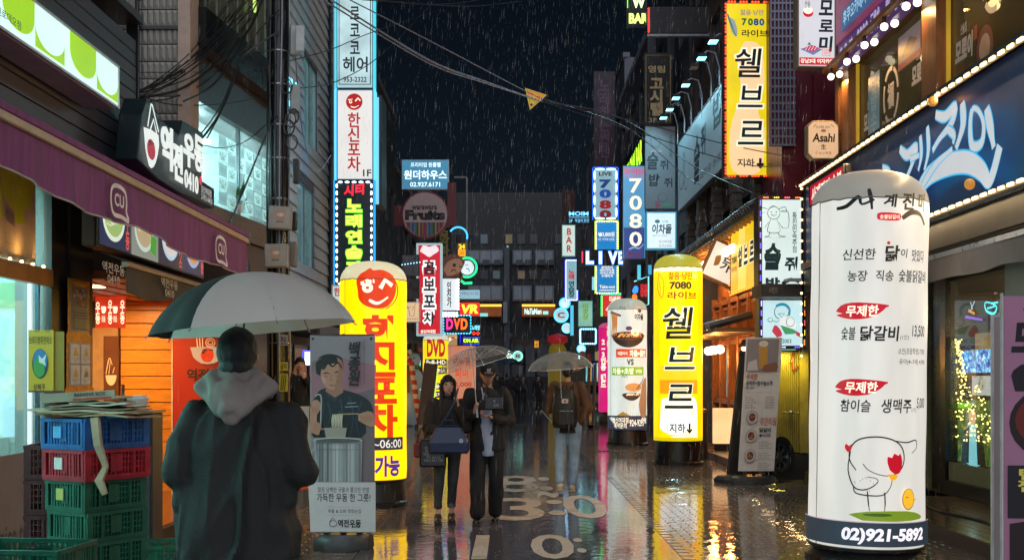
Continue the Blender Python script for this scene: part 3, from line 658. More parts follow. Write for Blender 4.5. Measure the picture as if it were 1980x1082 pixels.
# --- glass salon building
A = Vector((-4.15, 14.35)); B = Vector((-3.74, 17.9)); ang = atan2((B-A).y, (B-A).x); LG = (B-A).length
gb = thing('glass_salon_building', 'curved glass fronted hair salon building with bright interior and dark floor bands', 'building', (A.x, A.y, 0), ang)
SW = mat('#8a8f90', .5, var=.15)
O('wall', MB().box(0, LG, .0, .3, 0, 3.55), mat('#4a3c32', .5, var=.3), gb)
O('sill_beam', MB().box(0, LG, -.06, .3, 3.56, 3.9), wood('#6b5137', .7, .4, (1, 8, 8)), gb)
O('floor_band', MB().box(0, LG, -.08, .35, 5.15, 5.75), mat('#2a2623', .4, var=.3), gb); O('floor_band', MB().box(0, LG, -.3, .35, 5.76, 6.25), mat('#101214', .3), gb)
O('floor_band', MB().box(0, LG, -.1, .35, 8.3, 8.7), wood('#5a3d28', .7, .4, (1, 8, 8)), gb)
O('top_wall', MB().box(0, LG, .3, .35, 8.7, 11), mat('#27292b', .4), gb)
O('room_floor', MB().box(0, LG, .36, 3, 3.7, 3.9), mat('#7b6a58', .5), gb); O('room_ceiling', MB().box(0, LG, .3, 3, 5.10, 5.149), mat('#b9ccc9', .6), gb); O('room_wall', MB().box(0, LG, 3, 3.1, 3.7, 5.15).box(LG-.1, LG-.001, .36, 3, 3.9, 5.1), mat('#a9bfbc', .6), gb)
O('glass_front', MB().box(.06, LG, .02, .035, 3.9, 5.15), glass('#cfe6e6', .02, .16), gb)
O('upper_room', MB().box(0, LG, 1.2, 1.25, 6.25, 8.3).box(0, LG, .36, 1.2, 8.25, 8.3), mat('#4a5148', .6, var=.3), gb)
O('upper_glass', MB().box(.06, LG, .02, .035, 6.25, 8.3), glass('#9fb0ae', .03, .1), gb)
for u in (.0, 1.95, 3.45): O('mullion', MB().box(u, u+.05, -.02, .05, 3.9, 5.15), STEEL, gb)
for i in range(9): O('railing_bar', MB().box(.25+i*.4, .275+i*.4, -.04, -.02, 6.25, 7.5), mat('#8c8f8c', .4, metal=.5), gb)
O('corner_column', MB().box(-.1, -.002, -.03, .3, 3.6, 9), STEEL, gb); O('floor_band', MB().box(0, LG, -.05, .0, 7.55, 7.66), wood('#6a5038', .7, .4, (1, 8, 8)), gb)
for u, y in ((.5, .8), (1.3, 1.3), (2.4, .7), (3.2, 1.4), (1.0, 2.2), (2.6, 2.3)):
    O('ceiling_lamp', MB().lathe([(.11, 5.05), (.13, 5.09), (.0, 5.095)], 14, (u, y, 0)), neon('#f2ffff', 7), gb)
[point('salon_light', gb, (u, y, 4.85), 48, '#e2fbff') for u, y in ((.5, .8), (1.5, 1.3), (2.4, .8), (3.1, 1.4), (1.2, 2.3))]; O('pendant_lamp', MB().ell((.55, .7, 7.3), .12, 12, 8), neon('#46e0d0', 2), gb)
point('upper_light', gb, (1.2, .7, 7.3), 12, '#ffd9a0'); point('upper_light', gb, (2.8, .7, 7.3), 12, '#ffd9a0')
b = Board(gb, lambda u, v: (1.2+u/100*2.1, 4.95-v/100*1.0), .015)
for i in range(6):
    for j in range(5):
        u = 2+i*16.5; v = 2+j*19.5
        O1 = b.r(u, v, u+15, v+17.5, cloth('#dfe6e4' if (i+j) % 2 else '#b4babc', .75), 'wallpaper_tile')
        if (i+j) % 2: b.l([[(u+2.5, v+5), (u+4.5, v+13), (u+11, v+13), (u+12.8, v+5), (u+10, v+9), (u+7.6, v+3), (u+5.4, v+9), (u+2.5, v+5)], circ(u+7.6, v+11, 2, 1.5, 8)], .012, ink('#4d5456'), 'emblem', 1, False)
        else: b.t('로코코', (u+3, v+6, u+13, v+12), ink('#6b7173'))
for i, ch in enumerate('로코코'): 
    b = Board(gb, lambda x, z, i=i: (LG-.62+i*.32+x*.1, 5.98+z*.22), -.36); O('letter_box', MB().box(LG-.75+i*.32, LG-.53+i*.32, -.36, -.31, 5.74, 6.2), mat('#b9c6c9', .4), gb); b.t(ch, (-1, 1, 1, -1), neon('#6fe9ff', 2.2), bold=.03, ext=.03, name='channel_letter')
for u in (1.9, 2.5): O('neon_bar', MB().box(u, u+.07, -.06, -.03, 7.0, 8.2), neon('#c8f070', .9), gb)
O('neon_bar', MB().box(LG-.06, LG, -.1, -.04, 5.3, 9.5), neon('#4fd8e8', .8), gb)
t = thing('potted_plant', 'small leafy plant in white pot behind the crown patterned salon window', 'plant', (-3.97, 16.35, 3.9)); O('pot', MB().lathe([(.07, 0), (.1, .16), (.09, .17)], 12), WHITE, t)
lf = MB()
for i in range(22):
    a = R.random()*6.28; l = .1+R.random()*.15; p = Vector((cos(a)*l*.7, sin(a)*l*.7, .18+R.random()*.25)); q = Vector((-sin(a), cos(a), 0))*.025
    lf.add([(0, 0, .16), p-q, p*1.25, p+q], [(0, 1, 2, 3)])
O('leaves', lf, mat('#3d7a3a', .5), t)
# --- white siding building behind the pole
sb = thing('siding_building', 'white clapboard sided building with tall windows behind the utility pole', 'building', (-4.0, 18.7, 0), pi/2)
holes = [(2.6, 4.5, 3.75, 5.35), (3.3, 4.9, 6.2, 7.9)]; facade(sb, 6.2, 0, 12, holes, mat('#55585a', .6), .25, .05)
SD = mat('#a7adb0', .4, var=.15, bump=.15)
z = 3.3
while z < 11.5:
    segs = [(0, 6.2)]
    for h in holes:
        if h[2]-.2 < z < h[3]: segs = [(a, h[0]) for a, _ in segs[:1]]+[(h[1], 6.2)]
    for a, c_ in segs: O('siding_board', MB().add([(a, 0.04, z+.24), (c_, .04, z+.24), (c_, -.0, z+.004), (a, -.0, z+.004), (a, .049, z+.24), (c_, .049, z+.24), (c_, .049, z+.004), (a, .049, z+.004)], [(3,2,1,0),(4,5,6,7),(0,1,5,4),(1,2,6,5),(2,3,7,6),(3,0,4,7)]), SD, sb)
    z += .245
for h in holes: window(sb, *h, STEEL, mat('#5d8a8c', .1, emit=.35, var=.3), bars=1)
O('end_wall', MB().box(0, .25, .301, 5, 0, 12).box(5.95, 6.2, .301, 5, 0, 12), mat('#74695c', .5, var=.2), sb)
O('downpipe', MB().cone((6.1, -.12, 3.4), (6.1, -.12, 12), .07, n=10), STEEL, sb)
for z in (3.6, 5, 6.5, 8, 9.5): O('pipe_collar', MB().cone((6.1, -.12, z), (6.1, -.12, z+.07), .09, n=10), STEEL, sb)
O('lower_awning', MB().box(0, 6.1, -.5, -.05, 3.05, 3.2), mat('#28324c', .4), sb); O('neon_edge', MB().box(0, 6.1, -.53, -.505, 3.06, 3.1), neon('#5a6cff', 1.0), sb)
# --- plain dark blocks down the street
block('office_building', 'tall dark narrow building behind the three stacked left hand signs', -1, -3.65, 25.2, 31, 20, '#2b333d', (4, 6.6, 9.2, 11.8, 14.4), 3, 6)
block('office_building', 'dark building behind the round fruits sign on the left', -1, -3.8, 31.3, 37, 9.9, '#2d3036', (3.6, 6.3), 3, 6)
block('office_building', 'low dark building behind the hedgehog emblem at left', -1, -3.95, 37.4, 58, 8.6, '#292c33', (3.4, 5.9), 6, 6)
block('brick_building', 'brown building with brick piers and dark windows above the yellow wall sign', 1, 4.32, 19.2, 27.2, 12.5, '#3c2c28', (5.15, 7.7, 10.2), 4, 6, z0=4.93, wh=1.6, back=mat('#35555c', .5, emit=.12), ww=.6)
block('office_building', 'dark building behind the gold on black vertical sign', 1, 4.3, 27.6, 34, 14, '#23282f', (4, 7, 10), 3, 6)
block('office_building', 'grey building with pale sloping rail lines beyond the green neon sign', 1, 4.1, 34.4, 43, 11.9, '#353741', (4, 7, 9.6), 3, 6, trim=mat('#8b8e99', .4))
block('office_building', 'pale grey narrow building behind the purple vertical banner', 1, 4.3, 43.5, 66, 13.8, '#4b515c', (5, 8, 11), 5, 6)
# brick piers
bp = mat('#5b5048', .7, var=.3)
for Y in (19.6, 21.5, 23.5, 25.4, 27.0):
    t = thing('brick_pier', 'rough stacked stone pier on brown building, %s' % {19.6: 'nearest, beside the yellow wall sign', 21.5: 'second from the near end', 23.5: 'middle one of the row', 25.4: 'second from the far end', 27.0: 'farthest, beside purple neon strip'}[Y], 'pier', (4.2, Y, 4.6), 0, 'stone piers of the brown building')
    for i in range(18): O('stone', MB().box(-.05-R.random()*.03, .115, -.16-R.random()*.03, .16+R.random()*.03, i*.15+.008, i*.15+.145), bp, t)
# --- building that closes the street
e = thing('department_building', 'dark multi storey building with lit window bands closing the far end', 'building', (XY(865, 75), 75, 0), 0)
s = 75/F
def bx(px): return (px-865)*s
def bz(py): return EYE+(CY-py)*s
EW = mat('#0a0d13', .5, var=.2, scale=.5); O('wall', MB().box(0, bx(1105), 0, 8, 0, bz(372)), EW, e)
for a, c_ in ((905, 973), (991, 1028), (1034, 1071)):
    for y0, y1 in ((484, 512), (552, 582)):
        w = O('window', MB().box(bx(a), bx(c_), -.25, -.01, bz(y1), bz(y0)), mat('#59606c', .5), e)
        n = max(2, int((c_-a)/18))
        for k in range(n):
            xa = bx(a)+.08+k*(bx(c_)-bx(a)-.1)/n; O('pane', MB().box(xa, xa+(bx(c_)-bx(a)-.1)/n-.08, -.30, -.252, bz(y1)+.1, bz(y0)-.08), mat('#7d8894', .3, emit=.10, var=.4, scale=2), w)
            if y0 < 500: O('air_conditioner', MB().box(xa+.15, xa+.6, -.5, -.26, bz(y1)-.05, bz(y1)+.3), mat('#34383e', .5), e)
for a, c_ in ((926, 970), (1009, 1072)):
    O('lit_canopy', MB().box(bx(a), bx(c_), -1.0, -.02, bz(612), bz(594)), mat('#b05a1c', .5, emit=.22, var=.3), e); O('light_strip', MB().box(bx(a), bx(c_), -1.05, -1.01, bz(594), bz(590)), neon('#ffb43c', 2), e)
for k in range(9):
    for j, (y0, y1) in enumerate(((452, 472), (522, 540))):
        if (k*5+j*3) % 4 == 3: continue
        w = O('window', MB().box(bx(880+k*24), bx(896+k*24), -.08, -.01, bz(y1), bz(y0)), mat('#2a3038', .4), e); O('pane', MB().box(bx(881.5+k*24), bx(894.5+k*24), -.10, -.082, bz(y1-1.5), bz(y0+1.5)), mat(['#141a22', '#6f8896', '#a88a58', '#1b222c', '#37464f'][(k*3+j*7) % 5], .15, emit=.06, var=.5, scale=1.5), w)
O('pilaster', MB().box(bx(975), bx(985), -.6, 0, 0, bz(480)), mat('#3a4049', .5), e); O('pilaster', MB().box(bx(973), bx(981), -.9, -.61, bz(625), bz(585)), mat('#737a84', .5), e)
b = Board(e, lambda px, py: (bx(px), bz(py)), -1.1); b.t('NaTaNen', (1014, 598, 1046, 609), neon('#c8fff4', 1.6), bold=.02); b.r(1049, 603, 1059, 609, neon('#8fe8e0', 1.2)); b.t('R', (912, 605, 920, 613), neon('#b8f4f4', 1.6), bold=.03); b.r(924, 607, 944, 613, neon('#7fd8d8', 1.0))
for cx in (950, 1003, 1025, 1048):
    O('arch_window', MB().prism([(bx(cx)-.35*1.3, bz(728)), (bx(cx)+.35*1.3, bz(728))]+[(bx(cx)+.45*cos(pi*i/10), bz(684)+.6*sin(pi*i/10)) for i in range(11)], -.03, -.005), mat('#4b5058', .4, emit=.04), e)
O('brick_storey', MB().box(bx(905), bx(1085), -.004, 0, bz(728), bz(655)), mat('#3a2c2a', .6, var=.3), e)
O('balcony_light', MB().box(bx(980), bx(983), -.3, -.02, bz(510), bz(476)), neon('#9fe8dc', .5), e)
def roundsign(px, py, r, Y, label, c1, c2, txt='', group=None):
    t = thing('round_sign', label, 'sign', P(px, py, Y)); rr = r/F*Y
    O('disc', MB().cone((0, .1, 0), (0, 0, 0), rr*.85, n=20), lit(c1, .9), t); O('ring', MB().tube([(rr*cos(a*pi/10), 0, rr*sin(a*pi/10)) for a in range(21)], rr*.13, 6), neon(c2, 1.6), t)
    if txt: b = Board(t, lambda x, z: (x*rr, z*rr), -.03); b.t(txt, (-.5, .4, .5, -.4), ink('#223038'), bold=.02)
    return t
roundsign(1001, 688, 9, 66, 'round pale green ring sign right of the distant umbrella crowd', '#9fc8b8', '#8ff0d8', '8'); roundsign(985, 688, 5, 66, 'small oval white sign beside the round pale green sign', '#d8f0dc', '#c8ffe8')
t, b = panel('hanging_sign', 'small glowing gold square sign on the far building front', 'sign', (1033, 658, 1042, 672), 70, .2, lit('#e89a20', 1.1), BLACK); b.t('금', (1035, 660, 1040, 670), ink('#40200a'), bold=.02)
# ---------------------------------------------------------------- inflatable advertising pillars
def pillar(name, label, px, Y, dia, top, base_h, cols, cloth, cat='inflatable pillar', lean=0., group='lit inflatable pillars standing on the wet street', capm=None, e_cap=.75, taper=.0):
    X = XY(px, Y); r = dia/2
    t = thing(name, label, cat, (X, Y, 0), 0, group, rot=(0, lean, -atan2(X, Y)))
    cr = r*.62; prof = [(r*.985, base_h)]
    for i in range(1, 24): prof.append((r*(1+.006*sin(i*.9)), base_h+(top-cr*.95-base_h)*i/24))
    sh = top-cr*.95
    O('sleeve', MB().lathe(prof+[(r, sh)], 48, wob=.004), cols, t, smooth=True)
    dome = [(r*(1+.0), sh+.0005)]
    for i in range(1, 9): a = pi/2*i/9; dome.append((r*cos(a)**.72, sh+cr*.95*sin(a)))
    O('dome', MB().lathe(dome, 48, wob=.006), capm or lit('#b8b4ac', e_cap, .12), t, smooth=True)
    O('seam', MB().tube([(r*1.004*cos(a*pi/24), r*1.004*sin(a*pi/24), sh+.006*sin(a*2.3)) for a in range(49)], .006, 5), ink('#6b6257'), t)
    O('seam', MB().tube([(-r*1.003*sin(.98), -r*1.003*cos(.98), base_h+(sh-base_h)*i/10) for i in range(11)], .004, 5), ink('#8d867b'), t)
    bm_ = MB().lathe([(r*1.06, 0), (r*1.07, .05), (r*1.0, .07), (r*.94, base_h-.05), (r*1.0, base_h-.03), (r*1.01, base_h-.002)], 40)
    O('base_tub', bm_, mat('#1b1a1a', .3, var=.3, scale=3, stretch=(4, 4, 1), bump=.2), t, smooth=True)
    k = Y/F
    def mp(dx, py): return (dx*k, EYE+(CY-py)*k)
    return t, Board(t, mp, 0, r), r
YE = litb('#ffc800', 1.45, .10)
# left yellow pub pillar
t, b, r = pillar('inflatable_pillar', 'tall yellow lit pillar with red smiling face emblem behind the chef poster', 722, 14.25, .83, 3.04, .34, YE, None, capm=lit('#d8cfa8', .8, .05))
RED = lit('#e03a08', .85, .05); WT = lit('#fff2d8', 1.0, .03); PUR_L = lit('#5a35a8', .6, .03)
b.f([(-30, 566), (-33, 548), (-26, 536), (-16, 530), (-6, 524), (0, 528), (16, 527), (34, 534), (44, 548), (46, 566), (38, 584), (24, 597), (4, 600), (-16, 594), (-28, 582), (-30, 566)], RED, 'emblem', 3)
b.l([[(-24, 553), (2, 548)], [(-13, 545), (-10, 550)], circ(-11, 561, 7, 6, 12)], .045, WT, k=2, taper=False); b.l([[(13, 562), (22, 546), (37, 556)]], .055, WT, k=1, taper=False); b.l([[(-8, 584), (8, 590), (28, 578)]], .04, WT)
b.l([[(36, 536), (50, 560), (44, 584), (24, 600)]], .02, RED)
def hanshin(b, x, y, w, h, m, th):
    pass
b.t('한\n신\n포\n차', (-22, 612, 50, 842), RED, bold=.045, line=.9)
b.r(-64, 842, 66, 866, mat('#4b4750', .5, emit=.25), 'band'); b.t('17:00~06:00', (-46, 846, 60, 862), lit('#e8e4dc', .9), bold=.01)
b.t('단체가능', (-50, 876, 56, 916), PUR_L, bold=.04)
# right centre yellow pillar
t, b, r = pillar('inflatable_pillar', 'tall yellow and white lit pillar with green brush lettering and down arrow', 1311, 20.9, .88, 3.84, .47, litb('#fff0c0', 1.3, .10), None, capm=lit('#b9b038', .75, .05))
GR = ink('#163c3c'); YL = lit('#ffc400', 1.5, .05); OR_ = lit('#ff9a10', 1.05, .05)
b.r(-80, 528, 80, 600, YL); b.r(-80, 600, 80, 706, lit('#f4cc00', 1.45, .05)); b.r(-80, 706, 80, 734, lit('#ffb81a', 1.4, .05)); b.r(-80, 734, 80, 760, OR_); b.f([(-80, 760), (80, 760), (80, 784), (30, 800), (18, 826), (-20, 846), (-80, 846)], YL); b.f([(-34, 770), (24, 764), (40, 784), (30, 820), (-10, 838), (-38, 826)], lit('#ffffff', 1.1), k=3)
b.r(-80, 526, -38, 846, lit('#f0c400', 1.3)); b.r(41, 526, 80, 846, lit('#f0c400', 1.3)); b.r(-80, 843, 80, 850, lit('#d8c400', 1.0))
b.t('젊음·낭만', (-18, 530, 28, 544), lit('#9a3a10', .4), bold=.01); b.t('7080', (-16, 548, 26, 562), ink('#1f5c5c'), bold=.04); b.t('라이브', (-20, 567, 38, 581), lit('#a04818', .35), bold=.02)
b.l([[(-40, 530), (-44, 560), (-32, 578), (-28, 550), (-38, 532)], [(-38, 548), (-36, 572)]], .02, lit('#c8862a', .7))
for ch, x0, y0, x1, y1 in (('쉘', -30, 596, 30, 656), ('브', -26, 672, 34, 714), ('르', -26, 742, 30, 788)):
    b.t(ch, (x0-2, y0-2, x1+2, y1+2), lit('#f8f0d0', 1.1), bold=.05, shear=.12); b.t(ch, (x0, y0, x1, y1), GR, bold=.012, shear=.12)
b.t('지하', (-16, 816, 14, 834), GR, bold=.02); b.l([[(22, 816), (22, 834)], [(17, 827), (22, 834), (27, 827)]], .035, GR, k=1, taper=False)
# noodle pillar
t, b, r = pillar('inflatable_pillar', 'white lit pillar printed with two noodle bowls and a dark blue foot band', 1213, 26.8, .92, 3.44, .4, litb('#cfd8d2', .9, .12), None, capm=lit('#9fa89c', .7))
b.r(-76, 802, 76, 829, mat('#4a5570', .5, emit=.3), 'band'); b.t('성신여대점\n예약문의', (-31, 805, 2, 826), WT, bold=.02); b.t('924-9295', (4, 809, 36, 822), WT, bold=.02)
b.t('이차돌', (14, 608, 34, 620), ink('#1d1a1a'), bold=.04); b.c(25, 602, 4, ink('#5a3a3a'))
def bowl(b, cx, cy, w, fill, m):
    b.f([(cx-w, cy)]+[(cx-w+2*w*i/12, cy+w*.62*sin(pi*i/12)**.7) for i in range(1, 12)]+[(cx+w, cy)], m, 'photo_print'); b.c(cx, cy, w, lit('#7a4a30', .5), w*.22, 'photo_print'); b.c(cx, cy, w*.92, lit('#4a2c20', .5), w*.17, 'photo_print')
    for i in range(14): x = cx-w*.6+R.random()*w*1.1; b.l([[(x, cy+w*.08), (x+w*.2, cy-w*.12), (x+w*.3, cy+w*.06)]], .022, fill, 'photo_print')
bowl(b, 2, 650, 36, lit('#e8a860', .8), lit('#3f322a', .45)); b.c(15, 644, 8, WT, 6, 'photo_print'); b.c(15, 645, 3.5, lit('#ffc83a', .9), 3, 'photo_print'); b.c(3, 636, 6, lit('#5a3a6a', .5), 4, 'photo_print')
b.l([[(-33+i*4, 606+i), (-30+i*3, 628), (-34+i*4, 650)] for i in range(4)], .045, lit('#c9824a', .75), 'photo_print'); b.l([[(-36, 604), (-12, 612)]], .09, lit('#8c5436', .6), 'photo_print')
b.r(-22, 675, 44, 691, lit('#d8482a', .8)); b.t('매콤마식', (-18, 680, 0, 687), WT, bold=.02); b.t('차돌+쫄면', (4, 677, 40, 690), WT, bold=.04); b.t('vs', (-1, 694, 12, 706), ink('#245a50'), bold=.02)
b.r(-32, 709, 34, 725, lit('#7cb83a', .8)); b.t('차돌+초밥', (-30, 711, 12, 723), WT, bold=.03); b.t('담백깔끔', (16, 714, 30, 721), WT, bold=.01)
bowl(b, 8, 762, 18, lit('#f0d8b0', .9), lit('#4b3a30', .45)); b.c(12, 748, 16, lit('#d89a5a', .75), 8, 'photo_print'); b.l([[(16, 752), (30, 736), (34, 726)], [(20, 752), (32, 740)]], .02, ink('#2b2220'))
b.f([(30, 740), (42, 730), (42, 802), (26, 802), (22, 780)], lit('#b98a60', .6), 'photo_print', 2); b.f([(-20, 802), (-8, 794), (6, 802)], lit('#b98a40', .7), 'photo_print')
b.l([[(-14, 600), (-12, 594), (-9, 600), (-6, 594), (-4, 601)], [(-10, 729), (-8, 724), (-5, 729), (-2, 724), (0, 730)]], .02, ink('#3a3a40'), k=1)
# big white chicken pillar
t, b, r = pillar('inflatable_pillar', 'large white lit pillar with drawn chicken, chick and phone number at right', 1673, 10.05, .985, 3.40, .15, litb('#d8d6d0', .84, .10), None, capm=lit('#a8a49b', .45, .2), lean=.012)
b.rad = r; b.par['group'] = 'lit inflatable pillars standing on the wet street'
# the printed side is turned a little to the right of the viewer: shift design to the right
sh = 14
INK = ink('#17191f'); RD = lit('#c8102a', .75, .04)
def T(s, x0, y0, x1, y1, m=INK, bold=.012, shear=.1): b.t(s, (x0+sh, y0, x1+sh, y1), m, bold=bold, shear=shear)
b.l([[(-62, 415), (-42, 412), (-20, 396), (-14, 410), (8, 402)], [(-2, 382), (2, 400), (4, 420)]], .035, INK)
T('계', 10, 392, 36, 416, bold=.03); T('진', 46, 388, 74, 420, bold=.03); T('미', 84, 386, 106, 420, bold=.03); b.l([[(60, 436), (80, 424), (104, 426), (120, 444)]], .045, INK)
b.f([(13, 429), (20, 426), (50, 427), (57, 430), (56, 438), (48, 441), (18, 440), (13, 436)], RD, 'seal', 2); T('숯불닭갈비', 4, 430, 40, 438, WT, .01, 0)
T('신선한', -62, 492, -2, 512); T('닭', 14, 486, 42, 516, bold=.03); T('이', 44, 492, 58, 508); T('맛있다', 68, 492, 104, 514); b.c(34, 482, 3, RD)
T('농장', -52, 532, -16, 552); T('직송', -2, 532, 30, 552); T('숯불닭갈비', 40, 530, 112, 553)
for y in (591, 732):
    b.f([(-60, y+16), (-50, y+5), (-30, y), (0, y+1), (36, y+5), (30, y+10), (22, y+18), (0, y+29), (-30, y+31), (-52, y+26), (-58, y+22), (-46, y+20)], RD, 'seal', 2); T('무제한', -54, y+5, 4, y+26, WT, .025)
T('숯불', -62, 636, -36, 660); T('닭갈비', -28, 634, 42, 662, bold=.025); T('(1인)', 44, 650, 62, 660, bold=0); T('13,500', 70, 632, 108, 656)
T('소인(초등학생) 7,900', 40, 674, 108, 688, bold=.004); T('유아(4~7세) 4,900', 42, 694, 110, 706, bold=.004)
T('참이슬', -62, 770, -8, 793, bold=.015); T('생맥주', 10, 768, 70, 794, bold=.015); T('(1인)', 70, 784, 82, 793, bold=0); T('5,000', 84, 766, 110, 788)
ch = [(-32, 900), (-44, 880), (-40, 856), (-24, 842), (8, 838), (38, 846), (52, 862), (54, 884), (44, 902), (24, 909), (4, 906), (-12, 898), (-20, 888)]
b.l([[(x+sh, y) for x, y in ch]], .012, INK, 'drawing'); b.l([[(x+sh, y) for x, y in q] for q in ([(-42, 866), (-46, 900), (-36, 930), (-20, 936), (-4, 930), (6, 920), (2, 914), (-12, 912)], [(-36, 930), (-32, 942), (-8, 946), (16, 944), (28, 930), (32, 912)], [(-12, 938), (-10, 960), (-8, 974)], [(18, 940), (19, 960), (18, 974)], [(36, 845), (60, 848), (82, 844), (84, 858), (72, 868)])], .011, INK, 'drawing')
for i in range(26): x = -38+R.random()*60; y = 906+R.random()*34; b.l([[(x+sh, y), (x+sh+.8, y+3.4)]], .004, INK, k=1) if i < 13 else None
b.f([(x+sh, y) for x, y in [(22, 886), (22, 874), (30, 876), (34, 868), (42, 872), (46, 868), (50, 884), (46, 902), (36, 906), (26, 898)]], RD, 'comb', 2); b.f([(x+sh, y) for x, y in [(22, 906), (40, 907), (38, 915), (30, 918)]], lit('#f4b21a', .8), 'beak', 2)
b.f([(x+sh, y) for x, y in [(-46, 868), (-52, 860), (-50, 852), (-44, 856), (-40, 852), (-40, 862)]], RD, 'comb', 2)
b.f([(x+sh, y) for x, y in [(-44, 982), (-10, 975), (60, 974), (94, 982), (96, 990), (40, 993), (-20, 992)]], lit('#7f9a2c', .7), 'drawing', 2); b.f([(x+sh, y) for x, y in circ(6, 981, 26, 3, 12)], lit('#4d6a1c', .5))
b.f([(x+sh, y) for x, y in circ(64, 952, 13, 19, 20)], lit('#f4b830', .9), 'drawing'); b.f([(x+sh, y) for x, y in [(74, 950), (86, 953), (74, 958)]], lit('#f4b830', .9)); b.l([[(x+sh, y) for x, y in circ(64, 952, 13, 19, 20)], [(58+sh, 950), (61+sh, 948), (64+sh, 950)]], .006, INK)
b.r(-160, 996, 160, 1040, mat('#4d5c6e', .45, emit=.22, var=.1), 'band'); b.l([[(-160, 995), (160, 995)]], .01, lit('#d8b8c8', .6), k=1)
T('02)921-5892', -56, 1006, 106, 1036, lit('#e8e4ec', 1.0), .045, .1)
# smaller pillars far left / right
def small_pillar(label, px, Y, dia, top, col, capc, lines, base=.4):
    t, b, r = pillar('inflatable_pillar', label, px, Y, dia, top, base, lit(col, 1.0, .06), None, capm=lit(capc, .8))
    for tx, bx_, m, bo in lines: b.t(tx, bx_, m, bold=bo)
    return b
b = small_pillar('yellow rounded pillar with big red DVD lettering left of the couple', 843, 35, .80, 2.95, '#f0dc1c', '#d8d8c8', [('DVD', (-19, 656, 19, 690), lit('#c02020', .9), .05)])
for i, (y0, y1, tx) in enumerate(((694, 706, 'Full-HD'), (710, 722, 'CINEMA'), (740, 752, '연동의'), (756, 768, '+프로젝터'))): b.r(-24, y0, 24, y1, mat('#1e4a34', .5, emit=.15)); b.t(tx, (-20, y0+2, 20, y1-2), WT, bold=.03)
b = small_pillar('orange red rounded pillar behind the yellow DVD pillar', 878, 37.5, .55, 3.05, '#b8401c', '#b89a70', [('보\n호', (-12, 652, 8, 690), WT, .04)])
b = small_pillar('glowing orange and white price pillar seen through the clear umbrella', 893, 33.5, .82, 2.75, '#b87458', '#b08a68', [('메뉴판', (-18, 690, 18, 706), lit('#b02a18', .7), .03), ('미미', (-12, 712, 12, 730), lit('#d84828', .9), .03), ('12,000', (-20, 738, 20, 748), lit('#a83020', .8), .02)])
b = small_pillar('magenta pillar with white vertical lettering behind the noodle pillar', 1176, 39, .66, 3.45, '#c81470', '#c84880', [('2\n~\n3\n인\n용', (-16, 656, -4, 716), WT, .05), ('라\n이\n브', (-3, 630, 14, 700), lit('#ffe23a', 1), .04), ('밴\n드', (-16, 722, -4, 748), WT, .05)])
b.l([[(4, 700), (4, 712), (1, 714)]], .04, lit('#50c8e8', 1)); b.c(4, 735, 4, lit('#ffd02a', 1))
# ---------------------------------------------------------------- banner stands
def stand_base(t, w=.46, h=.14, y=.1):
    mb = MB(); mb.lathe([(w*.5, 0), (w*.52, .03), (w*.5, h*.8), (w*.44, h)], 8, (0, y, 0), Matrix.Translation((0, y, 0)) @ Matrix.Rotation(pi/8, 4, 'Z') @ Matrix.Diagonal((1, .62, 1, 1)) @ Matrix.Translation((0, -y, 0)))
    O('base', mb, mat('#3b3c3d', .35, var=.2, bump=.2), t, smooth=True)
    O('socket', MB().cone((0, y, h), (0, y, h+.09), .03, n=10), BLACK, t); O('water_cap', MB().cone((.15, y, h), (.15, y, h+.02), .03, n=10).cone((-.15, y, h), (-.15, y, h+.02), .03, n=10), BLACK, t)
def banner_sheet(t, w, z0, z1, m, shear=0, seed=0):
    vs = []; nx, nz = 10, 24
    for j in range(nz+1):
        for i in range(nx+1): u = i/nx; v = j/nz; vs.append(((u-.5)*w+shear*v, .010*sin(u*3+seed)*sin(v*2.5)+.004, z0+(z1-z0)*v))
    fs = [(j*(nx+1)+i, j*(nx+1)+i+1, (j+1)*(nx+1)+i+1, (j+1)*(nx+1)+i) for j in range(nz) for i in range(nx)]
    return O('banner', MB().add(vs, fs), m, t, smooth=True)
# chef poster
t = thing('banner_stand', 'grey upright poster stand showing a man in black lifting noodles from a steel pot', 'banner', (XY(662, 10.5), 10.5, 0), radians(-2))
stand_base(t, .56, .15, .06); O('pole', MB().cone((0, .06, .15), (0, .05, 2.0), .011, n=8), STEEL, t)
banner_sheet(t, .60, .165, 1.99, mat('#a89fa0', .5, var=.05), 0); O('top_rail', MB().cone((-.3, .01, 1.985), (.3, .01, 1.985), .008, n=6), STEEL, t)
for x in (-.27, .27):
    for z in (.2, 1.95): O('eyelet', MB().cone((x, -.004, z), (x, -.018, z), .012, n=10), BLACK, t)
s = 10.5/F
b = Board(t, lambda px, py: ((px-662)*s, EYE+(CY-py)*s), -.012)
S = sticker
b.r(602, 650, 725, 930, S('#94878d'), 'photo_print'); b.f([(602, 700), (660, 690), (725, 705), (725, 770), (602, 780)], S('#a0707c'), 'photo_print'); b.f([(690, 760), (725, 750), (725, 930), (700, 930)], S('#786668'), 'photo_print')
b.f([(600, 830), (598, 790), (610, 766), (622, 752), (648, 750), (690, 760), (716, 776), (722, 800), (708, 812), (700, 845), (606, 845)], S('#1b2028'), 'jacket_print', 3)
b.f([(632, 735), (660, 735), (664, 758), (648, 768), (630, 756)], S('#a87660'), 'skin_print', 2)
b.f([(619, 715), (622, 695), (640, 686), (658, 692), (664, 716), (660, 738), (648, 752), (634, 750), (623, 738)], S('#c08c72'), 'skin_print', 3)
b.f([(612, 722), (611, 704), (618, 690), (634, 684), (652, 686), (663, 694), (664, 716), (659, 720), (658, 706), (646, 702), (630, 706), (622, 712), (620, 726)], S('#15120f'), 'hair_print', 3)
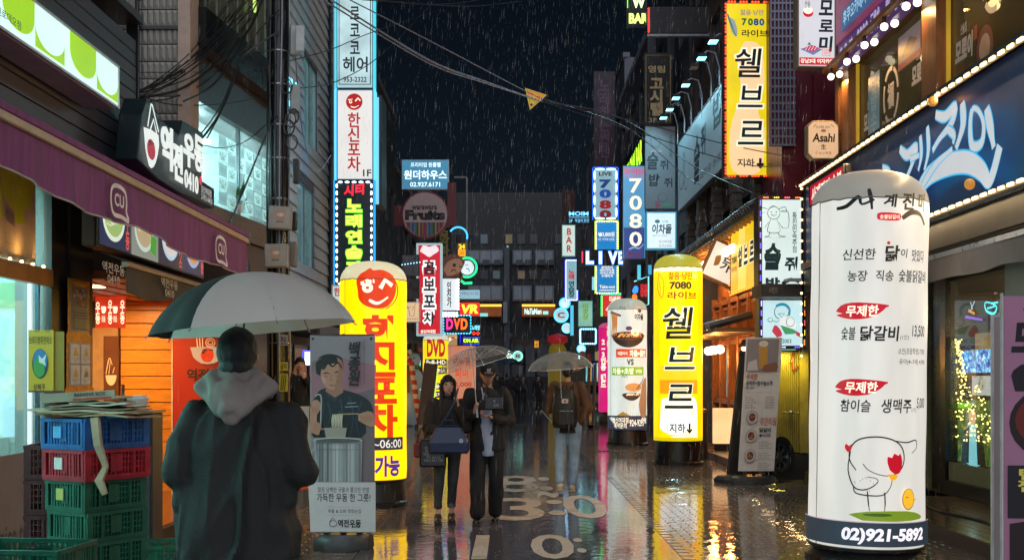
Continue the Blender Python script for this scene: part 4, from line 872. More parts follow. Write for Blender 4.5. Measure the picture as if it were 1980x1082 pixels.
b.l([[(627, 722), (632, 720), (638, 722)], [(648, 720), (654, 718), (659, 720)]], .012, S('#1c1410')); b.l([[(642, 722), (640, 733), (646, 735)]], .005, S('#8c5c46')); b.l([[(637, 743), (644, 745), (651, 742)]], .009, S('#8c3c34')); b.l([[(628, 727), (634, 728)], [(649, 726), (655, 727)]], .006, S('#3a241c'))
b.f([(652, 690), (662, 698), (664, 716), (660, 738), (648, 752), (652, 730), (656, 712)], S('#a87258'), 'skin_print', 3); b.f([(622, 726), (628, 730), (630, 742), (624, 736)], S('#cf9f86'), 'skin_print', 2); b.f([(630, 756), (648, 768), (664, 758), (660, 764), (648, 776), (634, 766)], S('#2c3440'), 'collar_print', 1)
for q_ in ([(613, 716), (618, 704), (626, 712), (634, 700), (644, 708), (654, 700), (662, 712)],): b.l([q_], .022, S('#15120f'))
for q_ in ([(622, 760), (626, 790), (618, 830)], [(676, 766), (684, 800), (680, 838)], [(700, 776), (690, 810), (696, 840)], [(634, 776), (640, 800), (634, 822)], [(660, 770), (662, 800), (656, 822)]): b.l([q_], .02, S('#2f3a48')); 
for i_ in range(5): b.c(657+(i_ % 2)*5, 775+i_*10, 1.3, S('#4a5564'))
b.f([(604, 700), (625, 690), (612, 700), (604, 712)], S('#7d6a72'), 'photo_print', 2)
b.l([[(672, 779), (690, 778)], [(668, 786), (694, 785)]], .012, S('#9aa0a8'), k=1)
b.f([(600, 790), (604, 776), (612, 772), (620, 778), (622, 790), (614, 800), (612, 830), (600, 838)], S('#c08c72'), 'hand_print', 2); b.l([[(610, 766), (616, 762), (622, 770), (621, 824), (628, 828), (640, 826)]], .012, S('#b8b4ae'))
b.f([(694, 800), (712, 794), (724, 800), (724, 824), (708, 820), (694, 812)], S('#c08c72'), 'hand_print', 2); b.l([[(654, 800), (690, 799), (706, 801)]], .012, S('#b89a78'), k=1)
for i in range(7): b.l([[(645+i*3.0, 800), (643+i*3.1, 815), (645+i*3, 836)]], .012, S('#d8ccb0'))
b.f([(628, 826), (672, 826), (668, 850), (632, 850)], S('#a89a8e'), 'pot_print'); b.f([(608, 850), (702, 850), (700, 930), (612, 930)], S('#aaaaac'), 'pot_print'); b.f([(612, 850), (630, 850), (632, 930), (616, 930)], S('#5d5f62'), 'pot_print'); b.f([(670, 850), (686, 850), (684, 930), (670, 930)], S('#d0d0ce'), 'pot_print')
for i_ in range(14): x_ = 614+i_*6.2; b.f([(x_, 856), (x_+4.5, 856), (x_+4.3, 930), (x_+.3, 930)], S(['#8f9092', '#7b7c80', '#a2a2a2', '#6c6d72', '#989898', '#b8b8b6', '#c4c4c2', '#aeaeac', '#9c9c9c', '#8a8a8c', '#a6a6a4', '#bababa', '#949496', '#77787c'][i_]), 'pot_print')
b.l([[(612, 868), (700, 868)]], .006, S('#6a6a6c'), k=1); b.f([(608, 815), (622, 818), (618, 840), (606, 836)], S('#b5816a'), 'hand_print', 2)
for i_ in range(4): b.l([[(603+i_*4, 783+i_), (606+i_*4, 792+i_), (604+i_*4, 800)]], .004, S('#8c5c46')); b.l([[(697+i_*6, 803), (702+i_*6, 808), (698+i_*6, 815)]], .004, S('#8c5c46'))
b.c(655, 850, 48, S('#b5b5b4'), 6, 'pot_print'); b.c(655, 851, 44, S('#5b5452'), 4.4, 'pot_print'); b.l([[(610, 866), (604, 872), (606, 884), (612, 886)]], .014, S('#b0b0b0'))
b.f([(597.5, 930.5), (728, 930.5), (728, 1026), (602, 1026)], S('#d0c4c2'), 'paper_print')
b.t('백\n종\n원', (675, 660, 699, 745), S('#141012'), bold=.03, shear=.15); b.t('\n'.join('외식경영전문가가제안하는역전우동'), (704, 656, 708, 742), S('#4a4144'))
b.t('깔끔 담백한 국물과 쫄깃한 면발', (616, 940, 716, 950), S('#3a3030')); b.t('가득한 우동 한 그릇!', (614, 952, 718, 968), S('#2a2222'), bold=.01)
b.t('우동 & 소바 맛있는집', (636, 982, 700, 990), S('#3a3030')); b.t('역전우동', (655, 1002, 700, 1017), S('#1a1414'), bold=.03); b.t('0410', (682, 1014, 698, 1018), S('#1a1414'), bold=.02); b.l([circ(646, 1010, 7, 6, 14), [(640, 1006), (645, 998), (650, 1004)]], .006, S('#1a1414'), k=1); b.l([[(634, 978), (702, 978)], [(634, 994), (702, 994)]], .002, S('#6a6060'), k=1)
# beer poster at the right
t = thing('banner_stand', 'leaning white menu poster with beer glass photo on weighted rubber base', 'banner', (XY(1462, 17.0), 17.0, 0), radians(4))
stand_base(t, .78, .12, .12); O('foot', MB().lathe([(.3, 0), (.31, .05), (.25, .1)], 8, (-.25, .35, 0)), DARK, t); O('pole', MB().cone((.22, .1, .1), (.2, .06, 2.15), .013, n=8), STEEL, t)
s = 17.0/F; banner_sheet(t, .55, ZZ(910, 17), ZZ(652, 17), mat('#d8d0cc', .5, var=.05), .125)
b = Board(t, lambda px, py: ((px-1455)*s+(ZZ(py, 17)-ZZ(910, 17))/(ZZ(652, 17)-ZZ(910, 17))*.125, EYE+(CY-py)*s), -.012)
sx = -6
def Q(x0, y0, x1, y1, m): return b.r(x0+sx, y0, x1+sx, y1, m, 'photo_print')
Q(1428, 655, 1490, 718, S('#8d8286')); b.f([(1450+sx, 664), (1468+sx, 662), (1470+sx, 712), (1454+sx, 712)], S('#c8913a'), 'photo_print'); b.c(1460+sx, 664, 9, S('#e0d8cc'), 6, 'photo_print'); b.f([(1432+sx, 700), (1448+sx, 694), (1452+sx, 716), (1430+sx, 716)], S('#c8bcc0'), 'photo_print'); b.f([(1462+sx, 706), (1488+sx, 700), (1488+sx, 717), (1460+sx, 717)], S('#8c5a48'), 'photo_print', 2)
b.t('무제한', (1430+sx, 722, 1452+sx, 733), S('#c0542c'), bold=.02, shear=.2); b.t('생맥주+참이슬소주', (1430+sx, 736, 1482+sx, 745), S('#1e1a1c'), bold=.02); b.t('₩5,000', (1430+sx, 747, 1446+sx, 752), S('#1e1a1c')); b.l([[(1430+sx, 758), (1490+sx, 757)]], .003, S('#555555'), k=1)
for i in range(5): b.t('국산 이용', (1430+sx, 766+i*5, 1442+sx+(i*5) % 11, 769+i*5), S('#3b3638')); b.t('감자칩', (1470+sx, 766+i*5, 1486+sx, 769+i*5), S('#3b3638'))
b.t('무한리필', (1462+sx, 806, 1494+sx, 822), S('#c0542c'), bold=.01, shear=.2); b.t('닭갈비', (1462+sx, 826, 1484+sx, 835), S('#1e1a1c'), bold=.03); b.t('₩13,500', (1462+sx, 838, 1484+sx, 844), S('#1e1a1c'), bold=.02)
for (x, y) in ((1446, 806), (1446, 842), (1446, 880)):
    b.c(x+sx, y, 11, S('#8a8082'), 13, 'photo_print'); b.c(x+sx, y, 10, S('#c8beba'), 12, 'photo_print'); b.c(x+sx, y, 6.5, S('#6a2e22'), 8, 'photo_print')
    for i in range(5): b.c(x+sx-4+R.random()*8, y-5+R.random()*10, 1.8, S(R.choice(['#a8583a', '#3f1a14', '#b8814a'])), 1.8, 'photo_print')
for y in (852, 874, 893):
    for i in range(4): b.t('닭갈비 한마리', (1462+sx, y+i*4, 1480+sx+(i*7) % 12, y+2.6+i*4), S('#4a4446'))
t = thing('sign_board', 'black back side of an A board leaning behind the beer poster', 'sign board', (XY(1424, 17.6), 17.6, 0), 0, rot=(0, radians(6), 0))
O('board', MB().box(-.16, .12, 0, .03, .0, 2.0), BLACK, t); O('prop', MB().box(-.14, -.1, .03, .06, 0, 1.9), DARK, t); O('border', MB().box(-.15, -.135, -.006, -.001, .1, 1.9), mat('#4a4030', .5), t)
# far right boards
t = thing('menu_board', 'white framed board with mirrored food photographs standing at the right picture edge', 'sign board', (3.62, 8.25, 0), radians(-10))
O('board', MB().box(-.12, .5, 0, .02, .05, 2.03), mat('#b9b0b4', .5, emit=.10), t); O('frame', MB().box(-.135, -.12, -.01, .03, .03, 2.05).box(-.12, .5, -.01, .03, 2.03, 2.05), WHITE, t); O('leg', MB().box(-.1, -.07, .02, .3, 0, .05), BLACK, t)
b = Board(t, lambda u, v: (-.12+u/100*.62, 2.03-v/100*1.98), -.003)
for i, (c_, d_) in enumerate((('#8a5a4a', '#c8a890'), ('#3f4f50', '#b88a70'), ('#a87a60', '#d8b8a0'), ('#33484a', '#c09078'), ('#b08a7a', '#d8bcae'))):
    y = 4+i*19; b.r(18, y, 90, y+13, S(c_), 'photo_print'); b.f([(24, y+11), (40, y+4), (62, y+6), (84, y+3), (86, y+11)], S(d_), 'photo_print', 3); b.r(18, y+13.2, 90, y+18, S('#2c3a40')); b.t('치킨 버터\n8,000', (24, y+13.6, 60, y+17.6), S('#b8a850'), bold=.01)
t = thing('menu_board', 'pink poster board with large black lettering over a red stew bowl at the right edge', 'sign board', (3.50, 7.75, 0), radians(-6))
O('board', MB().box(-.15, .5, 0, .02, .35, 2.15), mat('#b07a9c', .5, emit=.22), t); O('frame', MB().box(-.16, -.151, -.01, .03, .33, 2.17), WHITE, t); O('leg', MB().box(-.1, -.06, .03, .1, 0, 2.0), BLACK, t)
b = Board(t, lambda u, v: (-.15+u/100*.65, 2.15-v/100*1.8), -.003)
b.t('생', (20, 2, 34, 8), ink('#1c1020'), bold=.03); b.t('모로이', (8, 9, 100, 23), ink('#170f1c'), bold=.05, shear=.1); b.f([(8, 30), (18, 26), (60, 25), (60, 35), (12, 36)], ink('#1c1020'), k=2); b.t('나가사키', (22, 27, 80, 34), lit('#e0c8d8', .5), bold=.02); b.c(52, 48, 46, ink('#241018'), 14); b.c(52, 47, 40, S('#7c2218'), 11, 'photo_print')
for i in range(16): b.c(30+R.random()*44, 42+R.random()*11, 4, S(R.choice(['#b8603a', '#a83a20', '#d8a070'])), 1.6, 'photo_print')
b.r(4, 64, 100, 84, ink('#1a1422')); b.t('탄탄\n짬뽕', (14, 65, 60, 74), lit('#c8c048', .4), bold=.03); b.f([(6, 86), (40, 84), (40, 100), (6, 100)], ink('#2a1420'))
# ---------------------------------------------------------------- street furniture at left
# crates
def crate_mb(w, d, h, solid=False):
    m = MB(); th = .012
    m.box(-w/2, w/2, -d/2, d/2, 0, .014)
    for (ax, L, o) in (('x', w, d/2), ('y', d, w/2)):
        for sg in (-1, 1):
            def bx_(a0, a1, z0, z1, e=0.):
                o0 = sg*(o-th); o1 = sg*(o+e); lo, hi = min(o0, o1), max(o0, o1)
                if ax == 'x': m.box(a0, a1, lo, hi, z0, z1)
                else: m.box(lo, hi, a0+th, a1-th, z0, z1)
            bx_(-L/2, L/2, h-.02, h, .008); bx_(-L/2, L/2, .014, .032, .004); bx_(-L/2, -L/2+.045, .032, h-.02, .003); bx_(L/2-.045, L/2, .032, h-.02, .003)
            n = int(L/.032)
            for i in range(n):
                a = -L/2+.05+(L-.1)*(i+.25)/n; bx_(a, a+.008, .032, h-.02)
            for i in range(3): z = .032+(h-.05)*(i+1)/4; bx_(-L/2+.045, L/2-.045, z, z+.007, -.003)
            bx_(-L*.12, -L*.12+.09, .05, h-.03, .002)
            for a in (-L*.28, L*.22): bx_(a, a+.018, .032, h-.02, .005)
    return m
def crate_thing(me, label, loc, rz, tagc=None, group='plastic crates stacked by the convenience store'):
    t = thing('plastic_crate', label, 'crate', loc, rz, group)
    inst(me, 'body', t)
    if tagc: O('label_tag', MB().box(-.262, -.256, .0, .07, .07, .14), mat(tagc, .6), t)
    return t
def cm(col): 
    me = crate_mb(.50, .38, .186).mesh('crate'); me.materials.append(mat(col, .4, var=.45, scale=7, bump=.3)); return me
GRC, RDC, BLC, DRC, BKC = cm('#0a4e3a'), cm('#981628'), cm('#1a5290'), cm('#400c14'), cm('#2a2426')
# near corner at (172px, Y 6.8): the long side recedes to the right
th_ = radians(60); C0 = Vector((XY(162, 6.75), 6.75)); cdir = Vector((cos(th_), sin(th_))); pdir = Vector((-sin(th_), cos(th_)))
cc = C0+cdir*.25+pdir*.19
labs = ['green crate at the foot of the tall stack', 'green crate second from the ground in the tall stack', 'green crate third from the ground in the tall stack', 'green crate fourth from the ground in the tall stack', 'green crate with pale label just under the red crate', 'bright red crate near the top of the tall stack', 'blue crate topmost of the tall stack under the cardboard']
for i in range(7):
    me = GRC if i < 5 else (RDC if i == 5 else BLC); j = Vector((R.uniform(-.012, .012), R.uniform(-.012, .012)))
    t = crate_thing(me, labs[i], (cc.x+j.x, cc.y+j.y, .035+i*.188), th_-pi/2+pi/2+R.uniform(-.02, .02), {4: '#b8b060', 5: '#d8c8c8', 6: '#5aa0d8'}.get(i))
    if i < 5: t.scale = (.93, .93, 1)
cardtop = .035+7*.188
for i in range(5):
    crate_thing(DRC if i > 1 else BKC, 'dark %s crate %s in the stack behind the tall green stack' % ('red' if i > 1 else 'brown', ['at the foot', 'second from the ground', 'in the middle', 'second from the top', 'topmost'][i]), (XY(138, 7.55), 7.55, .03+i*.226), radians(8), None).scale = (1, 1, 1.2)
for i in range(4):
    t = crate_thing(GRC, 'green crate %s in the low stack at the lower left corner' % ['at the foot', 'second from the ground', 'second from the top', 'topmost'][i], (XY(52, 5.3), 5.3, .06+i*.192), radians(-6), None)
crate_thing(GRC, 'single green crate on the ground between the tall stack and the man', (XY(300, 9.3), 9.35, .0), radians(12), None).scale = (.9, 1.2, 1.3)
CB = ['#a08a68', '#8f7a5a', '#b5a78c', '#7a6a54', '#c0b8a8', '#8c8474']
cl = ['lowest wide flattened carton on the blue crate', 'flattened brown carton second from the bottom of the pile', 'grey flattened carton in the middle of the pile', 'crooked pale flattened carton on the pile', 'brown flattened carton near the top of the pile', 'folded carton roll near the top right of the pile', 'topmost grey carton with dark print and a red stripe']
for i in range(7):
    w, d = (.60, .42) if i < 3 else (.54-.04*(i-3), .30)
    o = thing('cardboard_sheet', cl[i], 'cardboard', (cc.x+R.uniform(-.03, .05), cc.y-.05, cardtop+.008+i*.0165), 0, 'flattened cartons on the crate stack', rot=(R.uniform(-.03, .03), R.uniform(-.02, .05)-(.10 if i == 6 else 0), th_*.0+R.uniform(-.25, .2)))
    m1 = MB(); vs = []; 
    for k, z in enumerate((0, .010)):
        for a in range(9):
            for c_ in range(2): vs.append((-w/2+w*a/8, -d/2+d*c_, z+.006*sin(a*1.3+i)))
    m1.add(vs, [(a*2, a*2+1, a*2+3, a*2+2) for a in range(8)]+[(18+a*2, 18+a*2+2, 18+a*2+3, 18+a*2+1) for a in range(8)]+[(a*2, a*2+2, 18+a*2+2, 18+a*2) for a in range(8)]+[(a*2+1, 18+a*2+1, 18+a*2+3, a*2+3) for a in range(8)]+[(0, 18, 19, 1), (16, 17, 35, 34)])
    O('sheet', m1, mat(CB[i % 6], .7, var=.2, bump=.2), o)
    if i == 6: O('printed_flap', MB().box(-.24, .2, -d/2-.012, -d/2-.004, .0, .055), mat('#9a917e', .6), o); O('red_stripe', MB().box(-.05, .18, -d/2-.015, -d/2-.013, .004, .016), ink('#a8402c'), o); b = Board(o, lambda x, z: (x, z), -d/2-.016); b.t('BANANA BOX', (-.04, .048, .15, .026), ink('#3a342c'), bold=.02)
t = thing('carton_strip', 'torn carton strip hanging over the front of the blue and red crates', 'cardboard', (XY(198, 6.6), 6.62, 1.0))
O('strip', MB().tube([(-.05, 0, .36), (-.02, -.03, .2), (.02, -.02, .08), (-.015, -.03, -.0), (.02, -.03, -.08)], [.03, .028, .02, .03, .02], 4), mat('#a8987c', .7), t)
t = thing('cabinet', 'dark narrow cabinet behind the crates holding the white tub and sauce bottle', 'cabinet', (XY(262, 10.2), 10.2, 0)); O('body', MB().box(-.2, .2, -.15, .15, 0, 1.28), DARK, t, bev=.01); O('door_panel', MB().box(-.18, .18, -.165, -.151, .05, 1.24), mat('#3a3532', .4), t); O('handle', MB().box(.12, .14, -.19, -.166, .6, .8), STEEL, t); O('top_board', MB().box(-.22, .22, -.18, .17, 1.281, 1.30), mat('#7a6a58', .4), t)
t = thing('plastic_tub', 'white plastic tub with lid standing behind the flattened cartons', 'tub', (XY(267, 10.15), 10.15, 1.302)); O('tub', MB().lathe([(.07, 0), (.09, .1), (.095, .1)], 20), mat('#cfc8bc', .35), t, smooth=True); O('lid', MB().lathe([(.098, .1001), (.098, .118), (.05, .122)], 20), WHITE, t); O('folded_paper', MB().box(-.03, .05, -.03, .03, .123, .135), WHITE, t)
t = thing('sauce_bottle', 'dark sauce bottle with red neck beside the white tub', 'bottle', (XY(238, 10.12), 10.12, 1.302)); O('bottle', MB().lathe([(.03, 0), (.032, .1), (.014, .15), (.013, .2)], 14), mat('#3a1a14', .15), t, smooth=True); O('cap', MB().cone((0, 0, .2005), (0, 0, .23), .016, n=12), mat('#7c2018', .4), t); O('label_wrap', MB().cone((0, 0, .03), (0, 0, .09), .0335, n=14, caps=False), mat('#c8c0b0', .5), t)
# sign plate on the glass door
t = thing('hanging_sign', 'yellow trash bag shop plate with green and blue bird emblem beside the glass', 'sign', (XY(79, 8.95), 8.95, ZZ(758, 8.95)), radians(6))
O('plate', MB().box(-.095, .095, 0, .012, 0, .49), mat('#e0c010', .4, emit=.12), t); O('side_plate', MB().box(.096, .17, .02, .03, .0, .48), mat('#b89a10', .45, emit=.05), t); O('foot_strip', MB().box(-.095, .17, -.003, -.0005, -.0, .014), ink('#5a1c2c'), t)
for x in (-.03, .05): O('ring', MB().tube([(x+.014*cos(a), -.004, .49+.014*sin(a)) for a in [i*pi/6 for i in range(13)]], .002, 4), BLACK, t)
b = Board(t, lambda u, v: (-.095+u/100*.19, .49*(1-v/100)), -.004); b.t('쓰레기봉투판매소', (4, 10, 94, 23), ink('#3a3a14'), bold=.01); b.t('성북구', (20, 86, 68, 97), ink('#3a2a14'), bold=.02)
b.c(48, 54, 32, ink('#1c3a2c'), 24); b.c(48, 48, 28, S('#2f6fa8'), 17); b.f([(20, 56), (36, 44), (52, 50), (66, 62), (60, 72), (40, 76), (24, 68)], S('#3f8a3c'), 'emblem', 3); b.f([(42, 40), (56, 46), (74, 38), (66, 50), (72, 58), (58, 54), (44, 52)], S('#d8d8d0'), 'emblem')
# notices taped on the pier
def notice(px0, px1, z0, z1, label, rows_):
    X = -3.85; ya = WY(px0, X); yb = WY(px1, X); t = thing('notice', label, 'poster', (X, (ya+yb)/2, z0), pi/2); L = yb-ya; h = z1-z0
    tp = mat('#c9983a', .22, metal=.6, var=.5, scale=25, bump=1.0, bscale=60)
    O('tape', MB().box(-L/2-.05, L/2+.05, .004, .008, -.05, h+.06).box(-L/2-.09, L/2+.1, .002, .0035, -.08, -.02), tp, t); O('sheet', MB().box(-L/2, L/2, 0, .0035, 0, h), mat('#a89f94', .5), t)
    b = Board(t, lambda u, v: (-L/2+u/100*L, h*(1-v/100)), -.002); rows_(b)
def r1(b):
    b.r(4, 2, 96, 46, S('#8a7268'), 'photo_print')
    for i in range(18): b.f([(8+R.random()*70, 6+R.random()*34) for _ in range(1)][0:1]+[], S('#fff')) if 0 else b.c(14+R.random()*70, 8+R.random()*34, 9, S(R.choice(['#b8543a', '#c8b8a8', '#5a5a6a', '#d89a5a'])), 4, 'photo_print')
    for i in range(8): b.r(6, 50+i*6, 94, 54+i*6, S(R.choice(['#4a4448', '#5d4a4a', '#7a7a4a']))); b.t('아르바이트 모집', (10, 50.5+i*6, 88, 53.5+i*6), S('#c8b8b0'))
def r2(b):
    for x in (4, 52):
        for y in (3, 52): b.r(x, y, x+44, y+44, WHITE, 'photo_print'); b.c(x+24, y+14, 8, S('#d8b080'), 7); b.f([(x+12, y+28), (x+18, y+16), (x+32, y+16), (x+36, y+28)], S(R.choice(['#c8a848', '#5a3a4a', '#8a7a3c'])), k=2); b.t('안전수칙\n준수', (x+6, y+31, x+38, y+42), S('#6a5a58'))
notice(137, 170, 2.0, 2.40, 'tall narrow photo notice framed with crumpled gold tape on the store pier', r1); notice(134, 174, 1.52, 1.90, 'four picture notice sheet framed with gold tape on the store pier', r2)
t = thing('notice', 'small white paper strip with red words under the gold taped notices', 'poster', (-3.84, 10.15, 1.33), pi/2); O('sheet', MB().box(-.28, .28, 0, .004, 0, .12), WHITE, t); b = Board(t, lambda x, z: (x, z), -.002); b.t('주차 금지', (-.24, .1, .0, .03), S('#3a3a3a')); b.t('쓰레기', (.02, .11, .24, .02), S('#c03020'), bold=.02)
# curtain lamp and red banner
t = thing('cloth_sign', 'glowing orange red noren cloth with white udon lettering inside the alcove', 'sign', (XY(214, 13.0), 13.0, ZZ(634, 13)), radians(6))
O('cloth', MB().add([(-.17+.34*i/12, .012*sin(i*.9), z) for z in (0, .37) for i in range(13)], [(i, i+1, i+14, i+13) for i in range(12)]), mat('#d8381a', .6, emit=.6, var=.35), t); O('rod', MB().cone((-.19, 0, .375), (.19, 0, .375), .008, n=6), BLACK, t)
b = Board(t, lambda u, v: (-.17+u/100*.34, .37*(1-v/100)), -.018); cw = lit('#ffe8c8', 1.1)
for u in (2, 42, 82): b.t('우\n동', (u, 20 if u == 2 else 14, u+15, 88), cw, bold=.03)
for u in (28, 66): b.f([(u-8, 34), (u+8, 34), (u+5, 54), (u-5, 54)], cw, 'emblem', 2); b.t('麺', (u-6, 62, u+6, 82), cw)
t = thing('banner', 'tall orange red banner with noodle bowl emblem against the plank wall', 'banner', (XY(400, 13.6), 13.6, .2), radians(-4))
banner_sheet(t, .84, 0, ZZ(640, 13.6)-.2, mat('#c42a12', .45, emit=.10, var=.12), .0); O('edge', MB().box(-.43, -.42, -.004, .01, 0, ZZ(640, 13.6)-.2), WHITE, t)
s = 13.6/F; b = Board(t, lambda px, py: ((px-400)*s, EYE+(CY-py)*s-.2), -.02)
b.f([(368, 671), (436, 671), (430, 690), (415, 702), (390, 702), (374, 690)], mat('#d8d0c4', .5, emit=.2), 'emblem', 2); b.c(402, 686, 13, S('#d83a20'), 14); b.t('麵', (391, 674, 413, 698), ink('#141010'), bold=.03); b.l([[(383, 671), (380, 645)], [(388, 671), (386, 643)], [(393, 671), (392, 643)]], .02, S('#e8e0d0'), k=1); b.l([circ(408, 662, 9, 8, 14), circ(408, 662, 5, 4, 12)], .012, S('#e8e0d0')); b.l([[(396, 646), (426, 656)]], .03, INK, k=1)
b.t('역전우동', (362, 712, 452, 736), ink('#141010'), bold=.03, shear=.05)
# utility pole
up = thing('utility_pole', 'dark utility pole wrapped in cables with steel bands and boxes', 'pole', (XY(539, 15.5), 15.5, 0))
O('pole', MB().lathe([(.16, 0), (.145, 4), (.125, 10)], 16), mat('#17181a', .22, var=.3, scale=4, bump=.2), up, smooth=True)
for z in (2.05, 3.35, 4.0, 4.55, 5.0, 5.55, 6.0): O('steel_band', MB().cone((0, 0, z), (0, 0, z+.018), .155, n=16), STEEL, up)
for k in range(9):
    a = -pi/2+R.uniform(-1.5, 1.5); O('cable_run', MB().tube([((.16+.012*sin(z*2+k))*cos(a+.12*sin(z*.9+k*2)), (.16)*sin(a+.12*sin(z*.9+k*2)), z) for z in [1.6+.3*i for i in range(27)]], .008+.006*(k % 3 == 0), 5), [PLASTIC, mat('#8d9094', .3), PLASTIC][k % 3], up)
for (x, z) in ((.2, 5.05), (.22, 4.75), (.18, 4.95), (.24, 5.1), (.15, 5.5)): O('cable_coil', MB().tube([(x+.07*cos(a*.5), -.17-.01*a*.2, z+.1*sin(a*.5)) for a in range(26)], .007, 5), PLASTIC, up)
def box_on(px0, py0, px1, py1, Y, col, name='junction_box', yaw=0, d=.12):
    w = (px1-px0)/F*Y; h = (py1-py0)/F*Y; c_ = P((px0+px1)/2, py1, Y)-Vector(up.location)
    m = MB().box(-w/2, w/2, -d/2, d/2, 0, h, Matrix.Translation(c_) @ Matrix.Rotation(yaw, 4, 'Z')); return O(name, m, mat(col, .4, var=.15), up, bev=.01)
box_on(561, 52, 578, 108, 15.4, '#9aa09c', yaw=.3); box_on(562, 165, 580, 218, 15.4, '#8b9490', yaw=.2); box_on(567, 308, 578, 355, 15.3, '#25282a'); box_on(558, 410, 574, 445, 15.4, '#1d1f21'); box_on(562, 468, 574, 516, 15.4, '#6b655c'); O('junction_box_lid', MB().box(.28, .4, -.28, -.26, 5.95, 6.3), mat('#a9afab', .4), up, bev=.01)
for (x0, y0, x1, y1, l, yw) in ((518, 397, 563, 443, 'upper tilted beige wireless access box strapped to the utility pole', .1), (510, 472, 556, 517, 'lower square beige wireless access box strapped to the utility pole', -.05)):
    Y = 15.15; w = (x1-x0)/F*Y; t = thing('wifi_box', l, 'access box', P((x0+x1)/2, y1, Y), yw, 'wireless access boxes on the pole', rot=(0, .05 if y0 < 450 else 0, yw)); O('case', MB().box(-w/2, w/2, 0, .1, 0, w), mat('#8f8b83', .45), t, bev=.012)
    O('door_panel', MB().box(-w/2+.02, w/2-.02, -.006, -.0005, .02, w-.02), mat('#9b968d', .45), t); b = Board(t, lambda x, z, w=w: (x*w, z*w), -.008); b.f([(-.18, .4), (.18, .4), (.2, .44), (.2, .76), (.18, .8), (-.18, .8), (-.2, .76), (-.2, .44)], S('#b08a72'), 'emblem')
    b.l([circ(0, .5, rr, rr*.9, 8, .6, 2.5) for rr in (.08, .14, .2)], .012, WHITE, k=1); b.t('GIGA WiFi', (-.16, .35, .16, .29), ink('#2a2624'), bold=.02)
# sticker strips on the pole
for i, (y0, y1, c_, tx) in enumerate(((626, 642, '#c8a020', '주차'), (648, 668, '#8c8c8c', '전단'), (700, 716, '#c0b020', '금지'), (722, 756, '#a8a820', '///'))):
    o = MB().box(.04, .155, -.17, -.165, ZZ(y1, 15.5), ZZ(y0, 15.5)); O('sticker', o, mat(c_, .5), up); b = Board(up, lambda px, py: (XY(px, 15.5)-up.location.x, ZZ(py, 15.5)), -.172); b.t(tx, (547, y0+2, 559, y1-2), ink('#16140c'), bold=.03)
# bucket
t = thing('bucket', 'grey bucket with orange lid and arched handle on the wet paving', 'bucket', (XY(579, 14.0), 14.0, 0)); O('tub', MB().lathe([(.1, 0), (.125, .22), (.128, .22)], 20), mat('#5c6462', .4), t, smooth=True); O('lid', MB().lathe([(.135, .2205), (.135, .24), (.11, .262), (.0, .27)], 20), mat('#e0561c', .4, emit=.1), t, smooth=True); O('handle', MB().tube([(.09*cos(a), -.02, .25+.16*sin(a)) for a in [i*pi/10 for i in range(11)]], .008, 6), mat('#9a9a92', .4), t)
# little lit easel board by the pole
t = thing('easel_board', 'small white lit menu easel behind the man in the hooded coat', 'sign board', (XY(583, 13.5), 13.5, 0), .4); O('board', MB().box(-.1, .14, 0, .02, .75, 1.25), mat('#a8a8a0', .5, emit=.2), t); O('leg', MB().box(-.1, -.08, 0, .02, 0, .75), DARK, t); O('leg', MB().box(.11, .13, 0, .02, 0, .75), DARK, t); O('border', MB().box(.14, .15, -.01, .03, .74, 1.26), mat('#8a8a30', .5, emit=.2), t)
# fringe awning with bulbs left of the yellow pillar
t = thing('awning', 'dark ribbed shop canopy hung with round white bulbs left of the yellow pillar', 'awning', (-3.3, 17.6, 2.2), pi/2)
O('canopy', MB().box(0, 5, -.3, .7, .16, .24), DARK, t); 
for i in range(48): O('rib', MB().box(i*.104, i*.104+.07, -.33, -.301, -.03+.01*(i % 3), .22), mat('#3b3f44', .4), t)
bulbs(t, [(.3+.42*i, -.4-.05*(i % 2), -.04-.05*(i % 3)) for i in range(11)], MB().ell((0, 0, 0), .045, 10, 6), neon('#eafff8', 5), 'bulb'); O('bulb_cable', MB().tube([(.1+.21*i, -.41, .03+.02*sin(i*2)) for i in range(23)], .006, 4), PLASTIC, t)
for i in (1, 5, 9): light('bulb_light', t, (.3+.42*i, -.42, -.12), .1, 5, '#e8fff6')
t = thing('led_sign', 'small vertical blue and white lit window sign behind the poster', 'sign', P(593, 708, 17)); O('case', MB().box(-.06, .06, 0, .06, 0, .24), BLACK, t); O('face', MB().box(-.03, .05, -.01, -.001, .02, .22), neon('#e8f0ff', 1.6), t); O('border', MB().box(-.06, -.045, -.012, -.001, 0, .24).box(-.045, .06, -.012, -.001, .225, .24), neon('#3a50ff', 2.5), t)
sb2 = thing('shopfront', 'dim street level shopfront beyond the utility pole with stone faced base', 'shopfront', (-3.75, 17.7, 0), pi/2)
O('base_wall', MB().box(0, 7, -.1, -.001, 0, .7), mat('#3a2c26', .6, var=.4, scale=9, bump=1, bscale=12), sb2); 
for i in range(5): f_ = O('window', MB().box(.1+i*1.4, 1.35+i*1.4, -.08, -.04, .72, .8).box(.1+i*1.4, 1.35+i*1.4, -.08, -.04, 2.1, 2.15).box(.1+i*1.4, .15+i*1.4, -.08, -.04, .8, 2.1), DARK, sb2); O('pane', MB().box(.15+i*1.4, 1.35+i*1.4, -.06, -.05, .8, 2.1), mat('#5a3b28', .15, emit=.18, var=.6, scale=3), f_)
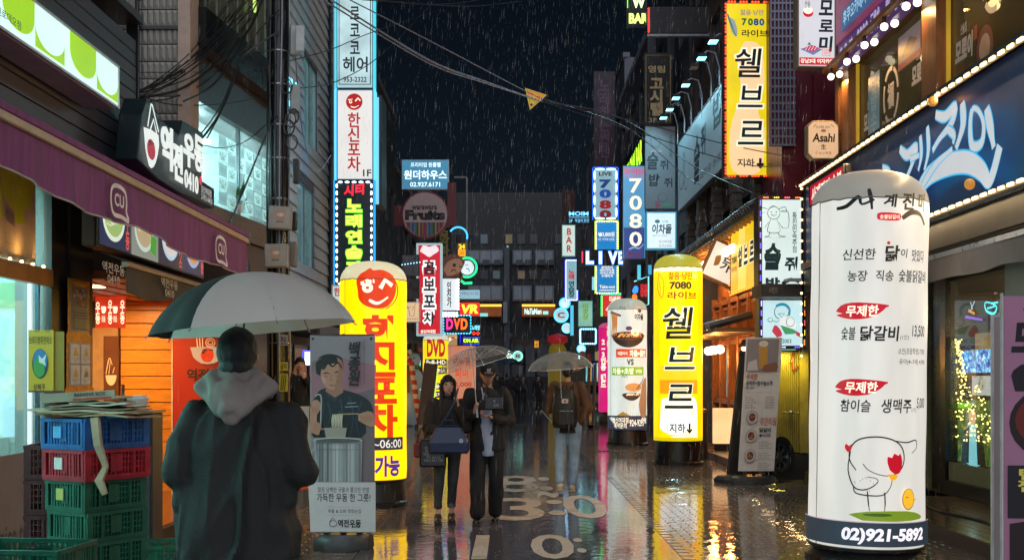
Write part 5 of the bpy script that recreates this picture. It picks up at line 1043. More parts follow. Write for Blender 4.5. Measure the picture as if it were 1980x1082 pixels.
# ---------------------------------------------------------------- left hand signs
t, b = panel('vertical_sign', 'tall pale teal light box with dark hair salon lettering, topmost of three stacked', 'sign', (651, -8, 721, 171), 22, .3, lit('#a8ccd2', .85, .3), mat('#4f6a70', .35, metal=.4), rim=.012)
TE = ink('#12343c'); O('neon_rim', MB().box(-.39, -.355, -.02, .2, 0, 1.8).box(.355, .39, -.02, .2, 0, 1.8), neon('#4ad8f0', .9), t); b.r(655, -3, 717, 164, TE, 'border'); b.r(656.5, -2, 715.5, 162.5, lit('#b4d2d6', .85, .35))
for i, (ch, y0) in enumerate((('로', 13), ('코', 46), ('코', 80))): b.t(ch, (677, y0, 696, y0+25), TE, bold=.02, shear=-.05)
b.t('헤어', (663, 110, 711, 140), TE, bold=.02); b.t('953-2322', (664, 149, 709, 159), TE, bold=.02)
t, b = panel('vertical_sign', 'tall white light box with red pub lettering and smiling face, middle of three stacked', 'sign', (651, 173, 722, 348), 22, .3, lit('#d8d6d2', .95, .05), mat('#3c8ec0', .35), rim=.02)
RC = lit('#b81418', .7, .02); b.c(685, 197, 16, RC, 16, 'emblem'); b.l([[(673, 193), (682, 192)], circ(678, 197, 2.5, 2.5, 8)], .02, WT, k=1); b.l([[(687, 196), (692, 190), (697, 195)]], .028, WT, k=1, taper=False); b.l([[(678, 206), (686, 208), (694, 204)]], .02, WT)
b.t('한\n신\n포\n차', (672, 218, 697, 332), RC, bold=.02, line=.92); b.t('1F', (702, 328, 718, 341), ink('#1c2a5c'), bold=.02)
O('neon_side', MB().box(-.40, -.36, -.02, .28, 0, 1.75).box(.36, .39, -.02, .28, 0, 1.75), neon('#5ac8ff', 1.3), t)
t, b = panel('vertical_sign', 'dark karaoke sign with yellow green letters edged in blue bulbs, lowest of three stacked', 'sign', (648, 349, 722, 552), 21.9, .3, mat('#12222c', .4), BLACK, rim=.015)
b.t('시티', (664, 356, 706, 378), lit('#e02038', 1.3), bold=.05, shear=.15, rot=.12); kk = lit('#f0e85a', 1.1); kg = neon('#5ad82a', 1.2)
for i, chh in enumerate('노래연습장'): y0 = 385+i*30; b.t(chh, (667.5, y0-1.2, 701.5, y0+27), kg, bold=.09); b.t(chh, (669, y0, 700, y0+25), kk, bold=.045)
w, h = 74/F*21.9, 203/F*21.9
bulbs(t, ring(w, h, 5, 14, -.03, .035), MB().ell((0, 0, 0), (.045, .02, .02), 8, 5), neon('#e8fbff', 3.2), 'bulb'); O('neon_rim', MB().box(-w/2-.03, -w/2, -.02, .1, 0, h).box(w/2, w/2+.03, -.02, .1, 0, h), neon('#1a8ce8', 1.4), t)
for (px, y0, y1, c_) in ((728, 190, 395, '#7fd8f0'), (733, 395, 420, '#3a8ad0')): pass
t = thing('vertical_sign', 'edge-on tall sign glowing pale blue just right of the three stacked signs', 'sign', P(729, 395, 24), 0); O('case', MB().box(-.05, .1, 0, .9, 0, 2.3), mat('#3a4a52', .4), t); O('lit_edge', MB().box(-.055, .04, -.02, -.001, 0, 2.25), neon('#8fdcf4', .8), t)
t, b = panel('shop_sign', 'pale blue light box with white hangul house name and phone number', 'sign', (777, 309, 868, 366), 32, .25, lit('#3f88ac', .75, .15), FRAME, rim=.015)
wl = lit('#dff8ff', 1.2); b.t('프리미엄 원룸텔', (794, 314, 852, 323), wl, bold=.015); b.t('원더하우스', (781, 329, 864, 347), wl, bold=.03); b.t('02.927.6171', (793, 352, 851, 361), wl, bold=.02)
t = thing('round_sign', 'unlit round fruits sign with coloured stripes and red rim below the blue house sign', 'sign', P(822, 415, 31.5)); rr = 46/F*31.5
O('drum', MB().cone((0, .25, 0), (0, 0, 0), rr, n=40), mat('#8a1a24', .4, emit=.03), t); O('face', MB().cone((0, -.001, 0), (0, -.012, 0), rr*.93, n=40), mat('#b0989a', .5, emit=.12), t); O('side_bracket', MB().box(rr*.93, rr*1.3, .05, .2, -.3, .9), mat('#7a1420', .4, emit=.02), t); O('side_bracket', MB().box(-rr*1.3, -rr*.93, .05, .2, -.3, .25), mat('#7a1420', .4, emit=.02), t)  # drum, face and brackets of the unlit sign given a faint glow
b = Board(t, lambda x, z: (x*rr, z*rr), -.014); b.t('warawara', (-.56, .38, .5, .2), ink('#161014'), bold=.03); b.t('Fruits', (-.85, .2, .84, -.24), ink('#0e0c10'), bold=.07)
cs_ = ['#5a2a5a', '#8a3a2a', '#4a6a8a', '#a8863a', '#7a1a3a', '#2a4a7a', '#3a3a3a', '#8a5a3a', '#5a7a8a', '#3a6a4a']
for i in range(26):
    x0 = -.9+i*1.8/26; x1 = x0+1.8/26; zl = -sqrt(max(0.001, .86-max(abs(x0), abs(x1))**2)) 
    if zl < -.3: b.f([(x0, -.32), (x1, -.32), (x1, zl), (x0, zl)], mat(cs_[(i*7) % 10], .5, emit=.1), 'stripe')
O('hanging_rod', MB().cone((1.15, .1, .5), (1.15, .1, 1.05), .03, n=6).cone((1.15, .1, 1.05), (.8, .1, 1.05), .03, n=6).cone((1.15, .1, -1.2), (1.15, .1, .5), .03, n=6), GREY, t)
t, b = panel('vertical_sign', 'dim black vertical sign with dull gold letters behind the round fruits sign', 'sign', (843, 420, 873, 520), 33, .2, ink('#0c0c0e'), BLACK); b.t('문\n화\n관', (848, 424, 869, 500), mat('#8a7a3a', .5, emit=.12), bold=.03)
t, b = panel('vertical_sign', 'red and white vertical pub sign with large blue green letters', 'sign', (805, 470, 855, 649), 28, .25, lit('#c01828', .9, .05), mat('#b8dce4', .4, emit=.5), rim=.05)
b.f([(812, 486), (818, 474), (830, 477), (842, 474), (849, 484), (838, 492), (830, 497), (822, 492)], lit('#e8d8dc', .9), 'emblem', 2)
for i, chh in enumerate('꼼보포차'): y0 = 506+i*32; b.t(chh, (816, y0-3, 844, y0+28), lit('#f0f4f4', 1.0), bold=.13); b.t(chh, (819, y0, 841, y0+24), ink('#123c48'), bold=.03)
b.t('성신여대점', (813, 637, 842, 644), WT, bold=.03)
t, b = panel('shop_sign', 'unlit grey sign with dark cocktail glass drawing', 'sign', (777, 492, 811, 533), 27, .12, mat('#6a6870', .5, emit=.06), DARK); b.l([[(783, 502), (798, 512), (802, 500), (784, 504)], [(798, 512), (799, 526)], [(794, 526), (804, 527)]], .02, ink('#1c2a44'), k=1); b.c(802, 500, 2.5, ink('#1c2a44')); bulbs(t, [(-.2+i*.07, -.03, .26+.01*i) for i in range(7)], MB().ell((0, 0, 0), .013, 6, 4), neon('#9fe8ff', 3), 'bulb')  # unlit grey face carries a weak emission
t, b = panel('shop_sign', 'dark brown unlit sign with black brush lettering under the cocktail sign', 'sign', (780, 538, 811, 577), 27, .12, mat('#4a4244', .5, emit=.04), DARK); b.t('청춘', (783, 546, 797, 558), ink('#0e0c0c'), bold=.03); b.t('극장', (796, 554, 808, 564), ink('#0e0c0c'), bold=.03)  # brown face emits slightly although the sign is unlit
t, b = panel('shop_sign', 'cream lit sign with a drawn juice glass and green leaf', 'sign', (779, 583, 812, 623), 27, .12, lit('#d8b48c', .9, .1), FRAME); b.l([[(790, 594), (792, 610), (800, 611), (803, 593), (790, 594)], [(797, 600), (804, 586)]], .012, ink('#5a3a2a'), k=1); b.l([[(784, 590), (790, 594)], [(786, 596), (790, 594)]], .02, ink('#1c4a4a')); b.t('JUICE PLACE', (784, 615, 808, 619), ink('#5a3a2a'))
# hedgehog emblem, green circle, 24, white menu sign, VR, DVD
t = thing('character_sign', 'brown spiky cartoon face cut-out sign tilted beside the green ring', 'sign', P(876, 516, 30), 0, rot=(0, radians(-22), 0))
O('cut_out', MB().prism([(.33*cos(a*pi/20)*(1+.07*(a % 2)), .33*sin(a*pi/20)*(1+.07*(a % 2))) for a in range(0, 34)]+[(.0, -.45), (-.2, -.5)], 0, .12), mat('#6a4030', .5, emit=.25), t); b = Board(t, lambda x, z: (x*.33, z*.33), -.004); b.f([(-.8, .1), (-.2, .55), (.7, .45), (.8, -.1), (.5, -.5), (-.1, -.6), (-.7, -.5)], mat('#b07a60', .5, emit=.3), 'face', 3); b.c(.15, .1, .14, ink('#120c0a')); b.l([[(.5, -.1), (.6, -.25), (.75, -.2)], [(-.3, -.3), (0, -.2), (.1, -.5)]], .03, ink('#120c0a'))
t = thing('round_sign', 'white blob sign circled by a green neon ring beside the brown face', 'sign', P(903, 517, 31)); rr = 17/F*31
O('disc', MB().prism([(rr*.8*cos(a*pi/12)*(1+.06*sin(a*3)), rr*.8*sin(a*pi/12)) for a in range(24)], 0, .1), lit('#d8e4ec', .9), t); O('ring', MB().tube([(rr*1.1*cos(a*pi/12), -.02, rr*1.1*sin(a*pi/12)) for a in range(25)], .03, 6).tube([(-rr*1.0, -.02, -rr*1.2), (-rr*.3, -.02, -rr*1.8), (rr*.6, -.02, -rr*1.75)], .035, 6), neon('#1ae08a', 1.6), t); b = Board(t, lambda x, z: (x*rr, z*rr), -.02); b.l([[(-.2, .3), (.2, .25)], [(-.1, -.1), (.2, -.2), (.3, -.5)]], .02, INK)
t, b = panel('hanging_sign', 'small amber box sign with the number 24', 'sign', (885, 470, 901, 496), 31, .15, lit('#f0a010', 1.1), BLACK, rim=.008); b.r(886, 471, 900, 482, ink('#141414')); b.t('24', (887, 472, 899, 481), neon('#ffc020', 1.8), bold=.04); b.t('시간영업\n연중무휴', (888, 485, 898, 493), ink('#7a3a08'))
O('bulb_arc', MB().tube([(-.1+.25*cos(a), -.02, .55+.25*sin(a)) for a in [i*pi/12-.3 for i in range(12)]], .025, 6), neon('#3aa8f0', 2), t)
t, b = panel('vertical_sign', 'white menu sign with small dark letters edged by round white bulbs', 'sign', (855, 538, 886, 600), 30, .12, lit('#d4dce0', .95, .05), FRAME, rim=.008); b.t('인\n진\n가', (864, 544, 873, 594), ink('#10303c'), bold=.03)
w, h = 31/F*30, 62/F*30; bulbs(t, [(w/2, -.03, h*(i+.5)/11) for i in range(11)]+[(-w/2+w*(i+.5)/6, -.03, -.07) for i in range(6)]+[(-w/2+w*(i+.5)/6, -.03, -.14) for i in range(6)], MB().ell((0, 0, 0), .035, 8, 5), neon('#d8f4ff', 2.4), 'bulb')
t, b = panel('shop_sign', 'pale blue lit strip sign above the red VR sign', 'sign', (889, 560, 928, 578), 32, .12, lit('#8fb8cc', .85), FRAME, rim=.008); b.t('카페타운 보드게임', (892, 564, 925, 570), ink('#8a3030')); b.r(889, 577.4, 928, 584, mat('#4a3630', .5))
t, b = panel('shop_sign', 'glowing red sign with yellow VR letters', 'sign', (888, 584, 928, 611), 31.8, .12, lit('#e0281c', 1.0), BLACK, rim=.008); b.t('VR', (892, 588, 925, 606), neon('#ffd23a', 1.5), bold=.05, shear=.15)
t, b = panel('shop_sign', 'black sign with pink and orange DVD letters edged with blue bulbs', 'sign', (857, 609, 911, 645), 31.6, .12, ink('#0c0a14'), BLACK, rim=.008)
for ch, x, m in (('D', 863, '#ff2a90'), ('V', 877, '#ff5a2a'), ('D', 891, '#ff6a1a')): b.t(ch, (x, 615, x+13, 637), neon(m, 1.6), bold=.04)
w, h = 54/F*31.6, 36/F*31.6; bulbs(t, ring(w, h, 10, 6, -.03, .01), MB().ell((0, 0, 0), (.028, .02, .018), 7, 4), neon('#3ac8ff', 2.6), 'bulb')
t, b = panel('led_sign', 'black dot lit board with orange and green scrolling words under the DVD sign', 'sign', (884, 628, 930, 668), 33, .12, ink('#06060c'), BLACK, rim=.008); b.t('노래방', (912, 628, 928, 638), neon('#7fe8ff', 1.5), bold=.03); b.t('◇◇', (912, 640, 928, 648), neon('#ff3a1a', 2), bold=.05); b.t('ON AIR', (896, 654, 926, 662), neon('#b8e82a', 1.8), bold=.06); b.l([[(896, 652), (927, 652), (927, 665), (896, 665), (896, 652)]], .02, neon('#1a3aff', 2.5), k=1); b.l([[(890, 640), (890, 664)]], .02, neon('#1a3aff', 2), k=1)
t, b = panel('round_sign', 'round white pub sign with red letter peeking left of the yellow pillar', 'sign', (641, 550, 662, 590), 17.5, .12, lit('#b8d0cc', .8), FRAME); b.t('한', (646, 556, 658, 572), lit('#b01c20', .8), bold=.03)
t = thing('snowman_inflatable', 'inflatable white snowman with black hat and striped scarf beside a candy cane', 'inflatable', (XY(797, 37), 37, 0)); wv_ = mat('#a8bcc4', .5, emit=.12)
O('body', MB().ell((0, 0, .65), (.48, .4, .62), 20, 12), wv_, t, smooth=True); O('chest', MB().ell((0, 0, 1.5), (.36, .3, .42), 18, 10), wv_, t, smooth=True); O('head', MB().ell((0, 0, 2.15), (.27, .25, .28), 16, 10), wv_, t, smooth=True); O('hat', MB().lathe([(.36, 2.36), (.36, 2.4), (.2, 2.41), (.19, 2.68), (.0, 2.7)], 16), BLACK, t); O('scarf', MB().lathe([(.25, 1.85), (.3, 1.9), (.25, 1.97)], 16).box(-.2, -.05, -.34, -.28, 1.1, 1.9), mat('#3f7a3a', .6), t)
for i in range(6): O('scarf_stripe', MB().box(-.2, -.05, -.345, -.341, 1.15+i*.12, 1.2+i*.12), mat('#a83028', .6), t)
for x in (-.08, .08): O('eye', MB().ell((x, -.24, 2.2), .03, 8, 5), BLACK, t)
O('nose', MB().cone((0, -.24, 2.13), (0, -.36, 2.1), .035, .01, 8), mat('#d86a20', .5), t)
t = thing('candy_cane', 'tall red and white striped candy cane beside the snowman', 'decoration', (XY(812, 36.5), 36.5, 0))
for i in range(14): a = i*.16; O('stripe', MB().cone((-.02*i+.0, 0, i*.15), (-.02*(i+1), 0, (i+1)*.15), .09, n=10), mat('#a82030' if i % 2 else '#b8b4b4', .5), t)
for i in range(4): O('stripe', MB().cone((-.28-.16*sin(i*.8)*1.0, 0, 2.1+.16*(1-cos(i*.8))+.0), (-.28-.16*sin((i+1)*.8), 0, 2.1+.16*(1-cos((i+1)*.8))), .085, n=10), mat('#a82030' if i % 2 == 0 else '#b8b4b4', .5), t)
for px, py, Y, c_, l in ((798, 680, 42, '#7a1c40', 'dark magenta parasol far left above the snowman'), (806, 712, 41, '#8a1c2c', 'dark red parasol far left behind the snowman')):
    t = thing('parasol', l, 'parasol', P(px, py, Y)); rr = .75; O('canopy', MB().lathe([(rr, -.28), (rr*.6, -.08), (.02, .05)], 8), mat(c_, .6, emit=.03), t); O('pole', MB().cone((0, 0, -P(px, py, Y).z), (0, 0, 0), .02, n=6), STEEL, t)
t = thing('easel_board', 'leaning brown framed board left of the yellow DVD pillar', 'sign board', (XY(818, 33), 33, 0), .3, rot=(0, .12, .3)); O('board', MB().box(-.2, .2, 0, .04, .2, 2.0), mat('#4a3024', .5), t); O('leg', MB().box(-.2, -.14, .05, .2, 0, .2), DARK, t); O('neon_edge', MB().box(.2, .23, -.01, .04, .2, 1.9), neon('#c8f03a', 1.1), t)
# ---------------------------------------------------------------- right hand side
RX = 4.2
rb = thing('restaurant', 'corner restaurant with wide navy fascia, grey awning and dark framed glass front', 'building', (RX, 16.3, 0), -pi/2)
# local x runs towards the camera: 0 at Y 16.3 .. 15 at Y 1.3 ; local y goes away from the street
LR = 14.5; NAVY = mat('#1d4078', .35, var=.25, scale=1.2, bump=.15, bscale=6)
O('fascia', MB().box(0, LR, .0, .3, 3.18, 4.32), NAVY, rb); O('fascia_end', MB().box(-.04, -.001, -.02, 1.2, 3.1, 4.4), BLACK, rb)
O('lower_trim', MB().box(0, LR, -.02, .3, 2.86, 3.12), mat('#17161a', .4), rb); O('fascia_trim', MB().box(0, LR, -.06, .1, 4.34, 4.40), mat('#3c4450', .3, metal=.5), rb); O('fascia_trim', MB().box(0, LR, -.06, .02, 3.125, 3.17), mat('#3c4450', .3, metal=.5), rb)
lamp = MB().box(-.05, .05, -.018, .0, -.014, .014); lmesh = lamp.mesh('led_lamp'); lmesh.materials.append(neon('#ffdfa0', 3.2))
u = .05
while u < 7.4:
    inst(lmesh, 'led_lamp', rb, (u, -.07, 4.33)); inst(lmesh, 'led_lamp', rb, (u, -.07, 3.19)) if u > 2.0 else None
    u += .135+.045
for a, z in ((0, 4.325), (0, 3.185)): O('led_strip', MB().box(0, 7.6, -.064, -.061, z-.022, z+.022), mat('#8a5a1c', .4, emit=.2), rb)
for i in range(2): O('led_side', MB().box(-.055, -.042, -.03, .0, 2.2, 4.3), mat('#5a4028', .4), rb)
bulbs(rb, [(-.05, -.04, 1.9+i*.15, 0) for i in range(17)], MB().ell((0, 0, 0), .02, 6, 4), neon('#ffd8a0', 3), 'bulb')
light('led_strip_light', rb, (3.8, -.10, 4.28), 7.4, 80, '#ffd9a0', (radians(-60), 0, 0), .06); light('led_strip_light', rb, (5.2, -.10, 3.15), 5.5, 50, '#ffd9a0', (radians(-30), 0, 0), .06)
b = Board(rb, lambda px, py: (16.3-WY(px, RX-.08), EYE+(CY-py)/F*WY(px, RX-.08)), -.09)
LW = lit('#c4c8cc', .85, .03); EDG = neon('#38a8d8', 1.0)
def bigstroke(pts, w):
    b.l([pts], w+.035, EDG, 'letter_glow', 5); b.l([pts], w, LW, 'channel_letter', 5)
for pts, w in (([(1708, 322), (1722, 332), (1716, 352)], .05), ([(1742, 288), (1756, 300), (1774, 285), (1764, 322), (1748, 358)], .10), ([(1762, 308), (1780, 300)], .08), ([(1782, 262), (1784, 300), (1778, 330)], .07), ([(1796, 244), (1798, 290), (1790, 330)], .08),
               ([(1812, 222), (1830, 226), (1850, 208), (1842, 240), (1820, 268), (1806, 292)], .10), ([(1836, 250), (1848, 262), (1846, 278)], .08), ([(1864, 198), (1866, 240), (1852, 288)], .12),
               ([(1884, 212), (1880, 246), (1884, 282), (1902, 276), (1906, 240), (1896, 214), (1884, 212)], .08), ([(1912, 208), (1920, 250), (1926, 286)], .12),
               ([(1776, 378), (1800, 340), (1840, 318), (1876, 314), (1902, 330), (1916, 350), (1926, 330), (1938, 282)], .20), ([(1784, 366), (1812, 320), (1846, 288)], .08)):
    bigstroke(pts, w)
for px, py in ((1836, 196), (1910, 356)): O('spot_lamp', MB().ell((16.3-WY(px, RX), -.16, EYE+(CY-py)/F*WY(px, RX)), .05, 8, 6), mat('#c88a3a', .4, emit=.5), rb)
# glazing recessed
GX = 1.35
O('glass_front', MB().box(.6, LR, GX, GX+.012, .28, 2.86), glass('#d8e0dc', .02, .05), rb)
for x in (.35, 1.42, 5.6, 9): O('door_post', MB().box(x, x+(.46 if x == 1.42 else .1), GX-.06, GX+.1, .14, 2.86), mat('#15120f', .3), rb)
O('sill', MB().box(1.9, LR, GX-.08, GX+.1, .14, .30), mat('#26211d', .35), rb); O('soffit', MB().box(0, LR, .02, 4.5, 2.84, 2.86), mat('#1d1a18', .6), rb)
O('lower_panel', MB().box(1.92, 5.55, GX-.03, GX-.002, .305, .53), mat('#7f8262', .4, var=.12), rb); O('side_pier', MB().box(.92, 1.38, GX-.1, GX+.05, .14, 2.84), mat('#77704f', .4, var=.25, coat=.3), rb)
O('glass_sheet', MB().box(.70, 1.28, GX-.16, GX-.145, .95, 2.5), mat('#4a3b28', .08, var=.5, scale=3, emit=.10), rb)
O('interior_wall', MB().box(0, LR, 5.0, 5.1, 0, 2.84).box(0, .3, GX+.2, 5, 0, 2.84), mat('#5a4530', .6, var=.2), rb); O('floor', MB().box(0, LR, GX, 5, .10, .14), mat('#4a3828', .4), rb)
O('room_ceiling', MB().box(0, LR, GX+.1, 4.99, 2.78, 2.835), mat('#3a2c22', .6), rb)
point('dining_light', rb, (1.9, 3.0, 2.3), 30, '#ffcf98'); point('dining_light', rb, (4.4, 2.6, 2.3), 50, '#ffcf98'); light('dining_light', rb, (9, 2.6, 2.7), 4, 170, '#ffe0ba', (0, 0, 0), 2)
for i in range(5): O('pendant_lamp', MB().cone((1.5+i*1.6, 2.4+.3*(i % 2), 2.5), (1.5+i*1.6, 2.4+.3*(i % 2), 2.44), .05, .12, 12), neon('#ffe6c0', 3), rb)
def Gp(px, py, d=1.8): Yd = WY(px, RX+d); return (16.3-Yd, d, EYE+(CY-py)/F*Yd)
def scr(px0, py0, px1, py1, m, name, d=1.8):
    a = Gp(px0, (py0+py1)/2, d); c_ = Gp(px1, (py0+py1)/2, d); pm_ = (px0+px1)/2; z0 = Gp(pm_, py1, d)[2]; z1 = Gp(pm_, py0, d)[2]
    return O(name, MB().box(a[0], c_[0], d-.03, d, z0, z1), m, rb), (a[0], z0, c_[0], z1)
def tvmat(cols, sc, e):
    m = bpy.data.materials.new('screen'); m.use_nodes = True; N = m.node_tree.nodes; L = m.node_tree.links; bb = N['Principled BSDF']; tc = N.new('ShaderNodeTexCoord'); v = N.new('ShaderNodeTexNoise'); v.inputs['Scale'].default_value = sc; v.inputs['Detail'].default_value = 5; v.inputs['Roughness'].default_value = .75
    L.new(tc.outputs['Object'], v.inputs[0]); cr = N.new('ShaderNodeValToRGB'); L.new(v.outputs[0], cr.inputs[0]); el = cr.color_ramp.elements; el[0].position = .36; el[1].position = .66; el[0].color = (*lin(cols[0]), 1); el[1].color = (*lin(cols[-1]), 1)
    for i, c_ in enumerate(cols[1:-1]): k = el.new(.36+.3*(i+1)/(len(cols)-1)); k.color = (*lin(c_), 1)
    L.new(cr.outputs[0], bb.inputs['Emission Color']); bb.inputs['Emission Strength'].default_value = e; bb.inputs['Base Color'].default_value = (.02, .02, .02, 1); return m
scr(1864, 676, 1925, 720, tvmat(['#101c50', '#2a50a0', '#6ab0e0', '#e8f4ff'], 14, 3.2), 'display_screen', 1.6); scr(1884, 726, 1925, 764, tvmat(['#8a7058', '#c8c0b8', '#9fb0d8'], 6, 1.8), 'display_screen', 1.6)
scr(1890, 643, 1925, 676, lit('#c89a6a', .7), 'paper_board', 1.62)
tv, q = scr(1846, 772, 1924, 896, tvmat(['#0c1a10', '#2a5020', '#5a6a20', '#c8a040'], 9, 1.8), 'display_screen', 1.5)
xa, za, xb, zb = q; b2 = Board(rb, lambda u, v: (xa+(xb-xa)*u/100, zb-(zb-za)*v/100), 1.465)
b2.f([(42, 38), (62, 38), (70, 55), (74, 100), (36, 100), (36, 56)], lit('#8fd0e0', 1.6), 'screen_print', 2); b2.f([(46, 40), (44, 100), (24, 100), (30, 52)], lit('#3a2a28', .5)); b2.f([(62, 40), (66, 100), (86, 100), (78, 50)], lit('#3a2a28', .5)); b2.c(53, 26, 9, lit('#e8a070', 1.6), 14); b2.f([(44, 22), (48, 8), (60, 8), (64, 24), (56, 14)], lit('#2a1a10', .4)); b2.r(8, 6, 50, 14, lit('#8fe840', 1.2))
# fairy lights behind the glass: many tiny lamps joined
fl = MB()
for i in range(230):
    k = R.random(); px = 1842+R.random()*(14+62*min(1, k*1.3)); py = 655+k*200
    if k < .45: px = 1843+R.gauss(6+30*k, 5)
    fl.ell(Gp(px, py, 1.42), .008+.006*R.random(), 5, 3)
o = O('fairy_lights', fl, neon('#ffe080', 6), rb); o['kind'] = 'stuff'
b3 = Board(rb, lambda px, py: (Gp(px, py, 1.3)[0], Gp(px, py, 1.3)[2]), 1.33)
b3.l([[(1900, 585), (1902, 600), (1916, 606), (1922, 594), (1912, 586), (1900, 585)], [(1912, 586), (1925, 584)], [(1904, 596), (1918, 592)]], .03, neon('#58e0e8', 1.4)); b3.l([[(1862, 612), (1895, 618)]], .05, neon('#9070e0', .8)); b3.l([[(1868, 600), (1880, 606)]], .05, neon('#e8a050', .8)); b3.l([[(1872, 584), (1876, 598)], [(1880, 582), (1872, 600)]], .02, neon('#c8e8f0', .9)); b3.t('0', (1848, 728, 1862, 744), mat('#8a7a2a', .5, emit=.2), bold=.05)
dk2 = thing('deck', 'wet dark wooden step and deck in front of the glass restaurant front', 'deck', (RX, 16.3, 0), -pi/2)
for i in range(11): O('deck_board', MB().box(2.3, LR, .01+i*.125, .128+i*.125, .10, .135), mat('#3b3029', .22, var=.35, scale=9, bump=.3, coat=.5), dk2)
for i in range(6): O('riser_board', MB().box(2.3+i*2.0, 4.29+i*2.0, -.02+.008*(i % 2), .005, .0, .132), mat('#3a2c26', .4, var=.3, scale=7, bump=.3), dk2)
O('cable', MB().tube([(2.5+.3*i, .5+.06*sin(i), .145) for i in range(20)], .014, 5), PLASTIC, dk2)
t = thing('awning', 'dark grey fabric awning with silver front bar over the restaurant entrance', 'awning', (4.0, 13.9, 2.72), -pi/2)
GA = mat('#6a6462', .6, var=.25, scale=3, bump=.3, bscale=90); n = 60; La2 = 9; vs = []
for i in range(n+1):
    u = La2*i/n
    for j in range(4): k = j/3; vs.append((u, -.015*k*sin(u*7)-.012, -.02-k*.20-.01*k*sin(u*5)))
O('valance', MB().add(vs, [(i*4+j, i*4+j+4, i*4+j+5, i*4+j+1) for i in range(n) for j in range(3)]), GA, t, smooth=True); O('front_bar', MB().box(0, La2, -.03, .02, -.015, .03), mat('#a9acb0', .3, metal=.6), t); O('canopy', MB().box(0, La2, .021, .19, .0, .02), GA, t); O('blind_roll', MB().box(4.2, La2, .2, .25, -.62, -.02), mat('#5f6a64', .5), t)
# small red sign peeking over the pillar
t, b = wpanel('shop_sign', 'small red light box with white lettering behind the white pillar top', 'sign', 1632, 1566, 3.9, 4.2, 4.05, .1, lit('#c0102c', .9), BLACK); b.t('사계진미 숯불', (6, 20, 94, 86), WT, bold=.03)
# --- upper restaurant with timber framed windows
uw = thing('upper_restaurant', 'upstairs restaurant with timber framed windows and row of globe bulbs under purple signboard', 'building', (4.6, 15.85, 4.41), -pi/2)
TW = wood('#8a5a34', .6, .4, (6, 6, 1), .3); LU = 12
for x0, w in ((0, .16), (.32, .3), (3.35, .42), (6.2, .5)): O('timber_post', MB().box(x0, x0+w, -.1, .2, 0, 1.35), TW, uw)
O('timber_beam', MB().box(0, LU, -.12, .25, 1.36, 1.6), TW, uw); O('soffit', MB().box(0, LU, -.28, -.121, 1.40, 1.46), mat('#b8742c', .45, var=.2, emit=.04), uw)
O('glass_front', MB().box(.62, LU, .05, .065, 0, 1.36), glass('#d8d4b8', .02, .10), uw)
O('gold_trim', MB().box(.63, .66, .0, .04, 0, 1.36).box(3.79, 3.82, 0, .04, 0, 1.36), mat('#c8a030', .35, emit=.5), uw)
O('room_wall', MB().box(0, LU, 3, 3.1, -.1, 3).box(0, .3, .2, 3, -.1, 3), mat('#5d5846', .6, var=.2), uw); O('room_ceiling', MB().box(.3, LU, .25, 3, 1.62, 1.7), mat('#6a5438', .6), uw)
[point('room_light', uw, (x, 1.2, 1.1), 10, '#ffdca8') for x in (1.5, 3.2, 5.2)]
lampn = 0
for i in range(8):
    for dy in (-.16, -.24):
        x = .30+i*.74+(.0 if dy < -.2 else .13)
        O('lamp_holder', MB().cone((x, dy, 1.40), (x, dy, 1.325), .022, n=8), BLACK, uw); O('globe_bulb', MB().ell((x, dy, 1.285), .046, 12, 8), neon('#fff4d8', 3.0), uw)
    if i % 2 == 0: light('globe_light', uw, (.4+i*.74, -.2, 1.2), .15, 7, '#ffc070')
for i in range(7): O('ceiling_lamp', MB().ell((1.0+i*.7, .8+.5*(i % 3), 1.35), .07, 10, 6), neon('#fff6e0', 3), uw)
b = Board(uw, lambda u, v: (u, 1.36-v), .045); ww = mat('#cfc6bb', .5, emit=.12)
def circlogo(cx, cy, r):
    for a0 in range(5): b.l([circ(cx, cy, r, r*1.25, 6, a0*1.256+.1, a0*1.256+1.15)], r*.22, ww, 'emblem', 1, False)
    b.t('福', (cx-r*.45, cy-r*.62, cx+r*.45, cy+r*.62), ww, bold=.05)
circlogo(1.9, .72, .26); circlogo(4.9, .30, .27)
for x, y in ((.95, .72), (2.75, .58), (4.05, .68)): b.t('선술집', (x+.04, y-.14, x+.2, y-.03), ww, bold=.03); b.t('모로이', (x-.1, y, x+.36, y+.26), ww, bold=.06, shear=.1); b.r(x+.38, y-.02, x+.46, y+.12, mat('#8a3a30', .5), 'seal')
b.f([(1.05, .3), (1.5, .3), (1.5, 1.2), (1.05, 1.2)], mat('#5a8898', .4, emit=.25), 'poster'); b.t('덮\n밥\n소\n스', (1.15, .35, 1.4, 1.15), mat('#a8c8d0', .5, emit=.2)); b.r(2.2, .12, 2.95, .52, mat('#a8909a', .5, emit=.15), 'poster'); b.r(2.2, .44, 2.95, .52, mat('#a83a44', .5, emit=.15)); b.f([(2.3, .38), (2.6, .2), (2.85, .3), (2.6, .42)], mat('#8a5a4a', .5, emit=.1)); b.c(4.7, .95, .2, mat('#7a3a34', .5, emit=.1), .22); b.c(4.7, .95, .13, mat('#a89a8c', .5), .14)
t = thing('signboard', 'long purple and blue signboard with japanese lettering above the globe bulbs', 'sign', (4.40, 15.35, 5.74), -pi/2)
O('panel', MB().box(0, 8, .0, .12, 0, .32), mat('#5a3a7a', .4, emit=.35, var=.15), t); O('upper_panel', MB().box(0, 8, -.03, .12, .325, 1.8), mat('#b0507a', .4, emit=.32, var=.2), t); O('blue_panel', MB().box(.35, 8, -.06, -.031, .40, .66), mat('#4a7ab0', .4, emit=.4), t)
b = Board(t, lambda u, v: (u, v), -.064); pw = lit('#b8a8d8', .7)
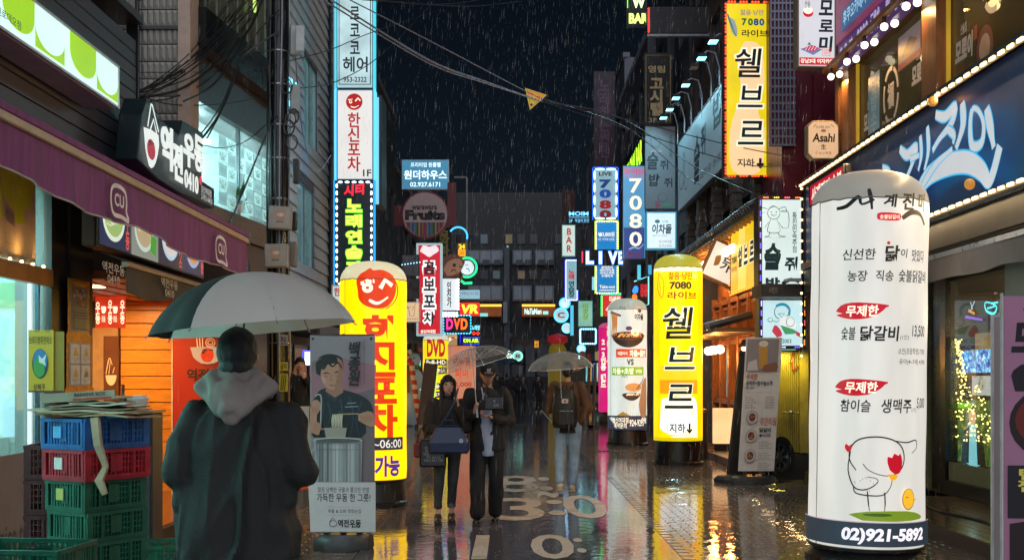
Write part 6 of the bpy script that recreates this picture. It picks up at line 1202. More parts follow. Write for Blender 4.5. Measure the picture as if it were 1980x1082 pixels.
b.t('후쿠오카에서 맛본 그맛 현상가', (.45, .63, 2.7, .44), lit('#a8d8f0', .7), bold=.02)
b = Board(t, lambda u, v: (u, v), -.004); b.t('寿', (.08, .26, .22, .06), pw, bold=.03); b.c(.36, .16, .08, pw, .09); b.t('味', (.52, .26, .68, .06), pw, bold=.03); b.t('○○○○', (.85, .27, 1.3, .05), pw, bold=.06); b.t('酒場處', (1.4, .3, 1.75, .04), pw, bold=.04); b.t('男', (1.95, .27, 2.12, .06), pw, bold=.03); b.t('○ D', (2.25, .28, 2.6, .05), pw, bold=.04)
b = Board(t, lambda u, v: (u, v), -.033); b.c(.75, 1.1, .28, mat('#7a3a5a', .5, emit=.2), .3); b.c(.75, 1.08, .22, mat('#c8707a', .5, emit=.4), .2); b.f([(1.3, .8), (2.2, .8), (2.2, 1.4), (1.4, 1.4)], mat('#3a6a8a', .5, emit=.3), 'print', 2)
# hanging signs near the right corner
t, b = panel('vertical_sign', 'white light box with black brush letters, sashimi plate and red footer', 'sign', (1541, -30, 1617, 131), 16, .2, lit('#cdccd2', .92, .04), mat('#8a7a68', .4, var=.1), rz=radians(4))
for ch, y0, y1 in (('모', 0, 30), ('로', 38, 62), ('미', 70, 100)): b.t(ch, (1583, y0, 1611, y1), ink('#12283c'), bold=.035, shear=.08)
b.r(1545, 112, 1615, 126, lit('#c81c34', .9)); b.t('강남3대 이자카야', (1547, 114, 1613, 123), WT, bold=.03); b.c(1562, 26, 10, lit('#c82030', .9), 8); b.c(1562, 21, 9, WT, 7); b.t('선술', (1555, 2, 1566, 16), ink('#1c2430'))
b.f([(1546, 96), (1568, 90), (1590, 96), (1572, 107)], lit('#6a86b0', .7), 'photo_print'); b.f([(1552, 95), (1568, 88), (1584, 94), (1570, 102)], lit('#c84a7a', .7), 'photo_print', 2)
for i in range(4): b.l([[(1556+i*6, 99-i*.5), (1561+i*6, 90)]], .008, WT, k=1)
b.f([(1560, 88), (1564, 82), (1568, 88)], lit('#2a8a4a', .7)); b.l([[(1590, 93), (1605, 93), (1605, 108), (1590, 108), (1590, 93)]], .008, RED, k=1); b.t('모로미', (1592, 95, 1603, 106), RED)
t = thing('octagon_sign', 'cream octagonal beer light box with black gothic lettering', 'sign', P(1592, 308, 15.5), radians(3)); s = 15.5/F; w = 62*s; h = 75*s; c = .07
oc = [(-w/2+c, 0), (w/2-c, 0), (w/2, c), (w/2, h-c), (w/2-c, h), (-w/2+c, h), (-w/2, h-c), (-w/2, c)]
O('case', MB().prism([(x, z) for x, z in oc], .003, .15), mat('#a08868', .4), t, bev=.01); O('face', MB().prism([(x*.93, h/2+(z-h/2)*.93) for x, z in oc], -.004, .002), lit('#d8b088', .85, .08), t); O('wall_arm', MB().cone((w/2, .08, h*.7), (w/2+.25, .08, h*.7), .015, n=8), STEEL, t); O('wall_arm', MB().cone((w/2, .08, h*.25), (w/2+.25, .08, h*.25), .015, n=8), STEEL, t)
b = Board(t, lambda px, py: ((px-1592)*s, (308-py)*s), -.006); b.t('Asahi', (1570, 258, 1615, 275), ink('#0e0c0a'), bold=.03, shear=.12); b.t('生', (1587, 279, 1597, 289), ink('#0e0c0a'), bold=.02); b.t('SUPER DRY', (1578, 244, 1606, 248), ink('#3a2c20')); b.t('ジョッキ生', (1576, 293, 1608, 299), ink('#a83a2a'), bold=.01); b.c(1592, 253, 5, ink('#b86a4a'), 2.5); b.l([[(1572, 246), (1578, 240)], [(1612, 246), (1606, 240)]], .01, ink('#4a3c2c'))
t, b = panel('vertical_sign', 'large yellow vertical light box with green brush letters ringed by red lamps', 'sign', (1401, 4, 1496, 342), 19, .25, lit('#e0c818', .98, .12), mat('#5a3a3a', .4), rim=.03, rz=radians(2))
b.f([(1440, 80), (1470, 90), (1478, 160), (1466, 215), (1478, 250), (1470, 330), (1416, 330), (1412, 250), (1432, 180), (1424, 110)], lit('#f4c896', 1.0, .05), 'print', 4)
TG = ink('#0e3a42'); b.t('젊음·낭만', (1431, 19, 1477, 30), lit('#8a7a9a', .6), bold=.01)
for ch, x, m in (('7', 1434, '#1c7a5c'), ('0', 1446, '#1c8a4c'), ('8', 1457, '#1c5aa8'), ('0', 1468, '#1c6a9c')): b.t(ch, (x, 36, x+10, 50), lit(m, .5), bold=.05)
b.t('라이브', (1434, 58, 1485, 72), ink('#3c3a4c'), bold=.02); b.f([(1406, 34), (1420, 40), (1426, 66), (1422, 72), (1414, 62)], lit('#9ab0a8', .7), 'print', 2); b.l([[(1406, 28), (1414, 50), (1422, 70)]], .03, lit('#5a7a78', .6))
for ch, x0, y0, x1, y1 in (('쉘', 1421, 94, 1473, 150), ('브', 1426, 166, 1475, 208), ('르', 1426, 234, 1476, 280)): b.t(ch, (x0-3, y0-3, x1+3, y1+3), lit('#f4ead0', 1.0), bold=.06, shear=.1); b.t(ch, (x0, y0, x1, y1), TG, bold=.012, shear=.1)
b.t('지하', (1425, 307, 1459, 323), ink('#16302c'), bold=.02); b.l([[(1470, 306), (1470, 324)], [(1464, 316), (1470, 324), (1476, 316)]], .045, ink('#16302c'), k=1, taper=False)
w, h = 95/F*19, 338/F*19; pts = []
for p in ring(w, h, 4, 16, -.03, .012):
    for d in (-.05, 0, .05): pts.append((p[0]+(d if p[3] == 0 else 0), p[1], p[2]+(d if p[3] else 0), p[3]))
bulbs(t, pts, MB().ell((0, 0, 0), .020, 6, 4), neon('#ff4a20', 2.4), 'bulb', True)
# maroon wall facing the street entrance
mw = thing('maroon_building', 'maroon studded metal clad building corner behind the octagonal beer sign', 'building', (4.45, 17.9, 0), 0)
MR = mat('#5a0f22', .35, metal=.3, var=.25, scale=3); O('wall', MB().box(-.2, 2.2, .02, .3, 2.9, 12), MR, mw); st = MB()
for i in range(13):
    for j in range(44): st.ell((-.1+i*.16+(.08 if j % 2 else 0), .02, 3.2+j*.2), (.018, .014, .018), 5, 4)
for i in range(5): O('panel', MB().box(-.19+i*.48, .27+i*.48, -.0, .019, 2.95, 11.9), MR, mw, bev=.006)
o = O('studs', st, mat('#7a1c34', .3, metal=.4), mw); o['kind'] = 'stuff'
O('side_wall', MB().box(-.2, .0, .31, 1.9, 2.9, 12), MR, mw)
ms = thing('mesh_screen', 'perforated metal screen lit pink and blue behind the large yellow sign', 'screen', (4.08, 17.75, 5.2)); g = MB()
for i in range(34):
    g.box(-.05, .35, .0, .012, i*.13, i*.13+.03, Matrix.Rotation(0, 4, 'Y'))
for i in range(7): g.box(-.05+i*.06, -.03+i*.06, -.004, .01, 0, 4.4)
o = O('mesh', g, mat('#8a8fa0', .4, metal=.4, emit=.04), ms); o['kind'] = 'stuff'; O('backing', MB().box(-.05, .36, .05, .07, 0, 4.4), mat('#5a1c3a', .5, emit=.10, var=.8, scale=1.2), ms)  # pink light painted as a patchy glow on the backing
# girl sign tower
t, b = panel('vertical_sign', 'white vertical light box with pigtailed girl drawing and teal brush letters', 'sign', (1466, 379, 1556, 572), 17.4, .3, lit('#cfe0dc', .95, .08), mat('#3a2018', .4), rim=.055, rz=radians(2))
TL2 = ink('#12444a'); gi = ink('#3a5054')
b.l([circ(1496, 412, 12, 12, 16), [(1484, 404), (1472, 402), (1470, 412), (1480, 410)], [(1506, 404), (1518, 400), (1520, 410), (1508, 408)], [(1486, 404), (1496, 398), (1507, 405)], [(1490, 424), (1484, 448), (1508, 448), (1502, 424)], [(1486, 430), (1478, 440)], [(1506, 430), (1514, 442)], [(1510, 408), (1524, 410), (1524, 440), (1510, 438)], [(1488, 448), (1486, 456), (1478, 458), (1492, 459)], [(1504, 448), (1508, 456), (1520, 457), (1504, 459)], [(1490, 414), (1496, 417), (1502, 414)]], .010, gi, 'drawing'); b.c(1491, 410, 1.2, gi); b.c(1501, 410, 1.2, gi)
b.t('통\n진\n민\n속\n주\n점', (1532, 410, 1541, 488), TL2, bold=.01)
b.t('술', (1477, 470, 1510, 522), TL2, bold=.045, shear=.12); b.t('쥐', (1517, 496, 1543, 524), TL2, bold=.035, shear=.08); b.t('밥', (1480, 536, 1508, 562), TL2, bold=.045); b.l([[(1512, 548), (1530, 540), (1545, 546)]], .06, TL2)
def dots(t, w, h, nx, nz, ins):
    cols_ = ['#7a6aff', '#ff7a3a', '#b0b0ff', '#e8c83a', '#5a5aff', '#ff5a6a']
    ms_ = []
    for i, c_ in enumerate(cols_):
        q = MB()
        for d in (-.03, 0, .03): q.ell((d, 0, 0), .011, 6, 4)
        me = q.mesh('bulb'); me.materials.append(neon(c_, 3)); ms_.append(me)
    for i, p in enumerate(ring(w, h, nx, nz, -.028, ins)): inst(ms_[i % 6], 'bulb', t, p[:3], (0, p[3], 0))
dots(t, 90/F*17.4, 193/F*17.4, 4, 9, .027)
t, b = panel('shop_sign', 'square light box with laughing blue haired boy drawing and year 2003', 'sign', (1468, 574, 1558, 674), 17.4, .3, lit('#bfe0e4', .95, .08), mat('#2a1c18', .4), rim=.05, rz=radians(2))
b.l([circ(1511, 603, 14, 14, 18), [(1505, 606), (1517, 606), (1511, 614), (1505, 606)]], .012, gi, 'drawing', 1); b.l([[(1500, 592), (1510, 588), (1520, 590), (1527, 598), (1526, 610)]], .045, lit('#2a9ab8', .7)); b.f([(1506, 616), (1526, 612), (1540, 626), (1530, 640), (1510, 634)], lit('#e8ece8', .9), 'drawing', 3); b.f([(1508, 628), (1534, 636), (1542, 644), (1518, 646)], lit('#4a9a6a', .8), 'drawing', 2); b.f([(1492, 640), (1498, 628), (1508, 636), (1512, 648), (1502, 652)], lit('#c83a50', .8), 'drawing', 3); b.f([(1538, 640), (1548, 644), (1550, 652), (1540, 648)], lit('#c83a50', .8), 'drawing', 2); b.l([circ(1528, 622, 8, 9, 12), circ(1489, 618, 5, 4, 10), [(1494, 620), (1502, 622), (1508, 618)]], .010, gi, 'drawing', 1)
b.t('SINCE 2003', (1484, 655, 1530, 663), ink('#1c3a40'), bold=.01); dots(t, 90/F*17.4, 100/F*17.4, 3, 5, .025)
t = thing('awning', 'narrow black projecting canopy with grey emblems between the girl sign and boy sign', 'awning', P(1512, 575, 17.0)+Vector((0, 0, 0)), radians(2)); s = 17/F; O('canopy', MB().box(-48*s, 48*s, -.25, .35, 0, 24*s), mat('#2c2624', .5, var=.2), t, bev=.01); b = Board(t, lambda px, py: ((px-1512)*s, (575-py)*s), -.255); b.t('사계진미', (1478, 557, 1494, 570), mat('#8a8078', .5)); b.t('사계진미', (1544, 552, 1558, 566), mat('#8a8078', .5)); O('flood_lamp', MB().box(-6*s, 40*s, -.5, -.26, 28*s, 32*s), mat('#9aa4a8', .3, emit=.1), t); O('lamp_arm', MB().cone((30*s, -.3, 24*s), (30*s, -.3, 30*s), .02, n=6), STEEL, t)
# beneath: corrugated screen, tyre, black base
t = thing('utility_enclosure', 'yellow lit ribbed metal enclosure with pipes and meters under the boy sign', 'enclosure', (XY(1520, 17.8), 17.8, 0)); s = 17.8/F
for i in range(16): O('rib', MB().box(-36*s+i*4.2*s*.9, -36*s+i*4.2*s*.9+.022, .0, .05, .42, ZZ(680, 17.8)), mat('#8a7c2a', .35, metal=.2, var=.2), t)  # yellow light put into the rib and side panel colours
O('back_panel', MB().box(-38*s, 42*s, .051, .07, .4, ZZ(676, 17.8)), mat('#2c2410', .5), t); O('side_panel', MB().box(24*s, 40*s, -.1, .0, .42, ZZ(676, 17.8)), mat('#98883a', .4, metal=.2, var=.25), t)
for x, y0, y1, c_ in ((-6, 640, 675, '#3a4a4c'), (8, 632, 668, '#8a8f8c'), (24, 640, 676, '#3a3c3c'), (34, 636, 672, '#a0a49c')): O('meter_box', MB().box((x-5)*s, (x+5)*s, -.06, .04, ZZ(y1, 17.8), ZZ(y0, 17.8)), mat(c_, .4), t, bev=.008)
O('red_pipe', MB().tube([(14*s, -.05, ZZ(680, 17.8)), (8*s, -.08, ZZ(700, 17.8)), (12*s, -.05, ZZ(716, 17.8)), (22*s, -.04, ZZ(708, 17.8))], .012, 6), mat('#8a1c20', .4), t); O('latch', MB().cone((-8*s, -.05, ZZ(796, 17.8)), (24*s, -.05, ZZ(798, 17.8)), .012, n=6).ell((8*s, -.06, ZZ(797, 17.8)), .04, 8, 6), STEEL, t)
O('plinth', MB().box(-45*s, 46*s, -.12, .3, 0, .40), mat('#14120f', .35), t); O('lit_window', MB().box(-10*s, 26*s, .1, .12, ZZ(676, 17.8), ZZ(640, 17.8)), mat('#7fd8d0', .3, emit=.8), t); light('work_light', t, (0, -.35, ZZ(690, 17.8)), .25, 12, '#f4e060', (radians(20), 0, 0))
t = thing('spare_wheel', 'car wheel with silver spoked rim leaning against the ribbed enclosure', 'wheel', (XY(1502, 17.3), 17.3, .05), 0, rot=(0, 0, radians(40))); s = .33
M2 = Matrix.Translation((0, 0, s)) @ Matrix.Rotation(radians(86), 4, 'X')
O('tyre', MB().lathe([(s*.66, -.09), (s*.95, -.1), (s, -.06), (s, .06), (s*.95, .1), (s*.66, .09), (s*.64, 0)], 28, mx=M2), mat('#101012', .6, bump=.4), t, smooth=True); rm = MB().lathe([(s*.655, -.07), (s*.66, .07), (s*.56, .075), (s*.56, -.07)], 28, mx=M2); O('rim', rm, STEEL, t, smooth=True)
for i in range(8): O('spoke', MB().box(.03, s*.6, -.022, .022, .03, .05, M2 @ Matrix.Rotation(i*pi/4, 4, 'Z')), STEEL, t)
O('hub', MB().cone((0, 0, .0), (0, 0, .06), .06, n=14, mx=M2), STEEL, t); O('back_disc', MB().cone((0, 0, -.02), (0, 0, .0), s*.6, n=20, mx=M2), BLACK, t)
t = thing('wooden_step', 'low wet plank step beside the enclosure lit yellow', 'step', (4.35, 16.9, 0), -pi/2)
for i in range(5): O('plank', MB().box(0, 1.9, i*.12, .112+i*.12, .16, .2), mat('#6f6322', .25, var=.3, scale=8, coat=.5), t)  # plank and riser colours carry the yellow light
O('riser_board', MB().box(0, 1.9, -.01, .02, 0, .158), mat('#4a4620', .4, var=.3), t)
# yellow wall sign
t, b = wpanel('shop_sign', 'yellow and orange wall light box with green brush lettering edged in orange lamps', 'sign', 1465, 1413, 3.12, 4.42, 4.12, .14, lit('#f0b83a', 1.0, .15), BLACK)
b.r(2, 2, 98, 40, lit('#e8c018', 1.0)); b.f([(30, 96), (34, 4), (56, 4), (60, 96)], lit('#f4d060', 1.05), k=1)
for i, ch in enumerate('쉘브르'): b.t(ch, (30+i*21, 36, 47+i*21, 66), lit('#fff0d0', 1), bold=.09); b.t(ch, (31+i*21, 37, 46+i*21, 65), ink('#12404a'), bold=.035, shear=.1)
b.t('젊음·낭만', (5, 28, 28, 33), lit('#8a5a7a', .5)); b.t('7080', (5, 46, 26, 56), ink('#2a7a5c'), bold=.04); b.t('라이브', (5, 60, 26, 68), ink('#8a5a3a'), bold=.02)
La_ = abs(WY(1465, 4.12)-WY(1413, 4.12)); bulbs(t, ring(La_, 1.3, 16, 10, -.03, .01), MB().ell((0, 0, 0), .018, 6, 4), neon('#ff7a20', 3), 'bulb')
# timber pub
tp = thing('timber_pub', 'warm lit timber pub front with tiled canopy edge, hanging bulbs and lattice windows', 'building', (4.35, 26.8, 0), -pi/2)
PW = wood('#9a6432', .55, .45, (5, 5, 1), .35); LP = 8.0
O('back_wall', MB().box(0, LP, .5, .6, .1, 4.3), PW, tp)
for i in range(9): O('timber_post', MB().box(i*1.0-.07, i*1.0+.07, .36, .499, .1, 3.4), PW, tp)
for z in (1.0, 2.3, 3.2): O('timber_rail', MB().box(0, LP, .38, .498, z, z+.1), PW, tp)
for i in range(8):
    w_ = O('window', MB().box(.12+i, .88+i, .42, .48, 2.42, 2.48).box(.12+i, .88+i, .42, .48, 3.08, 3.14), PW, tp)
    for k in range(5): O('lattice_bar', MB().box(.16+i+k*.16, .18+i+k*.16, .43, .47, 2.481, 3.079), PW, w_)
    O('pane', MB().box(.12+i, .88+i, .485, .495, 2.42, 3.14), mat('#d88a3a', .4, emit=.4, var=.4), w_)
    if i % 2: O('door_glass', MB().box(.2+i, .8+i, .47, .49, 1.15, 2.2), mat('#7ab0b8', .2, emit=.25, var=.7, scale=3), tp)
O('canopy', MB().add([(-.2, -.35, 4.42), (LP, -.35, 4.42), (LP, .6, 4.9), (-.2, .6, 4.9), (-.2, -.35, 4.34), (LP, -.35, 4.34), (LP, .6, 4.34), (-.2, .6, 4.34)], [(0,1,2,3),(7,6,5,4),(0,4,5,1),(1,5,6,2),(2,6,7,3),(3,7,4,0)]), mat('#4a4c50', .5), tp)
for i in range(38): O('roof_tile', MB().cone((-.1+i*.215, -.42, 4.44), (-.1+i*.215, .5, 4.92), .06, n=7), mat('#3c4046', .4, var=.2), tp)
for i in range(24): O('rafter', MB().box(i*.34, i*.34+.07, -.33, .45, 4.24, 4.335), mat('#d8943a', .45, emit=.06), tp)  # orange bulb light put into the rafter colour and a faint glow
O('lower_canopy', MB().box(-.1, 5.6, -.55, .3, 2.44, 2.52), mat('#3a2c20', .5), tp)
for i in range(18): O('roof_tile', MB().cone((-.05+i*.31, -.62, 2.56), (-.05+i*.31, .2, 2.78), .08, n=7), mat('#32363a', .4), tp)
bulbs(tp, [(.6+i*.36+(.2 if i > 3 else 0)+(.2 if i > 6 else 0), -.25, 3.98) for i in range(14)], MB().ell((0, 0, 0), .085, 12, 8), neon('#fff2d0', 3.4), 'globe_bulb')
bulbs(tp, [(x, -.4, 2.12) for x in (3.9, 4.25, 4.6, 5.2)], MB().ell((0, 0, 0), .085, 12, 8), neon('#fff2d0', 3.4), 'globe_bulb')
for x in (1.0, 2.8, 4.6, 6.4): point('bulb_light', tp, (x, -.12, 3.8), 60, '#ffa850')
for x in (1.2, 3.2, 5.0, 6.8): point('bulb_light', tp, (x, -.15, 2.0), 45, '#ffa850')
O('lantern', MB().box(6.0, 6.16, .1, .26, 1.5, 1.9), neon('#ffd8a0', 1.6), tp); O('lantern', MB().cone((5.5, .0, 2.3), (5.5, 0, 2.16), .03, .12, 12), BLACK, tp); O('globe_bulb', MB().ell((5.5, 0, 2.13), .055, 10, 6), neon('#ffd890', 4), tp)
t = thing('lantern_board', 'glowing orange white floor light box by the timber pub wall', 'lamp box', (XY(1399, 22.5), 22.5, 0)); O('light_box', MB().box(-.19, .19, 0, .16, .28, .98), mat('#f8c890', .4, emit=1.0, var=.2), t); O('stand', MB().box(-.17, .17, .02, .14, 0, .278), BLACK, t)
t = thing('hanging_sign', 'tilted white board with black brush letters in a timber frame under the canopy', 'sign', P(1398, 508, 22), 0, rot=(0, radians(24), 0)); O('frame', MB().box(-.34, .34, .02, .1, -.40, .40), PW, t); O('face', MB().box(-.28, .28, -.002, .019, -.34, .34), lit('#e0d4c0', .9), t); b = Board(t, lambda x, z: (x*.3, z*.3), -.004); b.t('본\n가', (-.1, .7, .6, -.5), ink('#1a120c'), bold=.03); b.f([(-.6, .2), (-.3, .4), (-.2, -.2), (-.5, -.4)], mat('#a8702c', .5), k=2)
t = thing('stone_steps', 'low stone kerb step in front of the timber pub', 'step', (4.1, 26.8, 0), -pi/2)
for i in range(9): O('stone', MB().box(i*.9, .88+i*.9, -.25, .3, 0, .14), mat('#4a4036', .3, var=.3, scale=5), t, bev=.01)
for px, Y, h_, l in ((1340, 22, 1.5, 'dark green refuse cylinder between the yellow pillar and the timber pub'),):
    t = thing('bin', l, 'bin', (XY(px+14, Y), Y, 0)); O('drum', MB().lathe([(.14, 0), (.15, .9), (.15, .92)], 16), DARK, t); O('lid', MB().lathe([(.16, .921), (.12, .98), (0, 1.0)], 16), BLACK, t)
# white wall sign and its flood lamps
t, b = wpanel('shop_sign', 'very large white wall sign with faded black brush letters lit by flood lamps', 'sign', 1400, 1311, 5.5, 7.15, 3.95, .12, mat('#b4cad6', .45, var=.12, emit=.10), DARK)  # face also glows faintly by itself, besides the flood lamps
for ch, u0, v0, u1, v1 in (('술', 40, 25, 54, 85), ('쥐', 56, 22, 66, 60), ('밥', 80, 5, 98, 45)): b.t(ch, (u0, v0, u1, v1), ink('#14242c'), bold=.03, shear=.08)
b.t('대학로 원조', (55, 78, 95, 88), ink('#2a3a44')); b.t('유명한 민속주점', (14, 20, 18, 70), ink('#3a4a54')) ; b.l([circ(10, 60, 5, 12, 10), circ(22, 70, 4, 9, 10)], .03, ink('#4a5a62'))
for i, (px, py) in enumerate(((1379, 81), (1357, 113), (1342, 131), (1326, 165), (1307, 190), (1295, 212), (1283, 228))):
    X = 3.62; Y = WY(px, X); z = EYE+(CY-py)/F*Y
    t = thing('flood_lamp', 'cyan flood lamp on arm above the white wall sign, %s' % ['nearest of the row', 'second nearest', 'third and unlit', 'fourth and middle', 'fifth from the near end', 'second farthest', 'farthest of the row'][i], 'lamp', (X, Y, z), -pi/2, 'flood lamps above the white wall sign')
    O('head', MB().box(-.14, .14, -.09, .09, 0, .07), DARK, t, bev=.015); O('lens', MB().box(-.12, .12, -.075, .075, -.012, -.001), neon('#7fe0f8' if i != 2 else '#6a4a30', 3.0 if i != 2 else .3), t)  # third lens keeps a dim glow although that lamp is unlit
    O('arm', MB().tube([(0, .0, .07), (0, .12, .14), (0, .26, .1), (0, .34, -.2), (0, .34, -.7)], .018, 6), mat('#8a8890', .35, metal=.5), t)
    if i != 2: light('flood_light', t, (0, .02, -.05), .25, 22, '#a8ecff', (radians(-25), 0, 0))
# banners on the far right row
t, b = panel('vertical_sign', 'black vertical sign framed in gold with gold hangul letters', 'sign', (1245, 103, 1300, 240), 29, .2, mat('#17130f', .4), mat('#2a2418', .4), rim=.03)
gd = mat('#b8a078', .5, emit=.16); b.t('영림', (1253, 127, 1286, 141), gd, bold=.03); b.t('고\n시\n텔', (1256, 151, 1283, 224), gd, bold=.04); b.t('3FㆍF', (1254, 228, 1294, 237), gd, bold=.02); b.t('9\n2\n7\n·\n4\n3', (1287, 158, 1294, 222), mat('#6a5c48', .5, emit=.08)); b.l([[(1249, 107), (1296, 107), (1296, 236), (1249, 236), (1249, 107)]], .012, gd, k=1, taper=False)
t, b = panel('vertical_sign', 'grey unlit banner sign with dark brush letters and small running boy', 'sign', (1247, 244, 1306, 404), 28, .12, mat('#8b8f96', .5, emit=.09, var=.1), DARK, rim=.01)  # slight glow put into the unlit banner face
dk_ = ink('#1c2228'); b.t('술', (1251, 294, 1273, 328), dk_, bold=.03, shear=.1); b.t('쥐', (1276, 310, 1292, 328), dk_, bold=.02); b.t('밥', (1254, 336, 1276, 360), dk_, bold=.03, shear=.1); b.t('쥐', (1284, 344, 1300, 362), dk_, bold=.02); b.t('유\n명\n민\n속\n점', (1294, 262, 1300, 304), dk_); b.l([circ(1268, 274, 10, 11, 14), circ(1281, 382, 9, 9, 12)], .02, ink('#5a4a4c'), k=1); b.f([(1266, 388), (1276, 392), (1274, 402), (1268, 400)], ink('#a04a50'), k=2); b.f([(1278, 392), (1296, 394), (1300, 400), (1282, 398)], ink('#5a8a6a'), k=2); b.r(1258, 290, 1280, 294, ink('#a08084'))
t, b = panel('vertical_sign', 'blue gradient vertical light box with large white numerals 7080', 'sign', (1204, 320, 1248, 500), 29.5, .2, lit('#5a9cc8', .8, .15), mat('#3a5a80', .4), rim=.012)
b.r(1206, 440, 1246, 500, lit('#3a4f98', .6, .1)); b.r(1206, 323, 1246, 345, lit('#8f9cc8', .7)); b.t('라이브', (1207, 325, 1246, 338), lit('#d8607a', .8), bold=.03)
for ch, y0 in (('7', 345), ('0', 378), ('8', 413), ('0', 448)): b.t(ch, (1217, y0, 1241, y0+28), WT, bold=.02)
b.t('콘서트', (1213, 487, 1240, 498), lit('#8a2a50', .5), bold=.03); b.l([[(1216, 482), (1226, 478), (1236, 480), (1244, 472)]], .05, lit('#a8b8d8', .6))
t, b = panel('shop_sign', 'square white light box with blue edge and teal brush lettering', 'sign', (1249, 409, 1308, 482), 27, .2, lit('#c8dce4', 1.0, .06), mat('#3aa8d0', .4, emit=.4), rim=.03)
b.t('이차돌', (1261, 433, 1299, 452), ink('#145058'), bold=.03, shear=.1); b.c(1271, 428, 5, lit('#3a7a8a', .6), 3.5); b.t('돌판구이 전문점', (1262, 454, 1290, 457), ink('#4a6a74')); b.t('성신여대점', (1274, 464, 1298, 470), ink('#5a6a78')); b.t('02.955.9296', (1274, 473, 1299, 477), ink('#6a7a88')); b.t('소차돌', (1280, 426, 1292, 430), ink('#3a4a58'))
t, b = wpanel('neon_sign', 'green and yellow neon word sign on the right wall above the blue 7080 sign', 'sign', 1244, 1209, 8.0, 9.2, 4.0, .12, ink('#0a0e0a'), BLACK); b.t('GLOW BAR', (6, 20, 94, 82), neon('#b8ff30', 1.8), bold=.03)
t, b = panel('neon_sign', 'green neon box sign reading W and BAR at the top edge', 'sign', (1211, -20, 1251, 50), 26, .2, ink('#081008'), BLACK); b.t('W', (1222, -6, 1248, 16), neon('#d8ffb0', 1.6), bold=.05); b.t('BAR', (1216, 26, 1254, 46), neon('#d8f870', 1.7), bold=.05); b.l([[(1213, -18), (1213, 16)]], .05, neon('#8aff50', 1.6), k=1)
t = thing('led_display', 'switched off dark led display board with red end lamps at the top', 'display', P(1325, 66, 25)); s = 25/F; O('case', MB().box(-74*s, 72*s, 0, .3, 0, 54*s), mat('#17141a', .4), t, bev=.02); g = MB()
for i in range(48):
    for j in range(18): g.box(-68*s+i*2.86*s, -68*s+i*2.86*s+.016, -.008, -.001, 4*s+j*2.65*s, 4*s+j*2.65*s+.016)
o = O('led_dots', g, mat('#4a3a3c', .4, emit=.03), t); o['kind'] = 'stuff'; bulbs(t, [(-71*s, -.02, 4*s+i*4.4*s) for i in range(11)], MB().ell((0, 0, 0), .024, 6, 4), neon('#ff3030', 2.4), 'bulb'); O('bottom_edge', MB().box(-74*s, 72*s, -.02, .1, -.05, -.005), mat('#8a9094', .3, metal=.5), t)  # dots of the switched off display glow very faintly
t, b = panel('vertical_sign', 'dim purple unlit banner with faint letters on the right far wall', 'sign', (1148, 138, 1189, 325), 44, .15, mat('#3a1f34', .5, emit=.06, var=.15), DARK, rim=.01); b.t('노\n래\n하\n는\n썬\n텐', (1158, 155, 1180, 305), mat('#6a4a68', .5, emit=.07), bold=.03)  # unlit banner and its letters lifted by a faint emission
t, b = panel('vertical_sign', 'vertical white sign reading 7080 in blue and red ringed by blue neon bars', 'sign', (1147, 325, 1194, 425), 38, .2, lit('#8fb4c4', .7), BLACK, rim=.04)
b.t('LIVE', (1158, 332, 1183, 340), ink('#5a2a3a'), bold=.03)
for ch, y0, m in (('7', 347, '#143a8a'), ('0', 366, '#1a50c0'), ('8', 387, '#a81420'), ('0', 406, '#8a1c2c')): b.t(ch, (1159, y0, 1182, y0+17), lit(m, .6), bold=.06)
w, h = 47/F*38, 100/F*38; bulbs(t, ring(w, h, 2, 4, -.04, .04), MB().ell((0, 0, 0), (.17, .03, .035), 10, 5), neon('#b8f0ff', 2.4), 'neon_bar'); O('neon_rim', MB().box(-w/2-.03, -w/2+.0, -.03, -.013, 0, h).box(w/2, w/2+.03, -.03, -.013, 0, h).box(-w/2, w/2, -.03, -.013, h, h+.03), neon('#1a60ff', 1.8), t)
def dotted(label, box, Y, face, col, nx, nz, r=.03, each=True, glow=None):
    t, b = panel('vertical_sign', label, 'sign', box, Y, .15, face, BLACK, rim=.02); w = (box[2]-box[0])/F*Y; h = (box[3]-box[1])/F*Y
    bulbs(t, ring(w, h, nx, nz, -.03, .02), MB().ell((0, 0, 0), r, 7, 4), neon(col, 2.4), 'bulb')
    if glow: O('neon_rim', MB().box(-w/2-.02, -w/2, -.02, .02, 0, h).box(w/2, w/2+.02, -.02, .02, 0, h).box(-w/2, w/2, -.02, .02, h, h+.02), neon(glow, 1.6), t)
    return t, b
t, b = dotted('blue menu light box with white price lettering edged by yellow bulbs', (1151, 427, 1195, 568), 36, lit('#1a80c8', .9), '#f4ec90', 9, 30, .028, glow='#a8c83a'); b.t('₩3,800원', (1157, 448, 1188, 458), WT, bold=.02); b.t('1잔 가격에 2잔을', (1157, 460, 1188, 465), WT); b.l([circ(1173, 482, 14, 7, 12, .2, 2.94)], .04, WT); b.t('원앤온리\n테이크아웃\n아이스커피\n수제버거', (1160, 514, 1188, 536), WT, bold=.02); b.t('Take-out', (1159, 551, 1189, 557), WT, bold=.02); b.r(1159, 560, 1189, 561.5, WT)
t, b = panel('neon_sign', 'broad white and blue neon word sign reading LIVE across the right side', 'sign', (1122, 482, 1209, 513), 34, .15, ink('#141018'), BLACK, rim=.01)
for ch, x0, x1 in (('L', 1133, 1148), ('I', 1158, 1164), ('V', 1176, 1194), ('E', 1196, 1204)): b.t(ch, (x0-1, 484, x1+1, 512), neon('#2a8aff', 1.4), bold=.09); b.t(ch, (x0, 486, x1, 510), neon('#e8f0ff', 1.5), bold=.04)
b.l([[(1126, 486), (1126, 508)]], .06, neon('#ff3050', 1.4), k=1)
